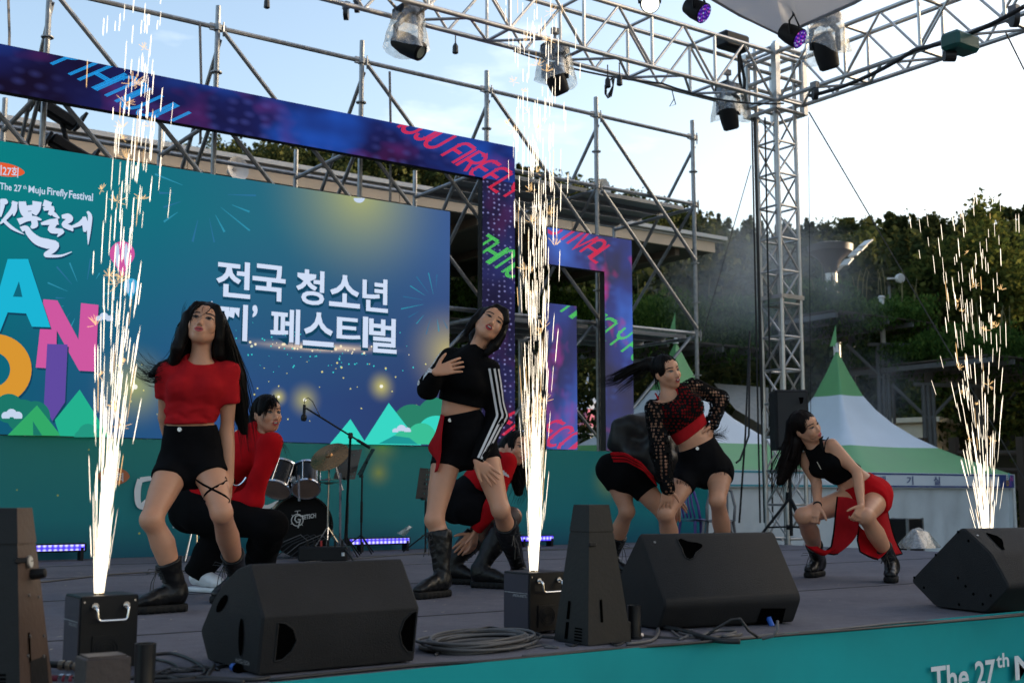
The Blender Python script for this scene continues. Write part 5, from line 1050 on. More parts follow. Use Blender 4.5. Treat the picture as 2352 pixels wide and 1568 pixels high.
def can(u, vt, vb, r, label):
    p = PZ(u, vb); z = PD(u, vt, depth(p)).z; t = thing('smoke_tube', label, 'tube', p, 'open black tubes by the jet towers'); MB().lathe([(r*.96, 0), (r, z*.5), (r*1.02, z-.004), (r*1.05, z), (r*.88, z), (r*.86, z-.06)], (p.x, p.y, 0), (0, 0, 1), 20).obj('tube', mat('tube_black', (.012, .012, .013), .3, spec=.6), t, smooth='auto')
    MB().cyl((p.x, p.y, .0), (p.x, p.y, .012), r*1.15, None, 18).obj('base_ring', BLACKM, t)
can(1458, 1390, 1466, .027, 'open black tube next to the small steel box and the wide monitor')
can(330, 1478, 1600, .029, 'open black tube next to the first spark machine')
t2, fp, lp, hw, H, cx, cy = jet_tower((46, 1600), .53, .235, .11, 'tapered jet tower with one brown face coloured as lit, a round gauge and black knob', CTB, R_(54))
nrm = Matrix.Rotation(R_(54), 3, 'Z') @ Vector((0, -1, .15)).normalized()
q = fp(-.05, H*.70); MB().lathe([(.019, 0), (.02, .006), (.016, .008)], q, nrm, 20).obj('gauge_rim', GALV_D, t2, smooth='auto'); MB().cyl(q+nrm*.007, q+nrm*.0085, .016, None, 20).obj('gauge_face', mat('gauge_white', (.5, .5, .47), .3), t2); MB().cyl(q+nrm*.009-Vector((.008, 0, 0)), q+nrm*.009+Vector((.006, 0, .003)), .0012).obj('gauge_needle', BLACKM, t2)
q = fp(.2, H*.63); MB().lathe([(.016, 0), (.016, .022), (.014, .04), (.008, .042)], q, nrm+CR*.3, 16).obj('knob', BLACKM, t2, smooth='auto')
for fx, f in ((-.2, .52), (.6, .5), (-.3, .30), (.7, .28), (-.5, .2), (.55, .17), (-.1, .68), (.75, .64)): q = fp(fx, H*f); MB().cyl(q, q+nrm*.004, .0045, None, 8).obj('screw', GALV_D, t2)
flat('socket_plate', [[fp(a, H*z_) for a, z_ in ((-.35, .02), (.75, .02), (.78, .17), (-.35, .17))]], CT, t2)
p = PZ(197, 1640); small_box(197, 302, 1513, 1640, .10, 'small black power box in front of the first spark machine', mat('box_brown', (.03, .022, .022), .5, bump=.2))
# hoses and fittings at the first tower
BRASS = mat('fitting_steel', (.28, .24, .19), .35, .8); RED = mat('hose_red', (.22, .02, .04), .5)
for z_, v, lab, mm in ((.075, 1520, 'grey braided gas hose with steel fittings from the brown jet tower', CABLE), (.03, 1556, 'red hose with a chrome fitting at the foot of the brown jet tower', RED)):
    A = PD(70, v, 3.75); Bq = PD(205, v+4 if z_ < .05 else v+12, 3.72); t = thing('gas_hose', lab, 'hose', A); MB().tube([A, A.lerp(Bq, .5), Bq], .011, 10).obj('hose', mm, t, smooth=True)
    for f in (.06, .22, .5, .62, .74, .86): MB().cyl(A.lerp(Bq, f), A.lerp(Bq, f+.07), .0155 if f < .7 else .013, None, 8).obj('fitting', BRASS if z_ > .05 else CHROME, t)
A = PD(1428, 1458-2, 4.86); Bq = PD(1490, 1465, 4.86); t = thing('gas_hose', 'black gas hose with hexagonal fittings by the dark jet tower', 'hose', A); MB().tube([A, Bq, PD(1560, 1470, 4.8), PD(1700, 1462, 4.9)], .013, 8).obj('hose', CABLE, t, smooth=True)
for f in (.1, .35, .6): MB().cyl(A.lerp(Bq, f), A.lerp(Bq, f+.18), .017, None, 6).obj('fitting', CHROME, t)
# cables on the deck
GC = mat('cable_grey', (.085, .083, .085), .55); rr = random.Random(12)
def deck_cable(uv, r, mt2, lab, lift=0.0):
    P = [PZ(u, v, r+.001) for u, v in uv]; n = len(P); A = np.array([tuple(p) for p in P]); t_ = np.linspace(0, n-1, (n-1)*6+1); out = []
    for x in t_:
        i = min(int(x), n-2); f = x-i; p0, p1, p2, p3 = A[max(i-1, 0)], A[i], A[i+1], A[min(i+2, n-1)]; q = .5*((2*p1)+(-p0+p2)*f+(2*p0-5*p1+4*p2-p3)*f*f+(-p0+3*p1-3*p2+p3)*f**3); q[2] = max(r+.001, q[2])+lift; out.append(Vector(q))
    return tag(MB().tube(out, r, 6).obj('deck_cable', mt2, smooth=True), lab, 'cable')
cc = thing('cable_coil', 'flat coil of grey cable at the stage edge between the monitor and the jet tower', 'cable coil', PZ(1100, 1490))
for k in range(26):
    a0 = rr.uniform(0, 6.28); ru, rv = rr.uniform(105, 138), rr.uniform(10, 17); cu_, cv_ = 1098+rr.uniform(-9, 9), 1482+rr.uniform(-3, 3); z = .008+.0012*k
    mb = MB(); mb.tube([Vector((*PZ(cu_+ru*math.cos(a), cv_+rv*math.sin(a)-.058*(ru*math.cos(a)), .006).xy, z+.004*math.sin(a*2+k))) for a in [a0+6.6*i/30 for i in range(31)]], .0062, 5); mb.obj('cable_turn', GC if k % 4 else CABLE, cc, smooth=True)
deck_cable([(352, 1502), (400, 1500), (450, 1520), (470, 1545), (420, 1560), (380, 1552)], .006, CABLE, 'black cable looping behind the open tube and the big monitor')
deck_cable([(350, 1512), (390, 1520), (410, 1535), (380, 1545), (340, 1540)], .005, CABLE, 'thin black cable looping beside the open tube')
deck_cable([(100, 1553), (250, 1556), (420, 1553), (560, 1560), (620, 1556)], .007, CABLE, 'black cable running under the front of the big monitor')
deck_cable([(355, 1566), (480, 1562), (560, 1566)], .008, CABLE, 'thick black cable at the very edge of the stage by the big monitor')
deck_cable([(620, 1560), (900, 1532), (1000, 1524), (1100, 1519), (1240, 1506), (1400, 1490), (1600, 1475), (1800, 1458), (2000, 1442), (2200, 1425), (2352, 1412)], .006, CABLE, 'long black cable lying along the front edge of the stage')
deck_cable([(1200, 1505), (1350, 1494), (1500, 1483), (1650, 1470), (1780, 1455), (1900, 1446), (2080, 1428), (2180, 1424), (2352, 1408)], .005, GC, 'long grey cable lying along the front edge of the stage')
deck_cable([(1090, 1446), (1130, 1440), (1180, 1452), (1260, 1462), (1340, 1462)], .006, CABLE, 'black cable running behind the cable coil to the jet tower')
deck_cable([(1470, 1425), (1510, 1440), (1500, 1468), (1440, 1478)], .007, GC, 'grey cable looping round the open tube by the wide monitor', .0)
deck_cable([(1480, 1432), (1560, 1446), (1640, 1468), (1700, 1472)], .012, CABLE, 'thick black cable in front of the wide monitor')
A = [PD(u, v, 4.75) for u, v in ((1610, 1470), (1640, 1445), (1680, 1422), (1700, 1420), (1720, 1448), (1740, 1462))]; tag(MB().tube(A, .006, 6).obj('deck_cable', CABLE, smooth=True), 'black cable arching up against the wide monitor', 'cable')
ex = PD(1798, 1442, 4.75); tag(MB().tube([PD(1786, 1425, 4.75), PD(1786, 1445, 4.72), PD(1775, 1460, 4.72), PD(1750, 1466, 4.72)], .006, 6).obj('deck_cable', GC, smooth=True), 'grey lead hanging from the blue plug of the wide monitor', 'cable')
tag(MB().tube([PD(493, 1528, 3.85), PD(480, 1545, 3.8), PD(470, 1575, 3.75)], .007, 6).obj('deck_cable', CABLE, smooth=True), 'black lead dropping over the stage edge beside the big monitor', 'cable')
deck_cable([(700, 1290), (820, 1282), (1000, 1268), (1200, 1262), (1400, 1260), (1500, 1255)], .006, GC, 'pale cable along the foot of the printed skirt')
deck_cable([(0, 1345), (150, 1330), (260, 1318), (420, 1310), (520, 1312)], .006, GC, 'grey cable crossing the deck behind the first dancer')
for k in range(9):
    u0 = rr.choice([350, 1000, 1180, 1300, 1480, 1560]); uv = []; x = u0; y0_ = 1545-(u0-350)*.067
    for j in range(6): uv.append((x, y0_+rr.uniform(-14, 8))); x += rr.uniform(18, 46)*(1 if rr.random() < .8 else -1); y0_ -= 2
    deck_cable(uv, rr.choice([.004, .005, .006]), rr.choice([CABLE, CABLE, GC]), ['thin black lead snaking over the deck behind the open tube', 'black lead lying over the cable coil', 'loose cable end curling in front of the dark spark machine', 'thin lead curled at the foot of the dark jet tower', 'tangled lead in front of the steel box', 'loose lead under the wide monitor', 'second loose lead by the wide monitor', 'kinked lead at the stage edge beside the coil', 'short lead lying across the stage edge cables'][k])
# litter on the deck
lt = thing('litter', 'scattered scraps of straw and paper on the dark carpet', 'litter', (4, 6, 0)); mb = MB()
for i in range(420):
    x, y = rr.uniform(0.5, 9), rr.uniform(3.7, 9.5); a = rr.uniform(0, 3.14); l_, w_ = rr.uniform(.004, .016), rr.uniform(.001, .003); dx, dy = math.cos(a)*l_, math.sin(a)*l_; nx_, ny_ = -math.sin(a)*w_, math.cos(a)*w_; mb.add([(x-dx+nx_, y-dy+ny_, .003), (x+dx+nx_, y+dy+ny_, .005), (x+dx-nx_, y+dy-ny_, .004), (x-dx-nx_, y-dy-ny_, .003)], [(0, 1, 2, 3)])
mb.obj('scraps', mat('straw', (.34, .29, .23), .9), lt, kind='stuff')

# ================================================================== band gear
DRUMB = mat('drum_black', (.006, .006, .007), .25, spec=.35); HEADB = mat('drum_head_black', (.004, .004, .0045), .55, spec=.12); HEADC = mat('drum_head_clear', (.20, .13, .10), .35, var=.2); CYM = mat('cymbal_bronze', (.34, .17, .07), .28, .85, var=.2)
D0 = 10.9; bc = PD(692, 1212, D0); fax = (-CF.xy.to_3d().normalized()*.96+CR*.25).normalized()
dk = thing('drum_kit', 'black drum kit with a bass drum, two toms and a bronze cymbal', 'drum kit', (bc.x, bc.y, 0))
r = .272; bc.z = r+.02; bd = MB().lathe([(r, -.40), (r, 0)], bc, fax, 40).obj('bass_drum', DRUMB, dk, smooth='auto'); 
def hoop(c_, ax, r_, mt2, nm, w=.018, parent=None): return MB().lathe([(r_-.002, -w/2), (r_+.012, -w/2), (r_+.012, w/2), (r_-.002, w/2), (r_-.002, -w/2)], c_, ax, 36, cap=False).obj(nm, mt2, parent or dk, smooth='auto')
hoop(bc+fax*.01, fax, r, DRUMB, 'hoop', .03); hoop(bc-fax*.40, fax, r, CHROME, 'hoop', .03); MB().cyl(bc+fax*.004, bc+fax*.006, r, None, 40).obj('front_head', HEADB, dk)
for i in range(8):
    a = 2*math.pi*i/8+.2; s_ = Vector((0, 0, 1)); sx = fax.cross(s_).normalized(); q = bc+(sx*math.cos(a)+Vector((0, 0, 1))*math.sin(a))*(r+.014); MB().cyl(q-fax*.08, q+fax*.005, .006).obj('tension_rod', CHROME, dk); MB().box(q-fax*.1, (.025, .025, .03)).obj('lug', CHROME, dk)
lx = fax.cross(Vector((0, 0, 1))).normalized(); lx = -lx if lx.dot(CR) < 0 else lx; lz = Vector((0, 0, 1)); LGO = mat('logo_silver', (.62, .62, .62), .5); lo = PD(692, 1192, D0); lo = bc+fax*.0085+lx*((lo-bc).dot(lx))+lz*(1188 and (.075))
def logo_tube(pts, rad): mb = MB(); mb.tube([lo+lx*x+lz*y for x, y in pts], rad, 4); return mb.obj('logo_mark', LGO, dk)
logo_tube([(.052*math.cos(a)-.035, .052*math.sin(a)-.025) for a in [2*math.pi*i/24 for i in range(25)]], .004)
logo_tube([(.0, .006), (-.02, .018), (-.05, .01), (-.058, -.02), (-.04, -.045), (-.01, -.04), (-.008, -.02), (-.03, -.02)], .0065); logo_tube([(-.008, -.02), (-.02, -.07), (-.028, -.095)], .006)
for a in (.6, 2.4, 3.7, 5.5): logo_tube([(.05*math.cos(a)-.035, .05*math.sin(a)-.025), (.068*math.cos(a)-.035, .068*math.sin(a)-.025)], .003)
logo_tube([(-.06, .052), (-.01, .060)], .003); logo_tube([(-.035, .03), (-.035, .055)], .003)
A = lo+lx*.005+lz*.018; text_on('lettering', 'RETSCH', A, A+lx*.125+lz*.018, A-lz*.04, LGO, dk, bold=.02, off=fax*.002)
def tom(cb, ct_, r_, nm='tom_drum'):
    cb, ct_ = Vector(cb), Vector(ct_); ax = (ct_-cb).normalized(); t_ = MB().lathe([(r_, 0), (r_, (ct_-cb).length)], cb, ax, 32).obj(nm, DRUMB, dk, smooth='auto'); hoop(cb, ax, r_, CHROME, 'hoop'); hoop(ct_, ax, r_, CHROME, 'hoop'); MB().cyl(cb-ax*.004, cb-ax*.002, r_, None, 30).obj('bottom_head', HEADC, dk)
    for i in range(6):
        a = 2*math.pi*i/6; x = ax.orthogonal().normalized(); y = ax.cross(x); q = cb+(x*math.cos(a)+y*math.sin(a))*(r_+.012); MB().cyl(q, q+ax*(ct_-cb).length, .0045).obj('tension_rod', CHROME, dk)
tom(PD(634, 1124, 10.7), PD(645, 1078, 10.75)+CF*.12, .128); tom(PD(703, 1122, 10.7), PD(698, 1082, 10.75)+CF*.12, .118)
MB().cyl(PD(686, 1090, 10.6), PD(687, 1150, 10.6), .011).obj('tom_post', CHROME, dk); MB().box(PD(672, 1100, 10.7), (.06, .03, .05)).obj('tom_bracket', CHROME, dk)
cy_c = PD(757, 1048, 10.6); cax = (Vector((0, 0, 1))*.75-CF*.62-CR*.25).normalized(); MB().lathe([(.178, -.004), (.10, .006), (.035, .016), (.028, .03), (.006, .036)], cy_c, -cax if False else cax, 36).obj('cymbal', CYM, dk, smooth='auto')
MB().cyl(PD(765, 1050, 10.62), PD(787, 1125, 10.6), .009).obj('cymbal_arm', CHROME, dk); MB().cyl(PD(782, 1085, 10.6), PD(781, 1275, 10.6), .011).obj('cymbal_stand', CHROME, dk)
for u in (762, 815, 798): MB().cyl(PD(782, 1236, 10.6), PZ(u, 1278-(u == 815)*0+2), .008).obj('stand_leg', CHROME, dk)
hh = PD(755, 1103, 10.9); MB().lathe([(.15, 0), (.05, .01), (.02, .02), (.05, .004)], hh, (0, 0, 1), 30).obj('hi_hat', CYM, dk, smooth='auto'); MB().lathe([(.15, 0), (.05, -.01), (.02, -.02), (.05, -.004)], hh-Vector((0, 0, .015)), (0, 0, 1), 30).obj('hi_hat', CYM, dk, smooth='auto'); MB().cyl((hh.x, hh.y, .05), hh+Vector((0, 0, .12)), .009).obj('hi_hat_stand', CHROME, dk)
for k in range(3): a = k*2.1; MB().cyl((hh.x, hh.y, .28), (hh.x+.2*math.cos(a), hh.y+.2*math.sin(a), .01), .007).obj('stand_leg', CHROME, dk)
# drum throne / stand legs seen left
tp3 = thing('stand_tripod', 'chrome drum stand tripod with rubber feet behind the crouching dancer', 'stand', PZ(440, 1285)); q = PD(452, 1170, 10.4)
for u, v in ((425, 1288), (452, 1284), (475, 1286)): MB().cyl(q, PZ(u, v, .02), .008).obj('leg', CHROME, tp3); MB().lathe([(.018, 0), (.014, .05)], PZ(u, v), (0, 0, 1), 8).obj('rubber_foot', CABLE, tp3)
MB().cyl(q-Vector((0, 0, .1)), q+Vector((0, 0, .25)), .011).obj('post', CHROME, tp3)
# microphone stand
BL = mat('stand_black', (.008, .008, .009), .45, spec=.25); ms_ = thing('microphone_stand', 'black boom microphone stand leaning over the drum kit', 'microphone stand', PZ(791, 1280)); dm = 10.3
MB().cyl(PZ(791, 1282), PD(805, 1000, dm), .011).obj('pole', BL, ms_); MB().cyl(PD(703, 937, dm), PD(848, 1027, dm), .008).obj('boom', BL, ms_); MB().cyl(PD(820, 1010, dm), PD(850, 1028, dm), .014).obj('counterweight', BL, ms_); MB().box(PD(805, 1000, dm), (.04, .03, .05), bev=.008).obj('clutch', BL, ms_)
for u, v in ((760, 1285), (815, 1292), (806, 1276)): MB().cyl(PD(793, 1262, dm), PZ(u, v, .01), .008).obj('leg', BL, ms_)
mc = thing('microphone', 'black microphone with a foam windscreen pointing down from the boom', 'microphone', PD(698, 950, dm)); MB().lathe([(.005, -.038), (.02, -.034), (.026, -.012), (.024, .01), (.013, .022), (.013, .10), (.009, .105)], PD(698, 957, dm), (.03, 0, 1), 14).obj('body', BL, mc, smooth='auto'); MB().tube([PD(699, 927, dm), PD(700, 917, dm), PD(708, 913, dm), PD(718, 922, dm), PD(735, 955, dm)], .004, 5).obj('lead', CABLE, mc)
def music_stand(desk, d_, foot, edge, label):
    t = thing('music_stand', label, 'music stand', PZ(*foot), 'black music stands'); m_ = MAT_PERF; P = [PD(u, v, d_+dd) for u, v, dd in desk]; mb = MB(); n = (P[1]-P[0]).cross(P[3]-P[0]).normalized(); mb.prism(P, n*.006); mb.obj('desk', m_, t)
    c_ = sum(P, Vector())/4; f = PZ(*foot); MB().cyl(Vector((f.x, f.y, 0)), Vector((f.x, f.y, c_.z-.05)), .009).obj('pole', BL, t); MB().cyl(Vector((f.x, f.y, .3)), Vector((f.x, f.y, .5)), .013).obj('sleeve', BL, t); MB().cyl(Vector((f.x, f.y, c_.z-.06)), c_, .014).obj('hinge', BL, t)
    e = P[3] if edge else P[0]; MB().box((P[2]+P[3])/2-n*.02, (.02, .04, .02)).obj('ledge', BL, t)
    for k in range(3): a = k*2.1+.5; MB().cyl((f.x, f.y, .18), (f.x+.22*math.cos(a), f.y+.22*math.sin(a), .008), .007).obj('leg', BL, t)
m, g, b, o = new_mat('perforated_desk'); b.inputs['Base Color'].default_value = (.012, .012, .014, 1); b.inputs['Roughness'].default_value = .4; tcn = g.n('ShaderNodeTexCoord'); mpn = g.n('ShaderNodeMapping'); mpn.inputs['Scale'].default_value = (50, 50, 26); g.l(tcn.outputs['Object'], mpn.inputs['Vector']); vo = g.n('ShaderNodeTexVoronoi'); vo.inputs['Randomness'].default_value = 0; vo.inputs['Scale'].default_value = 1; g.l(mpn.outputs['Vector'], vo.inputs['Vector']); ms2 = g.n('ShaderNodeMixShader'); tr = g.n('ShaderNodeBsdfTransparent'); g.l(g.m('LESS_THAN', vo.outputs['Distance'], .27), ms2.inputs[0]); g.l(b.outputs[0], ms2.inputs[1]); g.l(tr.outputs[0], ms2.inputs[2]); g.l(ms2.outputs[0], o.inputs['Surface']); MAT_PERF = m
music_stand([(783, 1035, 0), (832, 1031, .1), (815, 1100, .0), (766, 1100, -.1)], 10.8, (796, 1278), 1, 'black perforated music stand tilted behind the microphone stand')
music_stand([(855, 1030, 0), (862, 1031, .3), (828, 1092, .3), (822, 1090, 0)], 10.2, (829, 1271), 0, 'black music stand seen from its edge right of the microphone stand')
music_stand([(965, 1074, 0), (992, 1076, .05), (984, 1146, 0), (955, 1145, -.05)], 9.9, (977, 1268), 1, 'black perforated music stand beside the dancer in the striped jacket')
sb = thing('stage_box', 'low black connector box with plugged cables in front of the bass drum', 'connector box', PZ(745, 1290)); q = PZ(745, 1288); MB().box((q.x, q.y, .065), (.42, .22, .12), Matrix.Rotation(YAW-math.pi/2, 3, 'Z'), bev=.01).obj('case', BL, sb)
for k in range(6): p = Vector((q.x, q.y, .125))+CR*(-.15+.06*k); MB().cyl(p, p+Vector((0, 0, .05)), .01).obj('plug', mat('plug_red', (.4, .02, .02), .5) if k == 2 else BL, sb); MB().tube([p+Vector((0, 0, .05)), p+Vector((0, 0, .10))-CR*.06, p-CR*.25+Vector((0, 0, .02)), p-CR*.4-Vector((0, 0, .1))], .004, 4).obj('lead', CABLE if k % 3 else GC, sb)
MB().box(PD(788, 1272, depth(q)-.15), (.02, .02, .03)).obj('paper_label', WHITE_PRINT, sb)
# LED bars at the back
m, g, b, o = new_mat('led_bar_face'); tcn = g.n('ShaderNodeTexCoord'); mpn = g.n('ShaderNodeMapping'); mpn.inputs['Scale'].default_value = (22, 1, 22); g.l(tcn.outputs['Object'], mpn.inputs['Vector']); vo = g.n('ShaderNodeTexVoronoi'); vo.inputs['Randomness'].default_value = 0.0; vo.inputs['Scale'].default_value = 1; g.l(mpn.outputs['Vector'], vo.inputs['Vector']); c = g.mix(g.ramp(vo.outputs['Distance'], [(.1, 1.0), (.5, 0.0)]), lin((70, 55, 235)), lin((215, 215, 255))); e = g.n('ShaderNodeEmission'); g.l(c, e.inputs[0]); e.inputs[1].default_value = 1.6/2**EXPO; g.l(e.outputs[0], o.inputs['Surface']); BARF = m
for u0, u1, v, lab in ((20, 195, 1257, 'glowing blue LED bar on the floor left of the first spark fountain'), (805, 941, 1241, 'glowing blue LED bar on the floor behind the music stands'), (1188, 1272, 1235, 'glowing blue LED bar on the floor behind the middle spark fountain')):
    Yb_ = YB-.22; A, Bq = PY(u0, v+3, Yb_), PY(u1, v, Yb_); z = (A.z+Bq.z)/2; t = thing('led_bar', lab, 'stage light', ((A.x+Bq.x)/2, Yb_, 0), 'blue LED bars on the floor'); w = Bq.x-A.x
    MB().box(((A.x+Bq.x)/2, Yb_+.05, z), (w+.04, .08, .075), bev=.01).obj('housing', BL, t); MB().add([(A.x, Yb_+.008, z-.024), (Bq.x, Yb_+.008, z-.024), (Bq.x, Yb_+.008, z+.026), (A.x, Yb_+.008, z+.026)], [(0, 1, 2, 3)]).obj('led_face', BARF, t)
    for x in (A.x+w*.2, Bq.x-.02): MB().box((x, Yb_+.05, z/2), (.025, .1, z)).obj('foot', BL, t)
q = PY(928, 1225, YB-.2); tag(MB().hull([q+Vector((rr.uniform(-.1, .1), rr.uniform(-.03, .03), rr.uniform(-.05, .09))) for _ in range(9)]).obj('plastic_scrap', FILM), 'crumpled clear plastic scrap lying on the middle LED bar', 'plastic')
# loudspeaker on tripod, chairs, case at the stage side
ps = thing('speaker_stand', 'black tripod speaker stand at the stage side in front of the tents', 'speaker stand', PD(1812, 1250, 13.4)); dps = 13.4; fz = PD(1812, 1262, dps).z; top = PD(1812, 1030, dps)
fz = 0.0; pc = Vector((top.x, top.y, 0))
MB().cyl((pc.x, pc.y, .12), top, .02).obj('pole', BL, ps); MB().cyl(PD(1812, 1130, dps), PD(1812, 1150, dps), .035).obj('collar', BL, ps); MB().cyl(PD(1812, 1205, dps), PD(1812, 1215, dps), .03).obj('collar', BL, ps)
for a in (.3, 2.4, 4.5):
    e = Vector((pc.x+.42*math.cos(a), pc.y+.42*math.sin(a), .012)); s_ = Vector((pc.x, pc.y, PD(1812, 1142, dps).z)); MB().cyl(s_, e, .016).obj('leg', BL, ps); MB().cyl((pc.x, pc.y, .22), s_.lerp(e, .62), .01).obj('brace', BL, ps)
pa = thing('pa_loudspeaker', 'tall black loudspeaker on a tripod stand beside the truss tower', 'loudspeaker', top); A = PD(1774, 1034, dps); Bq = PD(1850, 897, dps); w = (Bq-A).dot(CR); h = Bq.z-A.z; M_ = Matrix((CR, CF.xy.to_3d().normalized(), Vector((0, 0, 1)))).transposed(); cpa = PD(1812, 965, dps); MB().box(cpa, (w, .34, h), M_, bev=.02).obj('cabinet', WB, pa); MB().box(cpa-CF.xy.to_3d().normalized()*.176, (w*.86, .012, h*.9), M_).obj('grille', mat('grille', (.02, .02, .021), .7, bump=.6, bscale=300), pa); patch(pa, 'handle_recess', [PD(u, v, dps-.195) for u, v in ((1834, 912), (1846, 912), (1844, 925), (1838, 928))], HOLE)
CHG = mat('chair_grey', (.13, .13, .135), .45); CHP = mat('chair_violet_lit', (.06, .04, .2), .45)  # violet light on one chair is put into its base colour
def chair(loc, rot, mt2, label):
    t = thing('plastic_chair', label, 'chair', loc, 'stacking plastic chairs at the stage side', local=True, rot=rot); t.scale = (.72, .72, .72)
    mb = MB(); n = 6; 
    for i in range(n+1):
        for k in range(n+1): x, y = -.21+.42*i/n, -.2+.4*k/n; mb.v.append((x, y, .42+.012*((i-3)**2+(k-3)**2)/9))
    o_ = len(mb.v); mb.v += [(a, b_, c_-.02) for a, b_, c_ in mb.v]
    for i in range(n):
        for k in range(n): q0 = i*(n+1)+k; mb.f += [(q0, q0+n+1, q0+n+2, q0+1), (o_+q0, o_+q0+1, o_+q0+n+2, o_+q0+n+1)]; mb.mi += [0, 0]
    mb.obj('seat', mt2, t, smooth=True)
    for sx in (-1, 1):
        MB().tube([(sx*.19, .19, .42), (sx*.20, .25, .62), (sx*.15, .29, .84)], .022, 6).obj('back_post', mt2, t, smooth=True)
        for sy in (-1, 1): MB().cyl((sx*.18, sy*.17, .42), (sx*.225, sy*.225, 0), .022, .016, 8).obj('leg', mt2, t)
    MB().tube([(-.15, .29, .84), (-.08, .3, .88), (.08, .3, .88), (.15, .29, .84)], .024, 6).obj('top_rail', mt2, t, smooth=True)
    for k in range(4): MB().tube([(-.1+.067*k, .2, .45), (-.095+.063*k, .26, .64), (-.09+.06*k, .295, .86)], .016, 5).obj('back_slat', mt2, t, smooth=True)
c1_ = PD(1604, 1250, 12.6); chair((c1_.x, c1_.y, 0), YAW-math.pi/2+.5, CHP, 'plastic chair coloured as if in violet light behind the dancer in the knitted top'); c2_ = PD(1652, 1250, 12.2); chair((c2_.x, c2_.y, 0), YAW-math.pi/2-.3, CHG, 'grey plastic chair behind the dancer in the knitted top')
fc = PD(2068, 1215, 15.2); t = thing('flight_case', 'black flight case with steel edges standing against the tent sheet', 'case', (fc.x, fc.y, GZ)); M2 = Matrix.Rotation(.2, 3, 'Z'); zt_ = PD(2068, 1190, 15.2).z; MB().box((fc.x, fc.y, (zt_+GZ)/2), (.42, .4, zt_-GZ), M2, bev=.01).obj('body', BL, t)
for sx in (-1, 1):
    for sy in (-1, 1): MB().box(Vector((fc.x, fc.y, (zt_+GZ)/2))+M2@Vector((sx*.205, sy*.195, 0)), (.03, .03, zt_-GZ+.01), M2).obj('corner_edge', GALV, t)
q = Vector((fc.x, fc.y, zt_-.12))-CF*.25; MB().cyl(q, q-CF*.01, .025, None, 14).obj('badge', mat('badge_bronze', (.4, .2, .08), .4), t)
q = PZ(2108, 1258, 0); pb = MB(); P = []
for i in range(60): a = rr.uniform(0, 6.28); rr2 = rr.uniform(0, .34)**.8; P.append(q+Vector((math.cos(a)*rr2*.8, math.sin(a)*rr2*.5, max(0.004, .24*(1-(rr2/.36)**2)*rr.uniform(.6, 1.0)))))
pb.hull(P); t = tag(pb.obj('plastic_heap', FILM), 'heap of crumpled clear plastic sheet at the end of the deck', 'plastic sheet')
# ================================================================== people: bodies as one smooth surface grown from a signed distance field
A3 = lambda v: np.array(tuple(v), float)
def nrmz(v): v = A3(v); return v/np.linalg.norm(v)
class Prim:
    def __init__(s, fn, lo, hi, k=.02, neg=False): s.fn, s.lo, s.hi, s.k, s.neg = fn, np.array(lo, float), np.array(hi, float), k, neg
def loft(pts, a, b=None, X=None, k=.02, inflate=0.0, clips=()):
    C = np.array([A3(p) for p in pts]); a = np.array(a, float)+inflate; b = a.copy() if b is None else np.array(b, float)+inflate; n = len(C)
    if X is None: XX = None
    else: XX = np.array([nrmz(x) for x in X])
    m = float(max(a.max(), b.max()))
    def fn(P):
        best = np.full(len(P), 1e9)
        for i in range(n-1):
            s = C[i+1]-C[i]; L2 = s@s+1e-12; q = P-C[i]; t = np.clip(q@s/L2, 0, 1); r = q-t[:, None]*s; aa = a[i]+(a[i+1]-a[i])*t; bb = b[i]+(b[i+1]-b[i])*t
            if XX is None: d = np.sqrt((r*r).sum(1))-aa
            else:
                x = XX[i]+(XX[i+1]-XX[i])*t[:, None]; x /= np.linalg.norm(x, axis=1)[:, None]; w = s/np.sqrt(L2); y = np.cross(np.broadcast_to(w, x.shape), x); y /= np.linalg.norm(y, axis=1)[:, None]+1e-9
                rx = (r*x).sum(1)/aa; ry = (r*y).sum(1)/bb; mn = np.minimum(aa, bb); rz = np.sqrt(np.maximum((r*r).sum(1)-(rx*aa)**2-(ry*bb)**2, 0))/mn
                e = np.sqrt(rx*rx+ry*ry+rz*rz); g2 = np.sqrt((rx/aa)**2+(ry/bb)**2+(rz/mn)**2)+1e-9; d = np.where(e > .3, e*(e-1)/g2, (e-1)*mn)
            best = np.minimum(best, d)
        for (p0, nn) in clips: best = np.maximum(best, (P-A3(p0))@nrmz(nn))
        return best
    return Prim(fn, C.min(0)-m, C.max(0)+m, k)
def ell(c, radii, frame=None, k=.02, neg=False, inflate=0.0):
    c = A3(c); r = np.array(radii, float)+inflate; Fm = np.eye(3) if frame is None else np.array([nrmz(f) for f in frame])
    def fn(P):
        q = (P-c)@Fm.T; e = np.sqrt(((q/r)**2).sum(1)); g2 = np.sqrt(((q/r**2)**2).sum(1))+1e-9
        return np.where(e > .3, e*(e-1)/g2, (e-1)*r.min())
    m = r.max(); return Prim(fn, c-m, c+m, k, neg)
def smin(a, b, k): h = np.maximum(k-np.abs(a-b), 0)/k; return np.minimum(a, b)-h*h*k*.25
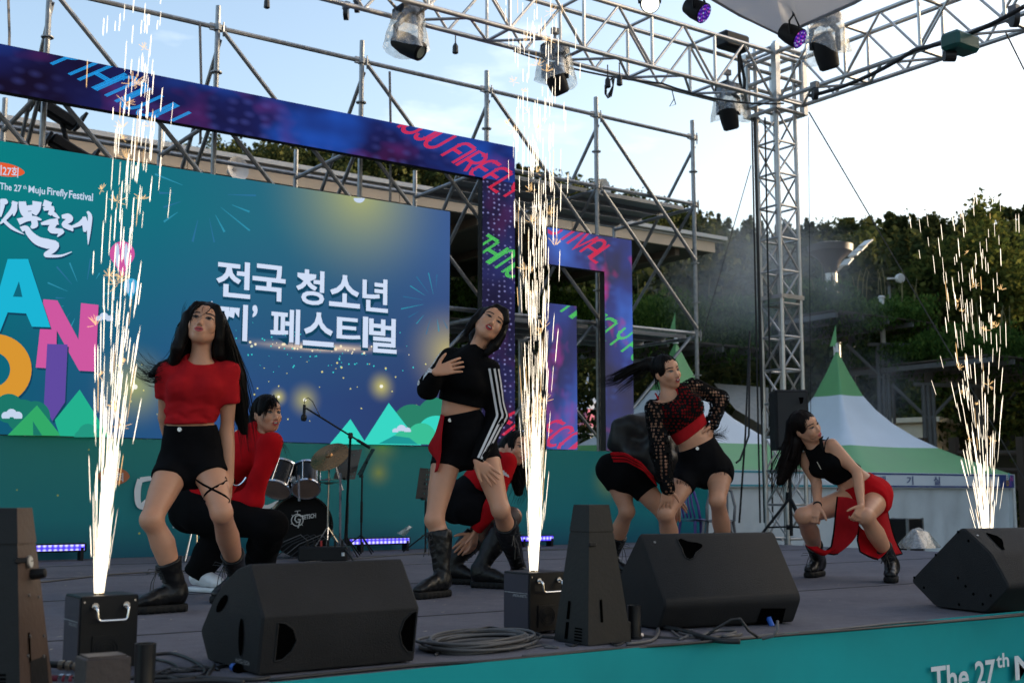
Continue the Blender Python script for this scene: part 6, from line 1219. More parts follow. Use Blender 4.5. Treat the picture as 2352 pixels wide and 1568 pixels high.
class Field:
    def __init__(s): s.p = []; s.post = []
    def add(s, *pr): s.p += pr; return s
    def ev(s, P):
        D = np.full(len(P), 1.0)
        for q in s.p:
            if not q.neg: D = smin(D, q.fn(P), q.k)
        for q in s.p:
            if q.neg: D = -smin(-D, q.fn(P), q.k)
        for f in s.post: D = f(P, D)
        return D
    def bounds(s):
        lo = np.min([q.lo for q in s.p if not q.neg], 0)-.03; hi = np.max([q.hi for q in s.p if not q.neg], 0)+.03; return lo, hi
    def mesh(s, h=.011, fine=(), hf=.0055):
        lo, hi = s.bounds(); ax = []
        for d in range(3):
            xs = []; x = lo[d]
            while x < hi[d]: xs.append(x); x += hf if any(f[0][d] <= x <= f[1][d] for f in fine) else h
            xs.append(x); ax.append(np.array(xs))
        sh = tuple(len(a) for a in ax); D = np.full(sh, 1.0, np.float32)
        def win(q, pad):
            return tuple(slice(max(0, np.searchsorted(ax[d], q.lo[d]-pad)-1), min(sh[d], np.searchsorted(ax[d], q.hi[d]+pad)+1)) for d in range(3))
        def pts(w): g = np.meshgrid(*[ax[d][w[d]] for d in range(3)], indexing='ij'); return np.stack([x.ravel() for x in g], 1)
        for q in s.p:
            if q.neg: continue
            w = win(q, q.k*.5+.014); sub_ = D[w]
            if sub_.size: D[w] = smin(sub_, q.fn(pts(w)).reshape(sub_.shape), q.k)
        for q in s.p:
            if not q.neg: continue
            w = win(q, q.k*.5+.014); sub_ = D[w]
            if sub_.size: D[w] = -smin(-sub_, q.fn(pts(w)).reshape(sub_.shape), q.k)
        if s.post:
            near = np.abs(D) < .06; idx = np.argwhere(near); P = np.stack([ax[d][idx[:, d]] for d in range(3)], 1); v = D[near]
            for f in s.post: v = f(P, v)
            D[near] = v
        return surfnet(D, ax)
def surfnet(D, ax):
    ins = D < 0; nx, ny, nz = D.shape; cnt = np.zeros((nx-1, ny-1, nz-1), np.int8)
    offs = [(i, j, k) for i in (0, 1) for j in (0, 1) for k in (0, 1)]
    for i, j, k in offs: cnt += ins[i:nx-1+i, j:ny-1+j, k:nz-1+k]
    act = (cnt > 0) & (cnt < 8); ids = np.full(act.shape, -1, np.int32); I = np.argwhere(act); n = len(I); ids[act] = np.arange(n)
    acc = np.zeros((n, 3)); c = np.zeros(n)
    for a in range(3):
        o1 = [x for x in range(3) if x != a]
        for u in (0, 1):
            for v in (0, 1):
                e0 = I.copy(); e0[:, o1[0]] += u; e0[:, o1[1]] += v; e1 = e0.copy(); e1[:, a] += 1
                d0 = D[e0[:, 0], e0[:, 1], e0[:, 2]]; d1 = D[e1[:, 0], e1[:, 1], e1[:, 2]]; m = (d0 < 0) != (d1 < 0); t = d0[m]/(d0[m]-d1[m])
                p0 = np.stack([ax[d][e0[m, d]] for d in range(3)], 1); p1 = np.stack([ax[d][e1[m, d]] for d in range(3)], 1); acc[m] += p0+(p1-p0)*t[:, None]; c[m] += 1
    V = acc/np.maximum(c, 1)[:, None]; Fs = []
    for a in range(3):
        b_, c_ = (a+1) % 3, (a+2) % 3; sl0 = [slice(None)]*3; sl1 = [slice(None)]*3; sl0[a] = slice(0, -1); sl1[a] = slice(1, None)
        df = ins[tuple(sl0)] != ins[tuple(sl1)]; E = np.argwhere(df); E = E[(E[:, b_] > 0) & (E[:, c_] > 0) & (E[:, b_] < D.shape[b_]-1) & (E[:, c_] < D.shape[c_]-1)]
        def cell(db, dc): q = E.copy(); q[:, b_] += db; q[:, c_] += dc; return ids[q[:, 0], q[:, 1], q[:, 2]]
        Q = np.stack([cell(-1, -1), cell(0, -1), cell(0, 0), cell(-1, 0)], 1); s0 = ins[E[:, 0], E[:, 1], E[:, 2]]; Q[~s0] = Q[~s0][:, ::-1]; Fs.append(Q)
    F = np.concatenate(Fs); F = F[(F >= 0).all(1)]
    return V, F
def fobj(name, field, mt, parent, h=.010, fine=(), hf=.0055, **kw):
    V, F = field.mesh(h, fine, hf); return np_mesh(name, V, F, mt, parent, smooth=True, **kw)
def folds(amp, seed, scale=26, stretch=(1, 1, 1)):
    rg = np.random.default_rng(seed); K = rg.normal(size=(6, 3))*scale*np.array(stretch); ph = rg.uniform(0, 6, 6)
    def f(P, D):
        w = np.zeros(len(P))
        for i in range(3): w += np.sin(P@K[i]+ph[i]+1.4*np.sin(P@K[i+3]*.6+ph[i+3]))
        return D-amp*w/3
    return f
def ruche(p0, axis, amp, freq, length, seed=0):
    """gathers across the axis, strongest at p0 and fading over a length"""
    p0, ax_ = A3(p0), nrmz(axis); rg = np.random.default_rng(seed); k1, k2 = rg.normal(size=3)*9, rg.normal(size=3)*17
    def f(P, D):
        h = (P-p0)@ax_; w = np.exp(-np.abs(h)/length); return D-amp*w*(np.sin(h*freq+2.2*np.sin(P@k1)+1.1*np.sin(P@k2))+.5*np.sin(h*freq*1.9+1.7*np.sin(P@k2+1)))
    return f
def clipf(p0, n): return lambda P, D: np.maximum(D, (P-A3(p0))@nrmz(n))
# materials of people
def skin_mat(name, col, sheer=None):
    m, g, b, o = new_mat(name); tcn = g.n('ShaderNodeTexCoord'); nn = g.noise(tcn.outputs['Object'], 7, 4, .6); n2 = g.noise(tcn.outputs['Object'], 90, 2, .5)
    c = g.ramp(nn.outputs['Fac'], [(.3, tuple(x*.88 for x in col)), (.7, (min(1, col[0]*1.06), col[1]*1.02, col[2]))]); g.l(c, b.inputs['Base Color']); b.inputs['Roughness'].default_value = .42; b.inputs['Subsurface Weight'].default_value = .12; b.inputs['Subsurface Radius'].default_value = (.02, .008, .004); b.inputs['Subsurface Scale'].default_value = .5; b.inputs['Specular IOR Level'].default_value = .35
    bp = g.n('ShaderNodeBump'); bp.inputs['Strength'].default_value = .08; bp.inputs['Distance'].default_value = .003; g.l(n2.outputs['Fac'], bp.inputs['Height']); g.l(bp.outputs['Normal'], b.inputs['Normal']); return m
SKIN = skin_mat('skin', (.54, .275, .170)); SKIN_F = SKIN
def cloth_mat(name, col, var=.18, rough=.9): return mat(name, col, rough, var=var, scale=9, bump=.25, bscale=420, spec=.08)
C_RED = cloth_mat('red_cotton', (.36, .010, .014)); C_RED2 = cloth_mat('red_jersey', (.42, .006, .010)); C_BLK = cloth_mat('black_denim', (.0045, .0045, .0055), .3); C_BLK2 = cloth_mat('black_jersey', (.0035, .0035, .004), .3); C_WHT = cloth_mat('white_trim', (.62, .62, .64), .06); LEATH = mat('boot_leather', (.006, .006, .0065), .36, var=.3, scale=20, bump=.35, bscale=35, spec=.3); RUB = mat('boot_rubber', (.009, .009, .009), .7, bump=.2, spec=.2); SHOEW = mat('sneaker_white', (.60, .60, .61), .5, var=.05)
C_GREY = mat('black_nylon', (.0075, .0075, .008), .45, var=.4, scale=5, bump=.5, bscale=9, spec=.3)
HAIRM = mat('hair_black', (.0045, .0036, .0036), .5, var=.4, scale=30, spec=.12, stretch=(1, 1, .2)); HAIRB = mat('hair_brown', (.008, .0045, .004), .5, var=.5, scale=26, spec=.12)
LIPM = mat('lips', (.42, .055, .06), .35, var=.1); LIPD = mat('lips_dark', (.34, .02, .03), .35, var=.1); NOSTR = mat('nostril_skin', (.10, .03, .02), .6); MOUTH = mat('mouth_dark', (.03, .008, .008), .6); TEETH = mat('teeth', (.40, .37, .33), .3, var=.03); EYEW = mat('eye_white', (.17, .14, .125), .25, var=.03); EYEB = mat('eye_iris', (.012, .008, .007), .12); BROW = mat('eyebrow', (.016, .010, .009), .8); LASH = mat('lash', (.008, .006, .006), .6); BLUSH = None; PEARL = mat('button_metal', (.6, .6, .62), .25, .6)
m, g, b, o = new_mat('sheer_tights'); b.inputs['Base Color'].default_value = (.075, .045, .036, 1); b.inputs['Roughness'].default_value = .55; TIGHTS = m
m, g, b, o = new_mat('open_knit'); b.inputs['Base Color'].default_value = (.004, .004, .0045, 1); b.inputs['Roughness'].default_value = .9; b.inputs['Specular IOR Level'].default_value = .08
tcn = g.n('ShaderNodeTexCoord'); vo = g.n('ShaderNodeTexVoronoi'); vo.inputs['Scale'].default_value = 46; vo.inputs['Randomness'].default_value = .25; g.l(tcn.outputs['Object'], vo.inputs['Vector']); tr = g.n('ShaderNodeBsdfTransparent'); ms = g.n('ShaderNodeMixShader'); g.l(g.m('LESS_THAN', vo.outputs['Distance'], .40), ms.inputs[0]); g.l(b.outputs[0], ms.inputs[1]); g.l(tr.outputs[0], ms.inputs[2]); g.l(ms.outputs[0], o.inputs['Surface']); KNIT = m

class Person:
    def __init__(s, D, label, S=1.0, group=None):
        s.D, s.S, s.label, s.group = D, S, label, group; s.part = {}; s.body = Field(); s.fine = []
    def J(s, u, v, dd=0.0): return A3(FPD(u, v, s.D+dd))
    def foot(s, u, v, dr):
        p = A3(PZ(u/1.7415, v/1.7415)); d = nrmz(CR*dr[0]-CF.xy.to_3d().normalized()*dr[1]); return p, d
    def start(s, base): s.t = thing('person', s.label, 'person', (base[0], base[1], 0), s.group)
    def torso(s, hipA, hipB, shA, shB, neck, front, waist=None, wid=(.105, .158, .112, .128, .125, .06), dep=(.085, .105, .078, .092, .075, .05), bust=.052, glute=.072):
        S = s.S; hipA, hipB, shA, shB, neck = map(A3, (hipA, hipB, shA, shB, neck)); ph, sh = (hipA+hipB)/2, (shA+shB)/2; up = nrmz(sh-ph); xh = nrmz(hipB-hipA); xs = nrmz(shB-shA); f = A3(front); fh = nrmz(f-(f@up)*up)
        w = ph+(sh-ph)*.42 if waist is None else A3(waist); rb = w+(sh-w)*.55
        s.spine = [ph-up*.055*S, ph+up*.03*S, w, rb, sh-up*.01, (sh*.35+neck*.65)]; xa = [xh, xh, nrmz(xh+xs), nrmz(xh*.3+xs), xs, xs]
        s.tw, s.td, s.tx = np.array(wid)*S, np.array(dep)*S, xa; s.up, s.fr, s.xh, s.xs = up, fh, xh, xs; s.ph, s.sh, s.wp, s.rb = ph, sh, w, rb
        fs = nrmz(np.cross(xs, nrmz(sh-w))); fs = fs if fs@fh > 0 else -fs; s.fs = fs; s.bustp = [(rb+(sh-rb)*.30+fs*.062*S+xs*q*.062*S, np.array([bust, bust*1.05, bust*.9])*S) for q in (-1, 1)]
        s.glut = [(ph-up*.03*S-fh*.045*S+xh*q*.07*S, glute*S) for q in (-1, 1)]
        s.body.add(loft(s.spine, s.tw, s.td, xa, .03))
        for p, r in s.bustp: s.body.add(ell(p, r, (xs, fs, nrmz(np.cross(xs, fs))), .04))
        for p, r in s.glut: s.body.add(ell(p, [r]*3, None, .05))
        s.neck0 = neck
    def torso_prims(s, inf, lo=0, hi=6, bust=True, glute=True, clips=(), k=.03):
        out = [loft(s.spine[lo:hi], s.tw[lo:hi], s.td[lo:hi], s.tx[lo:hi], k, inf, clips)]
        if bust: out += [ell(p, r, (s.xs, s.fs, nrmz(np.cross(s.xs, s.fs))), .045, inflate=inf) for p, r in s.bustp]
        if glute: out += [ell(p, [r]*3, None, .05, inflate=inf) for p, r in s.glut]
        return out
    def leg(s, key, hip, knee, ft, fat=1.0, ank_h=.12, out=0.0):
        S = s.S*fat; hip, knee = A3(hip), A3(knee); fc, fd = ft; ank = fc-fd*.075*s.S+np.array([0, 0, ank_h*s.S]); mid = (hip+ank)/2; kf = knee-mid; kf = nrmz(kf) if np.linalg.norm(kf) > .03 else fd
        L1 = knee-hip; L2 = ank-knee; kn = nrmz(kf)
        th = [(hip+L1*0.0, .080), (hip+L1*.25+kn*.004, .081), (hip+L1*.55+kn*.006, .070), (hip+L1*.82+kn*.004, .057), (knee, .052)]
        sn = [(knee, .052), (knee+L2*.14-kn*.012, .050), (knee+L2*.34-kn*.020, .060), (knee+L2*.55-kn*.014, .052), (knee+L2*.8-kn*.002, .038), (ank, .033)]
        s.part['thigh'+key] = ([p for p, r in th], [r*S for p, r in th]); s.part['shin'+key] = ([p for p, r in sn], [r*S for p, r in sn]); s.part['foot'+key] = (fc, fd, ank)
        s.body.add(loft(*s.part['thigh'+key], k=.035), loft(*s.part['shin'+key], k=.02), ell(knee+kn*.014*S, (.034*S,)*3, None, .03))
    def arm(s, key, sh, el, wr, fat=1.0):
        S = s.S*fat; sh, el, wr = map(A3, (sh, el, wr)); L1, L2 = el-sh, wr-el
        u = [(sh, .047), (sh+L1*.2, .045), (sh+L1*.5, .040), (sh+L1*.85, .034), (el, .033)]; f = [(el, .033), (el+L2*.22, .036), (el+L2*.55, .031), (el+L2*.9, .023), (wr, .022)]
        s.part['uarm'+key] = ([p for p, r in u], [r*S for p, r in u]); s.part['farm'+key] = ([p for p, r in f], [r*S for p, r in f]); s.body.add(loft(*s.part['uarm'+key], k=.035), loft(*s.part['farm'+key], k=.015))
    def hand(s, wr, dr, nm, thumb, curl=.25, spread=.12, thumb_curl=.3, size=1.0, thumb_out=.75):
        """dr: wrist to knuckles; nm: back of the hand; thumb: side vector on which the thumb sits"""
        S = s.S*size; wr = A3(wr); d = nrmz(dr); nm = A3(nm); nm = nrmz(nm-(nm@d)*d); t = nrmz(np.cross(nm, d)); t = t if t@A3(thumb) > 0 else -t
        kn = wr+d*.082*S; s.body.add(loft([wr, wr+d*.03*S, wr+d*.06*S, kn], np.array([.023, .032, .038, .037])*S, np.array([.017, .015, .0135, .011])*S, [t]*4, .008))
        for i, (off, ln) in enumerate(((.029, .92), (.010, 1.0), (-.010, .95), (-.029, .76))):
            b0 = kn+t*off*S-d*.004; a = spread*(off/.029)*.5; fd = nrmz(d*math.cos(a)+t*math.sin(a)); P = [b0]; ang = curl*.5; p = b0
            for L in (.042, .026, .020):
                q = fd*math.cos(ang)-nm*math.sin(ang); p = p+q*L*ln*S; P.append(p); ang += curl*1.1
            s.body.add(loft(P, np.array([.0095, .0088, .0080, .0066])*S, k=.005))
        b0 = wr+d*.022*S+t*.026*S; td = nrmz(d*(1-thumb_out*.5)+t*thumb_out); p1 = b0+td*.036*S; td2 = nrmz(td-nm*thumb_curl+d*.35); p2 = p1+td2*.030*S; p3 = p2+nrmz(td2-nm*thumb_curl*.6+d*.2)*.022*S
        s.body.add(loft([wr+d*.015*S+t*.012*S, b0, p1, p2, p3], np.array([.016, .0135, .0105, .0095, .0072])*S, k=.008))
        c = kn+d*.02; s.fine.append((c-.11*S, c+.11*S))
    def head(s, c, F, U, size=1.0, mouth='closed', lip=None, gaze=0.0, eye_open=1.0, flip=False):
        S = s.S*size; c = A3(c); F = nrmz(F); U = A3(U); U = nrmz(U-(U@F)*F); X = np.cross(F, U)*(-1 if flip else 1); s.hc, s.hF, s.hU, s.hX, s.hS = c, F, U, X, S; fr = (X, U, F); W = lambda x, y, z: c+(X*x+U*y+F*z)*S; s.hw = W
        H = Field(); E = lambda x, y, z, rx, ry, rz, k=.02, neg=False: ell(W(x, y, z), np.array([rx, ry, rz])*S, fr, k*S, neg)
        H.add(E(0, .034, -.014, .074, .086, .092), E(0, -.020, .026, .062, .071, .060, .04), E(0, -.077, .048, .023, .023, .027, .035), E(0, .048, .045, .056, .045, .036, .03))
        for q in (-1, 1):
            H.add(loft([W(q*.054, -.03, -.005), W(q*.043, -.058, .018), W(q*.016, -.083, .050)], np.array([.017, .018, .017])*S, k=.03*S), E(q*.038, -.024, .060, .023, .022, .020, .025), E(q*.078, -.002, -.014, .008, .030, .019, .008), E(q*.0105, -.034, .089, .0075, .006, .009, .008))
            H.add(E(q*.033, .011, .096, .021, .011, .013, .014, True)); H.add(E(q*.033, .008, .0765, .0175, .0105, .0095, .006))
        H.add(loft([W(0, .018, .080), W(0, -.010, .091), W(0, -.029, .100)], np.array([.0075, .0085, .0105])*S, k=.014*S), E(0, -.058, .082, .026, .016, .010, .018))
        H.add(E(0, -.045, .098, .006, .009, .006, .01, True)); s.headf = H
        s.body.p += [q for q in H.p]
        nb = A3(s.neck0); s.body.add(loft([nb-(W(0, -.06, -.02)-nb)*.12, nb+(W(0, -.06, -.02)-nb)*.5, W(0, -.055, -.020)], np.array([.056, .048, .050])*S, k=.025)); s.fine.append((c-.14*S, c+.14*S))
        s.neckp = [nb, nb+(W(0, -.06, -.02)-nb)*.5]
        # features laid onto the face
        def surf(x, y, lift=.0012):
            z = np.linspace(.13, .02, 56); P = np.array([W(x, y, q) for q in z]); d = H.ev(P); i = np.argmax(d < 0); i = max(i, 1); z0 = z[i-1]+(z[i]-z[i-1])*d[i-1]/(d[i-1]-d[i]+1e-9); return W(x, y, z0+lift)
        s.surf = surf
        def patch_(name, pts, mt, lift=.0014, parent=None, rings=3):
            cx, cy = np.mean([p[0] for p in pts]), np.mean([p[1] for p in pts]); mb = MB(); n = len(pts); vs = []
            for r in range(rings, 0, -1): vs += [surf(cx+(x-cx)*r/rings, cy+(y-cy)*r/rings, lift+(.0008 if r < rings else 0)) for x, y in pts]
            vs.append(surf(cx, cy, lift+.001)); Fc = []
            for r in range(rings-1):
                for i in range(n): Fc.append((r*n+i, r*n+(i+1) % n, (r+1)*n+(i+1) % n, (r+1)*n+i))
            for i in range(n): Fc.append(((rings-1)*n+i, (rings-1)*n+(i+1) % n, rings*n))
            mb.add(vs, Fc); return mb.obj(name, mt, parent or s.t, smooth=True)
        lip = lip or LIPM
        for q in (-1, 1):
            al = lambda x, y: (q*(.033+x), .0085+y)
            h = eye_open
            eo = patch_('eye', [al(.0180, .003), al(.010, .0070*h+.001), al(0, .0088*h), al(-.010, .0066*h), al(-.0165, -.0012), al(-.008, -.0050*h), al(0, -.0062*h), al(.010, -.0045*h)], EYEW, .0012)
            gx = gaze; ir = [al(q*gx+.0084*math.cos(a), .0010+.0074*h*math.sin(a)) for a in [2*math.pi*i/10 for i in range(10)]]; patch_('iris', ir, EYEB, .0024)
            mb = MB(); pts = [surf(*al(x, y), .0022) for x, y in ((-.0165, -.001), (-.010, .0070*h), (0, .0094*h), (.011, .0080*h), (.0220, .0055))]; mb.tube(pts, .0032*S, 5, [.5, 1, 1.15, 1.1, .5]); mb.obj('eyelash', LASH, s.t)
            mb = MB(); bw = [(-.019, .0245), (-.008, .0262), (.004, .0275), (.015, .0268), (.027, .0225)]; tops = [surf(q*(.033+x), .008+y+.0040, .0016) for x, y in bw]; bots = [surf(q*(.033+x), .008+y-.0026*(1 if i < 4 else .2), .0016) for i, (x, y) in enumerate(bw)]
            mb.add(tops+bots, [(i, i+1, 5+i+1, 5+i) for i in range(4)]); mb.obj('eyebrow', BROW, s.t)
        yo = -.0585; op = {'closed': .0012, 'parted': .004, 'open': .009}[mouth]
        up_ = [(-.0245, yo), (-.013, yo+.0080+op*.5), (-.004, yo+.0105+op*.6), (0, yo+.0092+op*.6), (.004, yo+.0105+op*.6), (.013, yo+.0080+op*.5), (.0245, yo), (.012, yo+op*.6), (0, yo+op*.7), (-.012, yo+op*.6)]
        lo_ = [(-.0245, yo), (-.013, yo-op*.7), (0, yo-op), (.013, yo-op*.7), (.0245, yo), (.014, yo-.0095-op*.5), (0, yo-.0130-op*.6), (-.014, yo-.0095-op*.5)]
        lp_ = patch_('upper_lip', up_, lip, .0028, rings=2); patch_('lower_lip', lo_, lip, .0032, rings=2)
        patch_('mouth_opening', [(-.021, yo), (-.012, yo+op*.6), (0, yo+op*.75), (.012, yo+op*.6), (.021, yo), (.012, yo-op*.75), (0, yo-op), (-.012, yo-op*.75)], MOUTH, .0008, rings=2)
        if mouth == 'open': patch_('teeth', [(-.013, yo+op*.05), (-.008, yo+op*.62), (0, yo+op*.7), (.008, yo+op*.62), (.013, yo+op*.05), (0, yo-op*.15)], TEETH, .0020, rings=2)
        for q in (-1, 1): patch_('nostril', [(q*.0080+.0034*math.cos(a), -.0410+.0018*math.sin(a)) for a in [2*math.pi*i/8 for i in range(8)]], NOSTR, .0006, rings=1)
    def hair(s, locks=(), strands=(), mt=None, cut=(0, -.034, .092, .064, .108, .078), extra=.0, seed=1, cap=(.084, .102, .106), comb=90):
        """cap round the skull open at the face, lofted locks, and loose strands that break the outline"""
        S = s.hS; fr = (s.hX, s.hU, s.hF); f = Field(); f.add(ell(s.hw(0, .034, -.018), (np.array(cap)+extra)*S, fr, .02)); rg = np.random.default_rng(seed)
        for L in locks: f.add(loft(L[0], L[1], L[2] if len(L) > 2 else None, L[3] if len(L) > 3 else None, k=.025))
        f.add(ell(s.hw(*cut[:3]), np.array(cut[3:])*S, fr, .012, neg=True)); f.post.append(folds(.0035, seed, 70, (1, 1, .35)))
        V, F = f.mesh(.0085, [(s.hc-.13, s.hc+.13)], .006); mb = MB()
        for (guide, n, spread, r, tip) in strands:
            G_ = np.array([A3(p) for p in guide]); m_ = len(G_); sp_ = np.array(spread if hasattr(spread, '__len__') else [spread]*m_)
            for i in range(n):
                o = rg.normal(size=3); o /= np.linalg.norm(o); o *= rg.uniform(.2, 1)**.6; o2 = rg.normal(size=3)*.35; ln = rg.uniform(.72, 1.06); tt = np.linspace(0, (m_-1)*min(1, ln), 9); pts = []
                for x in tt:
                    j = min(int(x), m_-2); q = x-j; p0, p1, p2, p3 = G_[max(j-1, 0)], G_[j], G_[j+1], G_[min(j+2, m_-1)]; c_ = .5*((2*p1)+(-p0+p2)*q+(2*p0-5*p1+4*p2-p3)*q*q+(-p0+3*p1-3*p2+p3)*q**3); w = sp_[j]+(sp_[j+1]-sp_[j])*q; pts.append(c_+(o+o2*(x/(m_-1)))*w)
                mb.tube(pts, r*rg.uniform(.6, 1.3), 4, lambda t: max(.12, (1-t**2.2)))
        for i in range(comb):
            a0 = rg.uniform(-1, 1); sg = 1 if a0 > 0 else -1; ph_ = rg.uniform(-1.2, 1.35); pts = []
            for j in range(8):
                th_ = .08+1.9*j/7; x = sg*math.sin(th_)*math.cos(ph_)*cap[0]*1.02; y = .034+math.cos(th_)*cap[1]*1.02; z = -.018-math.sin(th_)*math.sin(ph_)*cap[2]*1.02
                pts.append(s.hw(x, y, z))
            e = np.array([((s.hc*0+np.array(q_)-s.hw(*cut[:3]))) for q_ in pts]); loc = np.stack([e@s.hX, e@s.hU, e@s.hF], 1)/(np.array(cut[3:])*S*1.06); inside = (loc**2).sum(1) < 1
            if inside.any(): pts = pts[:max(2, int(np.argmax(inside)))]
            if len(pts) > 2: mb.tube(pts, .0024, 4, lambda t: .4+.6*math.sin(3.14*min(.95, max(.05, t))))
        o_ = np_mesh('hair', V, F, mt or HAIRM, s.t, smooth=True)
        if mb.v: mb.obj('hair_strands', mt or HAIRM, s.t, smooth=True, kind='stuff')
    def finish_body(s, mt=None, h=.0105): fobj('body', s.body, mt or SKIN, s.t, h, s.fine, .0050)
    def boot(s, key, top_f, mt=None, sole=.04, shaft=.014, laces=True, low=False):
        P, r = s.part['shin'+key]; fc, fd, ank = s.part['foot'+key]; S = s.S; f = Field(); kn = np.array(P[0]); top = np.array(P[0])+(np.array(P[-1])-np.array(P[0]))*top_f; ax = nrmz(np.array(P[-1])-np.array(P[0])); side = nrmz(np.cross(fd, (0, 0, 1))); z = np.array([0, 0, 1.0])
        if not low: f.add(loft(P+[ank-z*.03*S], list(r)+[.036*S], k=.03, inflate=shaft, clips=((top, -ax),)))
        g0 = fc*np.array([1, 1, 0]); h0 = sole*S; F_ = lambda x, z_: g0+fd*x*S+z*z_*S
        f.add(loft([F_(-.095, .085), F_(-.05, .085), F_(.02, .075), F_(.085, .060), F_(.125, .052)], np.array([.036, .040, .042, .046, .034])*S, np.array([.046, .05, .046, .034, .024])*S, [side]*5, .03))
        f.post.append(clipf(F_(0, (sole/S if False else .03)), (0, 0, -1))); f.post.append(folds(.0028, int(fc[0]*77) % 97, 60, (1, 1, 1.2)))
        bo = fobj('boot' if not low else 'shoe', f, mt or LEATH, s.t, .007)
        q = Field(); q.add(loft([F_(-.10, .02), F_(-.03, .02), F_(.04, .02), F_(.09, .02), F_(.13, .02)], np.array([.038, .042, .044, .049, .036])*S, np.array([.04, .04, .04, .04, .04])*S, [side]*5, .02)); q.post += [clipf((0, 0, .002), (0, 0, -1)), clipf((0, 0, sole*S), (0, 0, 1))]
        if not low: q.post.append(lambda P_, D_: D_+.0035*np.maximum(0, np.sin(((P_-g0)@fd)*170))*(P_[:, 2] < sole*S*.75))
        so_ = fobj('sole', q, RUB if not low else SHOEW, bo, .007)
        so_.matrix_parent_inverse = Matrix.Identity(4)
        if laces and not low:
            mb = MB(); fwd = fd-(fd@ax)*ax; fwd = nrmz(fwd); n = 7; sd = nrmz(np.cross(ax, fwd))
            for i in range(n):
                c_ = top+(ank-top)*(.06+.94*i/n); 
                rr_ = (np.interp((.06+.94*i/n), [0, 1], [np.interp(top_f, [0, .34, 1], [r[0], r[2], r[-1]]), r[-1]])+shaft)+.002; mb.tube([c_+fwd*rr_*.82-sd*.02, c_+fwd*rr_*1.06, c_+fwd*rr_*.82+sd*.02-ax*.01], .0022, 4); mb.tube([c_+fwd*rr_*.82+sd*.02, c_+fwd*rr_*1.07, c_+fwd*rr_*.82-sd*.02-ax*.01], .0022, 4)
            c_ = top+(ank-top)*.1+fwd*(r[-1]+shaft+.012)
            for q_ in (-1, 1): mb.tube([c_, c_+fwd*.03+sd*q_*.035+z*.012, c_+fwd*.035+sd*q_*.05-z*.01, c_+fwd*.012+sd*q_*.01-z*.005], .0022, 4); mb.tube([c_, c_+fwd*.025+sd*q_*.012-z*.05, c_+fwd*.03+sd*q_*.02-z*.11], .0022, 4)
            lo = mb.obj('laces', CABLE, bo); lo.matrix_parent_inverse = Matrix.Identity(4)
        return bo
    def strip(s, name, field, axis_pts, dirs, width, mt, lift=.002, side=None):
        """ribbon lying on a garment: axis points inside it, direction outwards, found where the surface is"""
        L = []; n = len(axis_pts); hit = []
        for p, d in zip(axis_pts, dirs):
            p, d = A3(p), nrmz(d); ts = np.linspace(0, .2, 101); v = field.ev(p+ts[:, None]*d); i = len(v)-1
            ins_ = np.where(v < 0)[0]; i = ins_[-1] if len(ins_) else 20; hit.append(p+d*(ts[i]+.001+lift))
        mb = MB(); hit = np.array(hit)
        for i in range(n): t = nrmz(hit[min(i+1, n-1)]-hit[max(i-1, 0)]); w = nrmz(np.cross(t, nrmz(dirs[i])))*width/2; mb.v += [tuple(hit[i]-w), tuple(hit[i]+w)]
        for i in range(n-1): mb.f.append((2*i, 2*i+1, 2*i+3, 2*i+2)); mb.mi.append(0)
        return mb.obj(name, mt, s.t, smooth=True)
def sheet(name, rows, mt, parent, thick=.004, sub=2):
    """cloth through rows of points"""
    R = np.array([[A3(p) for p in r] for r in rows]); 
    def up1(A):
        n = A.shape[0]; t = np.linspace(0, n-1, (n-1)*4+1); out = []
        for x in t:
            i = min(int(x), n-2); f = x-i; p0, p1, p2, p3 = A[max(i-1, 0)], A[i], A[i+1], A[min(i+2, n-1)]; out.append(.5*((2*p1)+(-p0+p2)*f+(2*p0-5*p1+4*p2-p3)*f*f+(-p0+3*p1-3*p2+p3)*f**3))
        return np.array(out)
    R = up1(R); R = up1(R.transpose(1, 0, 2)).transpose(1, 0, 2); n, m_ = R.shape[:2]; V = R.reshape(-1, 3); F = np.array([(i*m_+j, i*m_+j+1, (i+1)*m_+j+1, (i+1)*m_+j) for i in range(n-1) for j in range(m_-1)])
    o = np_mesh(name, V, F, mt, parent, smooth=True); md = o.modifiers.new('thickness', 'SOLIDIFY'); md.thickness = thick; md.offset = 0; return o
UP = Vector((0, 0, 1)); CAMD = -CF.xy.to_3d().normalized()    # towards the camera, level
rr = random.Random(4)
def leg_cloth(f, p, keys, inf, cut_f, **kw):
    for k in keys:
        P, r = p.part['thigh'+k]; P = np.array(P); c = P[0]+(P[-1]-P[0])*cut_f; f.add(loft(list(P), r, k=.035, inflate=inf, clips=((c, P[-1]-P[0]),)))
# ------------------------------------------------------------------ 1: red T-shirt
p = Person(6.1, 'long haired dancer in a red T-shirt and black shorts beside the first spark fountain'); J = p.J
fa, fb = p.foot(645, 2450, (-.75, .66)), p.foot(920, 2405, (-.35, .93)); p.start((fa[0]+fb[0])/2)
front = CAMD*1+CR*.15
sA, sB = J(668, 1487, -.02), J(918, 1487, .02)
p.torso(J(708, 1842, 0), J(828, 1826, .03), sA, sB, J(803, 1442, .0), front, waist=J(760, 1690, -.03), wid=(.10, .145, .115, .130, .125, .055), bust=.056)
p.leg('A', J(704, 1856, 0), J(606, 2078, -.24), fa, 1.0); p.leg('B', J(828, 1846, .03), J(886, 2050, -.12), fb, 1.0)
p.arm('A', sA, J(660, 1668, .08), J(690, 1812, .17)); p.arm('B', sB, J(908, 1722, .05), J(918, 1925, .02))
p.hand(J(918, 1925, .02), J(914, 2000, .02)-J(918, 1925, .02), CR, CAMD, .35, .08)
p.hand(J(690, 1812, .17), CR*.3-UP, -CAMD, CR, .5, .05)
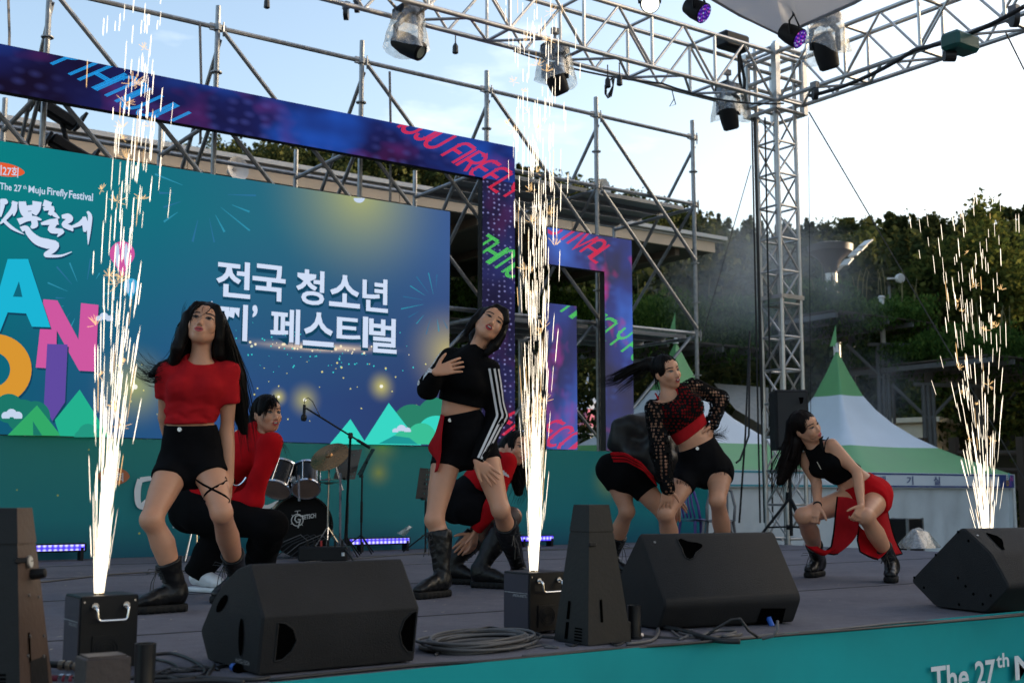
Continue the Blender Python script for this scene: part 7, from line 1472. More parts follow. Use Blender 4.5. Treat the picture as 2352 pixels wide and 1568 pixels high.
p.head(J(816, 1308, .0), CAMD+UP*.36+CR*.10, UP+CR*.14, 1.0, 'parted', gaze=.001, flip=True)
p.finish_body()
f = Field(); f.add(*p.torso_prims(.015, 2, 5, True, False), loft([p.sh+(p.neck0-p.sh)*0, p.sh+(A3(p.neck0)-p.sh)*.55], [.10, .075], k=.04))
for k, fr_ in (('A', .52), ('B', .50)):
    P, r = p.part['uarm'+k]; P = np.array(P); c = P[0]+(P[-1]-P[0])*fr_; f.add(loft(list(P), np.array(r)+np.linspace(.010, .024, 5), k=.04, clips=((c, P[-1]-P[0]),)))
f.post += [folds(.007, 3, 22, (.7, .7, 1.3)), ruche(p.wp+(p.sh-p.wp)*.12, p.sh-p.wp, .0048, 95, .06, 2), clipf(J(760, 1692, -.03), J(762, 1800, 0)-J(760, 1690, 0))]
f.add(ell(J(803, 1424, -.02), (.072, .072, .060), None, .012, neg=True)); fobj('shirt', f, C_RED, p.t, .008)
f = Field(); f.add(*p.torso_prims(.013, 0, 3, False, True)); leg_cloth(f, p, 'AB', .009, .30); f.post += [folds(.005, 5, 28), clipf(J(760, 1699, -.03), J(760, 1600, 0)-J(760, 1700, 0))]; fobj('shorts', f, C_BLK, p.t, .008)
q = A3(J(718, 1716, -.30)); bt_ = q-A3(CAMD)*0
def button(px_, py_, r=.011):
    d0 = ray(px_/1.7415, py_/1.7415); ts = np.linspace(p.D-.35, p.D+.1, 120); P = np.array([A3(C0+d0*t) for t in ts]); v = f.ev(P); i = int(np.argmax(v < 0)); c = P[i]; MB().cyl(c, c+A3(CAMD)*.006, r, None, 14).obj('button', PEARL, p.t, smooth='auto')
button(719, 1717)
p.boot('A', .62); p.boot('B', .62)
cn = A3(p.neck0)+(p.hc-A3(p.neck0))*.02; ux_ = A3(CR); uy_ = nrmz(np.cross(nrmz(p.hc-A3(p.neck0)), ux_))
# leg garter straps
P, r = p.part['thighB']; fld = Field().add(loft(P, r, k=.02)); a0, a1 = np.array(P[1]), np.array(P[3])
for (s0, s1) in ((.0, 1.0), (.95, .1)):
    ax_ = [a0+(a1-a0)*(s0+(s1-s0)*t) for t in np.linspace(0, 1, 9)]; dr_ = [A3(CR*math.cos(R_(200-220*t))+CAMD*abs(math.sin(R_(200-220*t)))+CAMD*.15) for t in np.linspace(0, 1, 9)]; p.strip('garter_strap', fld, ax_, dr_, .011, C_BLK2, .003)
hw = p.hw
lk = [([hw(.004, .112, .02), hw(.048, .092, .050), hw(.080, .03, .035), hw(.086, -.05, .0), hw(.092, -.11, -.05), J(925, 1450, .13), J(955, 1540, .15)], [.012, .020, .026, .028, .03, .03, .012]), ([hw(-.004, .112, .02), hw(-.048, .092, .052), hw(-.078, .03, .042), hw(-.086, -.05, .025), hw(-.098, -.14, .01), J(690, 1475, -.03)], [.012, .022, .030, .032, .034, .02]),
      ([hw(.07, .06, -.02), J(915, 1400, .06), J(940, 1500, .08), J(955, 1620, .10), J(975, 1730, .12)], [.03, .045, .055, .05, .02], [.03, .04, .045, .035, .012], [CR]*5),
      ([hw(-.07, .05, -.02), J(735, 1400, .05), J(700, 1462, .0), J(640, 1478, -.02), J(600, 1500, -.02)], [.03, .05, .05, .04, .015], [.03, .035, .035, .025, .01], [UP]*5), ([hw(0, .05, -.09), J(815, 1400, .12), J(830, 1520, .16), J(850, 1620, .16)], [.06, .09, .09, .05], [.04, .04, .04, .02], [CR]*4)]
st_ = [([hw(.06, .09, .0), J(918, 1390, .04), J(945, 1500, .06), J(968, 1640, .09), J(985, 1790, .12)], 70, [.02, .035, .045, .05, .05], .0035, 0), ([hw(-.06, .08, .0), J(720, 1390, .02), J(680, 1480, -.03), J(600, 1490, -.03), J(545, 1440, -.02)], 40, [.02, .035, .04, .045, .06], .0032, 0), ([hw(-.06, .06, .0), J(715, 1420, .0), J(660, 1500, -.04), J(590, 1510, -.03), J(528, 1462, 0)], 30, [.02, .03, .04, .035, .04], .0026, 0),
       ([hw(-.02, .11, .04), hw(-.045, .06, .085), hw(-.055, .0, .088), hw(-.052, -.05, .08)], 16, [.006, .008, .007, .012], .0022, 0), ([hw(.0, .115, .03), hw(.03, .07, .085), hw(.01, .02, .106), hw(-.035, -.02, .098)], 3, .003, .0012, 0), ([hw(-.005, .115, .03), hw(-.008, .06, .09), hw(.002, .02, .102)], 3, .003, .0012, 0), ([hw(-.07, .1, -.02), J(738, 1290, 0), J(732, 1240, .02), J(745, 1205, .0)], 8, .012, .0012, 0), ([hw(.07, .0, .04), hw(.066, -.05, .055), hw(.03, -.075, .09)], 2, .002, .0011, 0)]
st_ += [([hw(.07, .08, -.03), J(925, 1400, .05), J(960, 1520, .07), J(990, 1680, .1), J(998, 1790, .1)], 40, [.02, .04, .055, .06, .06], .0012, 0), ([hw(-.06, .09, .0), J(725, 1330, .0), J(712, 1420, -.02), J(640, 1480, -.03), J(560, 1420, -.02)], 40, [.02, .03, .04, .05, .07], .0012, 0), ([hw(-.07, .06, .0), J(722, 1300, .0), J(716, 1400, 0), J(700, 1470, 0)], 40, [.01, .016, .02, .025], .0022, 0), ([hw(.07, .06, .0), J(905, 1320, .0), J(925, 1420, .02), J(945, 1500, .05)], 40, [.01, .016, .02, .025], .0022, 0)]
p.hair(lk, st_, HAIRM, cut=(.006, -.036, .095, .063, .112, .080), seed=3)
# ------------------------------------------------------------------ 2: red hoodie, black trousers, crouching behind
p = Person(7.2, 'crouching dancer in a red sweatshirt, black trousers and white sneakers by the drum kit'); J = p.J
fa, fb = p.foot(826, 2368, (.85, .5)), p.foot(1068, 2352, (.8, .6)); p.start((fa[0]+fb[0])/2)
sA, sB = J(985, 1752, .18), J(1085, 1772, -.12)
p.torso(J(770, 2005, .18), J(800, 2040, -.12), sA, sB, J(1048, 1722, .02), CR*.75-UP*.5+CAMD*.25, waist=J(888, 1880, .02), wid=(.12, .165, .125, .135, .125, .055), dep=(.10, .125, .10, .105, .085, .05), glute=.10)
p.leg('A', J(770, 2030, .14), J(900, 2120, -.05), fa, 1.0); p.leg('B', J(800, 2055, -.1), J(1085, 2098, -.22), fb, 1.1)
p.arm('A', sA, J(1010, 1900, .25), J(930, 2000, .2)); p.arm('B', sB, J(1012, 2002, -.16), J(930, 2000, -.12))
p.hand(J(930, 2000, -.12), J(880, 1985, -.1)-J(930, 2000, -.12), UP+CAMD*.3, CAMD, .3)
p.head(J(1070, 1660, .0), CR*.70+CAMD*.74+UP*.05, UP-CR*.03, .93, 'open')
p.finish_body()
f = Field(); f.add(*p.torso_prims(.026, 1, 6, True, False)); 
for k in 'AB':
    for q in ('uarm', 'farm'): P, r = p.part[q+k]; f.add(loft(P, np.array(r)+(.020 if q == 'uarm' else np.linspace(.022, .014, 5)), k=.04))
f.post += [folds(.013, 8, 18, (1, 1, 1)), clipf(J(800, 1990, .02), p.ph-p.sh)]; f.add(ell(J(1066, 1708, -.0), (.06, .06, .05), None, .012, neg=True)); fobj('sweatshirt', f, C_RED2, p.t, .009)
f = Field(); f.add(*p.torso_prims(.02, 0, 3, False, True))
for k in 'AB':
    P, r = p.part['thigh'+k]; f.add(loft(P, np.array(r)+.026, k=.05)); P, r = p.part['shin'+k]; P = np.array(P); f.add(loft(list(P), np.array(r)+np.linspace(.026, .05, 6), k=.04, clips=((P[-1]+np.array([0, 0, -.03]), P[-1]-P[-2]),)))
f.post.append(folds(.012, 12, 17)); fobj('trousers', f, C_BLK2, p.t, .010)
p.boot('A', .9, SHOEW, .03, low=True); p.boot('B', .9, SHOEW, .03, low=True); hw = p.hw
mb = MB(); mb.tube(sag(A3(J(925, 1930, -.2)), A3(J(985, 1908, -.2)), .03), .005, 5); mb.obj('waist_chain', CHROME, p.t)
st_ = [([hw(.0, .10, .06), hw(.02, .06, .105), hw(.03, .025, .105)], 40, [.03, .028, .022], .0024, 0), ([hw(0, .10, .06), hw(.05, .07, .085), hw(.066, .02, .07), hw(.07, -.04, .05)], 30, [.02, .02, .015, .015], .0026, 0), ([hw(0, .06, -.1), J(1030, 1710, .1), J(1080, 1750, -.08), J(1130, 1775, -.12), J(1150, 1830, -.1)], 24, [.03, .03, .02, .02, .03], .0014, 0)]
p.hair([([hw(0, .04, -.09), J(1030, 1690, .1), J(1010, 1740, .05), J(1000, 1790, .0)], [.05, .06, .05, .03])], st_, HAIRM, cut=(0, -.05, .10, .060, .112, .085), seed=5)
# ------------------------------------------------------------------ 3: black track jacket
p = Person(7.02, 'short haired dancer in a cropped black track jacket with white sleeve stripes and tall boots'); J = p.J
fa, fb = p.foot(1733, 2390, (-.62, .78)), p.foot(2092, 2352, (.35, .93)); p.start((fa[0]+fb[0])/2)
sA, sB = J(1800, 1432, .02), J(1958, 1478, -.06)
p.torso(J(1795, 1785, .0), J(1930, 1768, .0), sA, sB, J(1900, 1412, -.02), CAMD+CR*.1, waist=J(1838, 1648, -.03), wid=(.10, .148, .108, .128, .12, .055), bust=.06)
p.leg('A', J(1795, 1805, 0), J(1738, 2078, -.16), fa, 1.0); p.leg('B', J(1930, 1790, .02), J(2003, 2038, -.12), fb, 1.0)
p.arm('A', sA, J(1715, 1552, -.14), J(1742, 1488, -.24)); p.arm('B', sB, J(1990, 1665, -.02), J(1908, 1842, -.17))
p.hand(J(1742, 1488, -.25), J(1800, 1470, -.245)-J(1742, 1488, -.25), CAMD+UP*.2, UP, .16, .30, thumb_curl=.05, thumb_out=.8)
p.hand(J(1908, 1842, -.18), J(1948, 1882, -.19)-J(1908, 1842, -.18), CAMD+CR*.1, -CR-UP, .14, .34, thumb_curl=.05, thumb_out=.5)
p.head(J(1957, 1302, -.03), CAMD*1+UP*.28+CR*.32, UP*.84+CR*.52, .98, 'open', LIPD, gaze=.002, eye_open=.8, flip=True)
p.finish_body()
hem = A3(J(1840, 1612, -.03)); f = Field(); f.add(*p.torso_prims(.018, 2, 5, True, False), loft([p.sh, A3(p.neck0)+(p.hc-A3(p.neck0))*.16], [.10, .062], k=.03)); arms = Field()
for k in 'AB':
    for q in ('uarm', 'farm'):
        P, r = p.part[q+k]; pr = loft(P, np.array(r)+(np.linspace(.014, .022, 5) if q == 'uarm' else np.linspace(.024, .016, 5)), k=.04, clips=(((P[-1], np.array(P[-1])-np.array(P[-2])),) if q == 'farm' else ())); f.add(pr); arms.add(pr)
wj = J(1757, 1594, 0)-J(1915, 1627, 0); hn = nrmz(np.cross(wj, A3(CF))); hn = hn if hn[2] < 0 else -hn
armg = Field(); armg.p = list(arms.p)
def jclip(P, D):
    return np.where(armg.ev(P) < .012, D, np.maximum(D, (P-hem)@hn))
f.post += [folds(.008, 21, 20), jclip]; f.add(ell(A3(p.neck0)+(p.hc-A3(p.neck0))*.34, (.056, .056, .05), None, .01, neg=True)); fobj('jacket', f, C_BLK2, p.t, .008)
for k, offs in (('B', (-38, -12, 14)), ('A', (-30, 0, 30))):
    P = np.array(p.part['uarm'+k][0]+p.part['farm'+k][0][1:]); t_ = np.linspace(0, len(P)-1.06, 26); A_ = [P[int(x)]+(P[min(int(x)+1, len(P)-1)]-P[int(x)])*(x-int(x)) for x in t_]
    for o_ in offs: base = (CR*.62+CAMD*.78) if k == 'B' else (-CR*.8+CAMD*.5+UP*.3); sd = (CR*.78-CAMD*.62); d_ = A3(base*math.cos(R_(o_))+sd*math.sin(R_(o_))); p.strip('sleeve_stripe', arms, A_, [d_]*len(A_), .0135, C_WHT, .0055)
f = Field(); f.add(*p.torso_prims(.013, 0, 3, False, True)); leg_cloth(f, p, 'AB', .009, .24); wa = nrmz(A3(J(1766, 1664, 0))-A3(J(1927, 1631, 0))); wn = nrmz(np.cross(wa, A3(CF))); wn = wn if wn[2] > 0 else -wn; f.post += [folds(.005, 6, 28), clipf(J(1845, 1648, 0), wn)]; fobj('shorts', f, C_BLK, p.t, .008); button(1800, 1680)
p.boot('A', .20, shaft=.012); p.boot('B', .24, shaft=.012); hw = p.hw
sheet('red_sash', [[J(1764, 1655, -.04), J(1776, 1662, -.15)], [J(1742, 1730, -.04), J(1766, 1740, -.17)], [J(1713, 1790, -.04), J(1764, 1800, -.17)], [J(1740, 1840, -.06), J(1758, 1850, -.17)], [J(1726, 1898, -.06), J(1750, 1880, -.16)]], C_RED, p.t)
lk = [([hw(.07, .06, -.02), hw(.088, -.01, .0), hw(.086, -.09, -.01), hw(.075, -.15, -.02)], [.032, .030, .034, .018], None, None), ([hw(-.07, .06, -.02), hw(-.092, -.01, -.01), hw(-.094, -.08, -.02), hw(-.088, -.12, -.03)], [.03, .022, .02, .012]), ([hw(0, .02, -.09), hw(0, -.07, -.085), hw(.02, -.14, -.07)], [.07, .072, .05], [.04, .04, .03], [p.hX]*3), ([hw(-.02, .115, .03), hw(.035, .105, .055), hw(.07, .06, .05)], [.02, .024, .02])]
st_ = [([hw(.06, .08, .02), hw(.085, 0, .02), hw(.085, -.09, .0), hw(.072, -.18, -.01)], 50, [.012, .022, .026, .03], .0026, 0), ([hw(-.07, .06, 0), hw(-.094, -.02, -.01), hw(-.10, -.10, -.02), hw(-.095, -.15, -.02)], 30, [.012, .016, .018, .02], .0024, 0), ([hw(0, .03, -.09), hw(.03, -.08, -.08), hw(.05, -.19, -.05)], 40, [.05, .05, .04], .0028, 0)]
p.hair(lk, st_, HAIRM, cut=(-.006, -.03, .094, .064, .104, .080), seed=7)
# ------------------------------------------------------------------ 4: red zip top, crouching behind 3
p = Person(7.75, 'crouching dancer in a red zip top, black shorts, sheer tights and chunky boots'); J = p.J
fa, fb = p.foot(1842, 2336, (.95, .3)), p.foot(1962, 2352, (.9, .45)); p.start((fa[0]+fb[0])/2)
sA, sB = J(1960, 1850, .17), J(2025, 1850, -.13)
p.torso(J(1835, 1990, .16), J(1860, 2020, -.12), sA, sB, J(2015, 1822, .02), CR*.8-UP*.5+CAMD*.2, waist=J(1912, 1930, .02), dep=(.09, .115, .085, .095, .08, .05), glute=.09)
p.leg('A', J(1840, 2010, .14), J(1955, 2100, .06), fa, 1.05); p.leg('B', J(1865, 2035, -.1), J(2048, 2066, -.18), fb, 1.05)
p.arm('A', sA, J(1960, 2010, .16), J(1892, 2140, .05)); p.arm('B', sB, J(1965, 2030, -.2), J(1905, 2120, -.15))
p.hand(J(1893, 2138, .0), J(1850, 2185, -.05)-J(1893, 2138, .0), CAMD, -CR, .2, .25); p.hand(J(1905, 2122, -.15), J(1888, 2210, -.16)-J(1905, 2122, -.15), CR+CAMD*.5, CAMD, .35, .12)
p.head(J(2066, 1798, .0), CR*.62+CAMD*.80-UP*.02, UP*.93+CR*.36, .93, 'parted', LIPM, gaze=.002)
p.finish_body()
f = Field(); f.add(*p.torso_prims(.018, 2, 6, True, False))
for k in 'AB':
    for q in ('uarm', 'farm'): P, r = p.part[q+k]; f.add(loft(P, np.array(r)+.017, k=.04, clips=(((P[-1], np.array(P[-1])-np.array(P[-2])),) if q == 'farm' else ())))
f.post += [folds(.009, 31, 20)]; f.add(ell(A3(p.neck0)+(p.hc-A3(p.neck0))*.45, (.058, .058, .05), None, .012, neg=True)); fobj('zip_top', f, C_RED2, p.t, .009)
f = Field(); f.add(*p.torso_prims(.013, 0, 3, False, True)); leg_cloth(f, p, 'AB', .020, .42); f.post.append(folds(.004, 9, 26)); fobj('shorts', f, C_BLK, p.t, .009)
f = Field()
for k in 'AB': P, r = p.part['thigh'+k]; f.add(loft(P, r, k=.03, inflate=.003)); P, r = p.part['shin'+k]; f.add(loft(P, r, k=.02, inflate=.003))
fobj('tights', f, TIGHTS, p.t, .010); p.boot('A', .30, shaft=.016); p.boot('B', .26, shaft=.016); hw = p.hw
mb = MB(); c_ = A3(J(2014, 1900, -.25))
for q in range(3): a = c_+A3(CR)*.013*q-A3(UP)*.006*q; mb.prism([a, a+A3(CR)*.010, a+A3(CR)*.004+A3(UP)*(.03-.006*q), a-A3(CR)*.006+A3(UP)*(.03-.006*q)], A3(CAMD)*.002)
mb.obj('chest_emblem', C_WHT, p.t)
st_ = [([hw(.0, .1, .02), J(2050, 1790, .08), J(2060, 1860, -.0), J(2085, 1940, -.06), J(2060, 2010, -.05)], 60, [.03, .035, .05, .06, .06], .003, 0), ([hw(.05, .08, .03), hw(.07, .0, .04), J(2090, 1880, -.05), J(2110, 1960, -.05)], 40, [.015, .012, .03, .05], .003, 0), ([hw(0, .06, -.1), J(2000, 1800, .1), J(1985, 1840, .05)], 40, [.05, .04, .04], .0026, 0)]
p.hair([([hw(0, .03, -.08), J(2050, 1840, .06), J(2075, 1900, .02), J(2075, 1965, .0)], [.07, .075, .07, .03]), ([hw(-.06, .03, -.06), J(2010, 1800, .08), J(1990, 1830, .06)], [.05, .04, .02])], st_, HAIRM, cut=(0, -.034, .095, .063, .106, .08), seed=9)
# ------------------------------------------------------------------ 5: bent forward in a black jacket
p = Person(8.5, 'dancer bent far forward in a black nylon jacket with a red striped waistband'); J = p.J
fa, fb = p.foot(2468, 2302, (.45, .85)), p.foot(2735, 2292, (.7, .7)); p.start((fa[0]+fb[0])/2)
sA, sB = J(2640, 1800, .18), J(2632, 1792, -.13)
p.torso(J(2462, 1880, .04), J(2560, 1915, -.06), sA, sB, J(2650, 1800, .02), -UP+CR*.2, waist=J(2535, 1800, .0), wid=(.11, .168, .125, .14, .13, .055), dep=(.09, .118, .09, .10, .085, .05), glute=.10)
p.leg('A', J(2465, 1905, .03), J(2508, 2046, -.08), fa, 1.0); p.leg('B', J(2560, 1935, -.05), J(2658, 2058, -.12), fb, 1.0)
p.arm('A', sA, J(2700, 1900, .15), J(2700, 2000, .1)); p.arm('B', sB, J(2690, 1890, -.14), J(2700, 1985, -.12)); p.hand(J(2700, 1985, -.12), -UP, CAMD, CR, .3); p.hand(J(2700, 2000, .1), -UP, CAMD, CR, .3)
p.head(J(2740, 1800, .1), CR*.3-UP*.9, CR*.9+UP*.3, .95)
p.finish_body()
f = Field(); f.add(*p.torso_prims(.03, 2, 6, False, False), loft([J(2500, 1760, .0), J(2515, 1725, .02), J(2580, 1740, .0), J(2640, 1800, .0), J(2660, 1860, -.05)], [.09, .10, .125, .135, .11], k=.05), loft([J(2490, 1720, .0), J(2475, 1770, 0)], [.065, .075], k=.05))
for k in 'AB': P, r = p.part['uarm'+k]; f.add(loft(P, np.array(r)+.04, k=.05))
f.add(loft([J(2590, 1830, -.08), J(2640, 1860, -.10), J(2680, 1900, -.10)], [.1, .10, .08], k=.06), loft([J(2520, 1700, .0), J(2560, 1695, .05), J(2610, 1710, .05)], [.075, .085, .08], k=.06)); f.post.append(folds(.026, 41, 17)); fobj('nylon_jacket', f, C_GREY, p.t, .010)
def band_pt(x, o): u, v = np.interp(x, [0, .3, .65, 1], [2446, 2500, 2565, 2618]), np.interp(x, [0, .3, .65, 1], [1822, 1822, 1858, 1918]); return J(u+o*.35, v+o, -.33+.12*abs(x-.5)*2)
for i, (o0, w, mt2) in enumerate(((-14, 13, C_RED2), (-1, 4, C_BLK2), (3, 9, C_RED2), (12, 4, C_BLK2), (16, 9, C_RED2))):
    sheet('waistband' if mt2 is C_RED2 else 'waistband_stripe', [[band_pt(x, o0), band_pt(x, o0+w)] for x in np.linspace(0, 1, 7)], mt2, p.t, .006)
f = Field(); f.add(*p.torso_prims(.015, 0, 3, False, True)); leg_cloth(f, p, 'AB', .010, .30); f.post.append(folds(.003, 19, 28)); fobj('shorts', f, C_BLK2, p.t, .009); p.boot('A', .52); p.boot('B', .52); hw = p.hw
p.hair([([hw(0, .05, -.05), J(2800, 1760, .12), J(2850, 1750, .1)], [.05, .04, .02])], [([hw(0, .08, -.05), J(2820, 1745, .1), J(2880, 1745, .08), J(2915, 1760, .08)], 40, [.03, .03, .03, .03], .0022, 0), ([hw(0, .08, -.05), J(2830, 1740, .1), J(2890, 1725, .08), J(2905, 1700, .08)], 16, [.03, .02, .03, .03], .0016, 0)], HAIRM, seed=11)
# ------------------------------------------------------------------ 6: knitted top
p = Person(8.0, 'dancer with a flying ponytail in an open black knit over a red top'); J = p.J
fa, fb = p.foot(2692, 2325, (-.1, .98)), p.foot(2930, 2318, (.3, .95)); p.start((fa[0]+fb[0])/2)
sA, sB = J(2618, 1632, -.08), J(2772, 1548, .02)
p.torso(J(2755, 1875, -.02), J(2880, 1852, .03), sA, sB, J(2672, 1580, -.04), CAMD-CR*.12, waist=J(2772, 1752, -.04), wid=(.105, .152, .112, .132, .12, .055), bust=.058)
p.leg('A', J(2752, 1895, -.02), J(2664, 2052, -.22), fa, 1.0); p.leg('B', J(2882, 1875, .02), J(2870, 2000, -.16), fb, 1.0)
p.arm('A', sA, J(2640, 1800, -.20), J(2672, 1952, -.28)); p.arm('B', sB, J(2882, 1592, .10), J(2852, 1695, -.02))
p.hand(J(2670, 1950, -.28), J(2664, 2010, -.27)-J(2670, 1950, -.28), CAMD, CR, .2, .15); p.hand(J(2852, 1695, -.02), J(2838, 1745, -.04)-J(2852, 1695, -.02), CR+CAMD*.6, UP, .3, .1)
p.head(J(2668, 1492, -.04), CR*.58+CAMD*.84+UP*.02, UP*.94-CR*.30, .95, 'open', LIPM)
p.finish_body()
f = Field(); f.add(*p.torso_prims(.010, 2, 5, True, False)); hn = nrmz(np.cross(A3(J(2722, 1762, 0))-A3(J(2850, 1670, 0)), A3(CF))); hn = hn if hn[2] < 0 else -hn; f.post += [folds(.006, 51, 24), clipf(J(2786, 1722, -.04), hn)]; f.add(ell(J(2655, 1575, -.1), (.09, .09, .07), None, .012, neg=True)); fobj('red_top', f, C_RED, p.t, .008)
sheet('top_strap', [[J(2632, 1600, -.13), J(2638, 1596, -.13)], [J(2622, 1580, -.09), J(2628, 1577, -.09)], [J(2618, 1574, -.02), J(2624, 1571, -.02)]], C_RED, p.t)
f = Field(); f.add(*p.torso_prims(.024, 2, 5, True, False))
for k in 'AB':
    for q in ('uarm', 'farm'): P, r = p.part[q+k]; f.add(loft(P, np.array(r)+(.018 if k == 'B' else np.linspace(.02, .032, 5) if q == 'uarm' else np.linspace(.032, .024, 5)), k=.04))
armg = Field()
for k in 'AB':
    for q in ('uarm', 'farm'): P, r = p.part[q+k]; armg.add(loft(P[1:] if q == 'uarm' else P, np.array(r[1:] if q == 'uarm' else r)+.034, k=.02))
kh = A3(J(2745, 1690, 0)); kn_ = nrmz(np.cross(A3(J(2700, 1728, 0))-A3(J(2830, 1640, 0)), A3(CF))); kn_ = kn_ if kn_[2] < 0 else -kn_
def kclip(P, D, a=armg, h0=kh, n0=kn_): return np.where(a.ev(P) < .004, D, np.maximum(D, (P-h0)@n0))
f.post += [folds(.004, 53, 26), kclip]; f.add(ell(J(2650, 1565, -.10), (.10, .10, .075), None, .012, neg=True)); fobj('knit_top', f, KNIT, p.t, .009)
f = Field(); f.add(*p.torso_prims(.014, 0, 3, False, True)); leg_cloth(f, p, 'AB', .010, .34); wa = nrmz(A3(J(2730, 1790, 0))-A3(J(2860, 1735, 0))); wn = nrmz(np.cross(wa, A3(CF))); wn = wn if wn[2] > 0 else -wn; f.post += [folds(.006, 55, 26), clipf(J(2795, 1770, 0), wn)]; fobj('shorts', f, C_BLK, p.t, .008); button(2789, 1793)
mb = MB()
for (u0, v0, u1, v1) in ((2706, 1918, 2800, 1925), (2850, 1868, 2925, 1872)):
    for i in range(26): x = rr.random(); a = A3(J(u0+(u1-u0)*x, v0+(v1-v0)*x, -.16)); mb.tube([a, a+np.array([rr.uniform(-.008, .008), 0, -.012]), a+np.array([rr.uniform(-.014, .014), 0, -.03-rr.random()*.02])], .0012, 3)
mb.obj('frayed_hem', C_BLK, p.t, kind='stuff'); p.boot('A', .55); p.boot('B', .55); hw = p.hw
PT = [hw(0, .07, -.09), J(2590, 1455, .02), J(2530, 1475, .02), J(2460, 1515, .0), J(2395, 1535, -.02)]
st_ = [(PT, 110, [.03, .032, .04, .05, .03], .0028, 0), ([hw(0, .07, -.09), J(2590, 1465, .02), J(2540, 1510, .02), J(2490, 1545, .0), J(2465, 1570, -.02)], 40, [.03, .03, .04, .04, .03], .0024, 0), ([hw(-.02, .10, .02), hw(.0, .135, -.02), hw(.02, .15, -.07)], 24, .02, .0016, 0), ([hw(.0, .1, .06), hw(-.03, .06, .095), hw(-.028, .02, .096)], 3, .004, .0012, 0), ([hw(.05, .0, -.05), hw(.06, -.06, -.06), hw(.05, -.13, -.06)], 16, .02, .0016, 0)]
p.hair([(PT[:4], [.05, .045, .035, .02], [.04, .03, .02, .01], [UP]*4)], st_, HAIRM, cut=(0, -.03, .094, .064, .110, .082), seed=13)
# ------------------------------------------------------------------ 7: black crop top, red split skirt
p = Person(8.15, 'long haired dancer in a black crop top and split red skirt crouching by the tents'); J = p.J
fa, fb = p.foot(3262, 2306, (-.55, .83)), p.foot(3568, 2326, (-.35, .93)); p.start((fa[0]+fb[0])/2)
sA, sB = J(3218, 1836, .06), J(3326, 1782, -.08)
p.torso(J(3425, 1968, .08), J(3505, 1978, -.08), sA, sB, J(3262, 1790, -.02), CAMD*.85-CR*.45-UP*.25, waist=J(3388, 1900, .0), wid=(.10, .158, .106, .122, .112, .052), dep=(.085, .11, .082, .092, .075, .05), bust=.052, glute=.09)
p.leg('A', J(3425, 1990, .06), J(3214, 2062, -.22), fa, 1.04); p.leg('B', J(3502, 2000, -.06), J(3462, 2066, -.36), fb, 1.0)
p.arm('A', sA, J(3266, 1930, .0), J(3270, 2020, -.20), 1.02); p.arm('B', sB, J(3430, 1888, -.16), J(3445, 2020, -.36), 1.04)
p.hand(J(3270, 2022, -.22), J(3255, 2062, -.26)-J(3270, 2022, -.22), -CR*.6+CAMD*.8, CR, 1.15, .02, thumb_curl=.6); p.hand(J(3445, 2022, -.38), J(3430, 2060, -.40)-J(3445, 2022, -.38), CAMD+CR*.3, -CR, .9, .03, size=.86)
p.head(J(3225, 1712, -.04), CR*.62+CAMD*.80+UP*.06, UP*.82-CR*.55, .95, 'parted', LIPM, eye_open=.75)
p.finish_body()
f = Field(); f.add(*p.torso_prims(.010, 2, 5, True, False)); hn = nrmz(np.cross(A3(J(3345, 1947, 0))-A3(J(3412, 1892, 0)), A3(CF))); hn = hn if hn@A3(CR) > 0 else -hn; f.post += [folds(.005, 61, 26), clipf(J(3376, 1915, 0), hn)]; f.add(ell(J(3240, 1800, -.18), (.055, .055, .09), None, .01, neg=True), ell(J(3322, 1776, -.08), (.062, .062, .062), None, .01, neg=True), ell(J(3214, 1838, .04), (.07, .07, .07), None, .01, neg=True)); fobj('crop_top', f, C_BLK2, p.t, .007)
sheet('top_strap', [[J(3296, 1800, -.16), J(3300, 1800, -.16)], [J(3300, 1768, -.14), J(3304, 1768, -.14)], [J(3312, 1748, -.08), J(3316, 1748, -.08)]], C_BLK2, p.t); sheet('top_strap', [[J(3285, 1800, -.17), J(3300, 1805, -.17)], [J(3276, 1760, -.12), J(3290, 1758, -.12)], [J(3280, 1746, -.05), J(3294, 1744, -.05)]], C_BLK2, p.t)
MB().cyl(J(3268, 1846, -.185), J(3284, 1876, -.19), .0016).obj('zip', CHROME, p.t)
f = Field(); f.add(*p.torso_prims(.016, 0, 3, False, True)); leg_cloth(f, p, 'B', .020, .22); leg_cloth(f, p, 'A', .018, .14); wn = nrmz(np.cross(A3(J(3362, 1960, 0))-A3(J(3470, 1892, 0)), A3(CF))); wn = wn if wn@A3(CR) < 0 else -wn; f.post += [folds(.007, 63, 24), clipf(J(3418, 1926, 0), wn)]; fobj('skirt_yoke', f, C_RED2, p.t, .008)
sk1 = [[J(3350, 1985, -.16), J(3400, 1990, -.20), J(3440, 2010, -.26)], [J(3342, 2060, -.16), J(3395, 2070, -.20), J(3436, 2080, -.30)], [J(3335, 2130, -.15), J(3385, 2140, -.18), J(3428, 2135, -.26)], [J(3325, 2185, -.15), J(3365, 2195, -.17), J(3395, 2180, -.2)], [J(3290, 2212, -.16), J(3335, 2216, -.16), J(3352, 2212, -.16)]]
sheet('skirt_panel', sk1, C_RED, p.t); sheet('skirt_panel', [[J(3222, 2176, -.12), J(3232, 2184, -.2), J(3270, 2184, -.22)], [J(3240, 2196, -.12), J(3262, 2204, -.22), J(3300, 2200, -.2)], [J(3270, 2212, -.14), J(3300, 2220, -.2), J(3345, 2190, -.16)]], C_RED2, p.t)
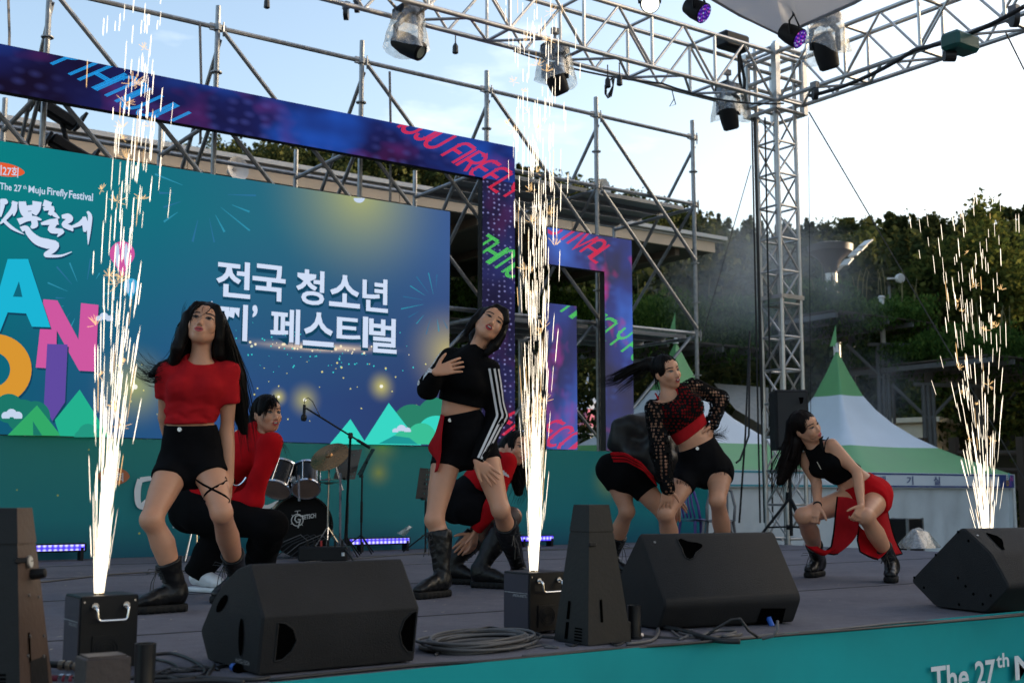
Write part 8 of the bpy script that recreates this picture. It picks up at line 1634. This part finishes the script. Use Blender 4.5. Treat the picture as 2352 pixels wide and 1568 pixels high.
sk2 = [[J(3540, 1990, .02), J(3525, 2020, -.1), J(3510, 2040, -.12)], [J(3556, 2080, .02), J(3540, 2090, -.08), J(3500, 2100, -.12)], [J(3580, 2160, .02), J(3550, 2170, -.08), J(3500, 2160, -.14)], [J(3608, 2214, .0), J(3570, 2222, -.08), J(3540, 2200, -.14)]]
sheet('skirt_panel', sk2, C_RED, p.t); sheet('skirt_panel', [[J(3434, 2100, -.24), J(3455, 2120, -.2), J(3480, 2130, -.16)], [J(3430, 2160, -.24), J(3470, 2170, -.2), J(3510, 2170, -.16)], [J(3440, 2205, -.24), J(3490, 2215, -.2), J(3530, 2200, -.18)], [J(3470, 2222, -.26), J(3510, 2236, -.26), J(3560, 2192, -.22)]], C_RED2, p.t)
mb = MB(); mb.tube([r_[0] for r_ in sk1]+[sk1[-1][1], sk1[-1][2]], .006, 5); mb.tube([r_[0] for r_ in sk2]+[sk2[-1][1]], .006, 5); mb.tube([J(3434, 2100, -.25), J(3430, 2160, -.25), J(3440, 2205, -.25), J(3475, 2224, -.27), J(3512, 2236, -.27)], .006, 5); mb.obj('skirt_piping', C_BLK2, p.t)
p.boot('A', .66, shaft=.012); p.boot('B', .66, shaft=.012); hw = p.hw
MB().lathe([(.0275, 0), (.0285, .004), (.0275, .008)], J(3270, 2016, -.20), nrmz(A3(p.part['farmA'][0][-1])-A3(p.part['farmA'][0][0])), 16).obj('wristband', CABLE, p.t)
lk = [([hw(0, .05, -.08), J(3178, 1770, .06), J(3150, 1860, .06), J(3120, 1930, .05)], [.06, .075, .07, .03], [.04, .05, .045, .02], [CR]*4), ([hw(-.05, .03, -.03), J(3186, 1770, .0), J(3170, 1830, .0)], [.035, .035, .02])]
st_ = [([hw(0, .06, -.08), J(3175, 1765, .05), J(3140, 1860, .05), J(3110, 1960, .04)], 130, [.05, .07, .085, .09], .0030, 0), ([hw(-.05, .06, -.02), J(3190, 1770, .0), J(3180, 1850, .0), J(3165, 1930, .0)], 50, [.02, .03, .04, .05], .0026, 0), ([hw(.05, .04, -.06), J(3220, 1800, .06), J(3262, 1920, -.02), J(3268, 1960, -.06)], 14, [.02, .02, .02, .02], .0018, 0), ([hw(.06, -.03, .02), hw(.05, -.07, .06), hw(.02, -.05, .1)], 2, .003, .0011, 0)]
p.hair(lk, st_, HAIRB, cut=(0, -.034, .096, .064, .108, .082), seed=15)
# ================================================================== cold spark fountains
SPK = emat('spark_white', (255, 238, 212), 3.0, 'NONE'); SPK2 = emat('spark_amber', (255, 205, 140), 1.6, 'NONE')
def fountain(base, H, lean, w0, w1, n, seed, label, thr=1.0):
    rg = np.random.default_rng(seed); base = A3(base); up = nrmz(A3(UP)+A3(CR)*lean); cr, cd = A3(CR), A3(CAMD); mb = MB(); am = MB()
    def needle(m_, p, d, L, r): 
        d = nrmz(d); x = nrmz(np.cross(d, (.3, .5, .8))); y = np.cross(d, x); q = [p-d*L/2, p+d*L/2]; mid = [p+d*L*f+(x*math.cos(a)+y*math.sin(a))*r for f in (-.38, .38) for a in (0, 2.094, 4.189)]; o = len(m_.v); m_.v += [tuple(v) for v in q+mid]
        m_.f += [(o, o+2+(i+1) % 3, o+2+i) for i in range(3)]+[(o+2+i, o+2+(i+1) % 3, o+5+(i+1) % 3, o+5+i) for i in range(3)]+[(o+5+i, o+5+(i+1) % 3, o+1) for i in range(3)]; m_.mi += [0]*9
    for i in range(n):
        t = rg.random()**1.75; h = H*t; w = w0+w1*t**.85; a, b_ = rg.normal()*.42, rg.normal()*.42; off = cr*a*w+cd*b_*w; p = base+up*h+off; spread = up+(off/max(w, 1e-3))*(w1/H)*(1.3 if t < .5 else .4); L = (.16*(1-t)+.045+.05*rg.random())*rg.uniform(.5, 1.15)*(H/2.4)**.5
        needle(mb if rg.random() < .93 else am, p, spread, L, (.00105 if t < .35 else .00115)*rg.uniform(.45, 1.25)*thr)
    for i in range(int(n*.26)):      # the dense jet above the nozzle
        t = rg.random()**1.3*.22; w = .010+.08*t; off = cr*rg.normal()*.5*w+cd*rg.normal()*.5*w; needle(mb, base+up*(H*t+.01)+off, up+off/w*.05, (.10*rg.uniform(.6, 1.4)), (.0013*thr))
    for i in range(int(n*.055)):     # splitting sparks
        t = rg.uniform(.25, .97); w = w0+w1*t; p = base+up*H*t+cr*rg.normal()*.5*w+cd*rg.normal()*.4*w; s_ = rg.uniform(.018, .05)
        for k in range(9): d = nrmz(rg.normal(size=3)*.65+np.array([0, 0, .75])); needle(am, p+d*s_*.5, d, s_*rg.uniform(.5, 1), .0008*thr)
    t_ = tag(mb.obj('spark_fountain', SPK, kind='stuff'), label, 'sparks'); tag(am.obj('amber_sparks', SPK2, kind='stuff'), 'fine amber splitting sparks of the '+label.split(' fountain')[0].replace('white hot ', '')+' fountain', 'sparks')
fountain(NOZ1, 2.15, .030, .016, .15, 380, 1, 'white hot spark fountain rising from the machine beside the big monitor')
fountain(NOZ2, 2.55, .010, .018, .165, 500, 2, 'white hot spark fountain rising from the machine by the dark jet tower')
fountain(NOZ3, 2.35, -.03, .022, .34, 330, 3, 'white hot spark fountain rising behind the five sided monitor', 1.2)
# ================================================================== smoke drifting behind the tower
def smoke(name, uv, d, rad, dens, label, seed):
    c = PD(*uv, d); bm = bmesh.new(); bmesh.ops.create_icosphere(bm, subdivisions=3, radius=1.0); me = bpy.data.meshes.new(name); rx = Matrix((CR, CF.xy.to_3d().normalized(), UP)).transposed()
    for v in bm.verts: v.co = rx @ Vector((v.co.x*rad[0], v.co.y*rad[1], v.co.z*rad[2]))
    bm.to_mesh(me); bm.free(); m, g, b, o = new_mat(name+'_air'); m.node_tree.nodes.remove(b); pvn = g.n('ShaderNodeVolumePrincipled'); pvn.inputs['Color'].default_value = (.80, .84, .88, 1); pvn.inputs['Anisotropy'].default_value = .2
    tcn = g.n('ShaderNodeTexCoord'); mpn = g.n('ShaderNodeMapping'); mpn.inputs['Location'].default_value = (seed, seed*2, 0); g.l(tcn.outputs['Object'], mpn.inputs['Vector']); nn = g.noise(mpn.outputs['Vector'], 1.1/rad[2], 3, .55)
    cm = g.n('ShaderNodeCombineXYZ'); 
    v2 = g.n('ShaderNodeVectorMath', operation='DOT_PRODUCT'); g.l(tcn.outputs['Object'], v2.inputs[0]); v2.inputs[1].default_value = tuple(CR/rad[0]); v3 = g.n('ShaderNodeVectorMath', operation='DOT_PRODUCT'); g.l(tcn.outputs['Object'], v3.inputs[0]); v3.inputs[1].default_value = tuple(CF.xy.to_3d().normalized()/rad[1]); v4 = g.n('ShaderNodeVectorMath', operation='DOT_PRODUCT'); g.l(tcn.outputs['Object'], v4.inputs[0]); v4.inputs[1].default_value = (0, 0, 1/rad[2])
    a, b2, c2 = v2.outputs['Value'], v3.outputs['Value'], v4.outputs['Value']; r2 = g.m('ADD', g.m('ADD', g.m('MULTIPLY', a, a), g.m('MULTIPLY', b2, b2)), g.m('MULTIPLY', c2, c2)); fall = g.m('MAXIMUM', g.m('SUBTRACT', 1.0, r2), 0.0)
    den = g.m('MULTIPLY', g.m('MULTIPLY', g.m('MULTIPLY', fall, fall), g.ramp(nn.outputs['Fac'], [(.35, 0.0), (.7, 1.0)])), dens); g.l(den, pvn.inputs['Density']); g.l(pvn.outputs[0], o.inputs['Volume'])
    ob = mkobj(name, me, m, kind='stuff'); ob.location = c; tag(ob, label, 'smoke')
smoke('smoke', (1770, 660), 23.0, (2.6, 1.8, 1.8), .62, 'pale smoke drifting behind the lattice tower in front of the wooded hill', 1.3)
smoke('smoke', (1960, 900), 22.6, (1.7, 1.1, 1.0), .45, 'thin smoke hanging over the pagoda tent', 4.1)
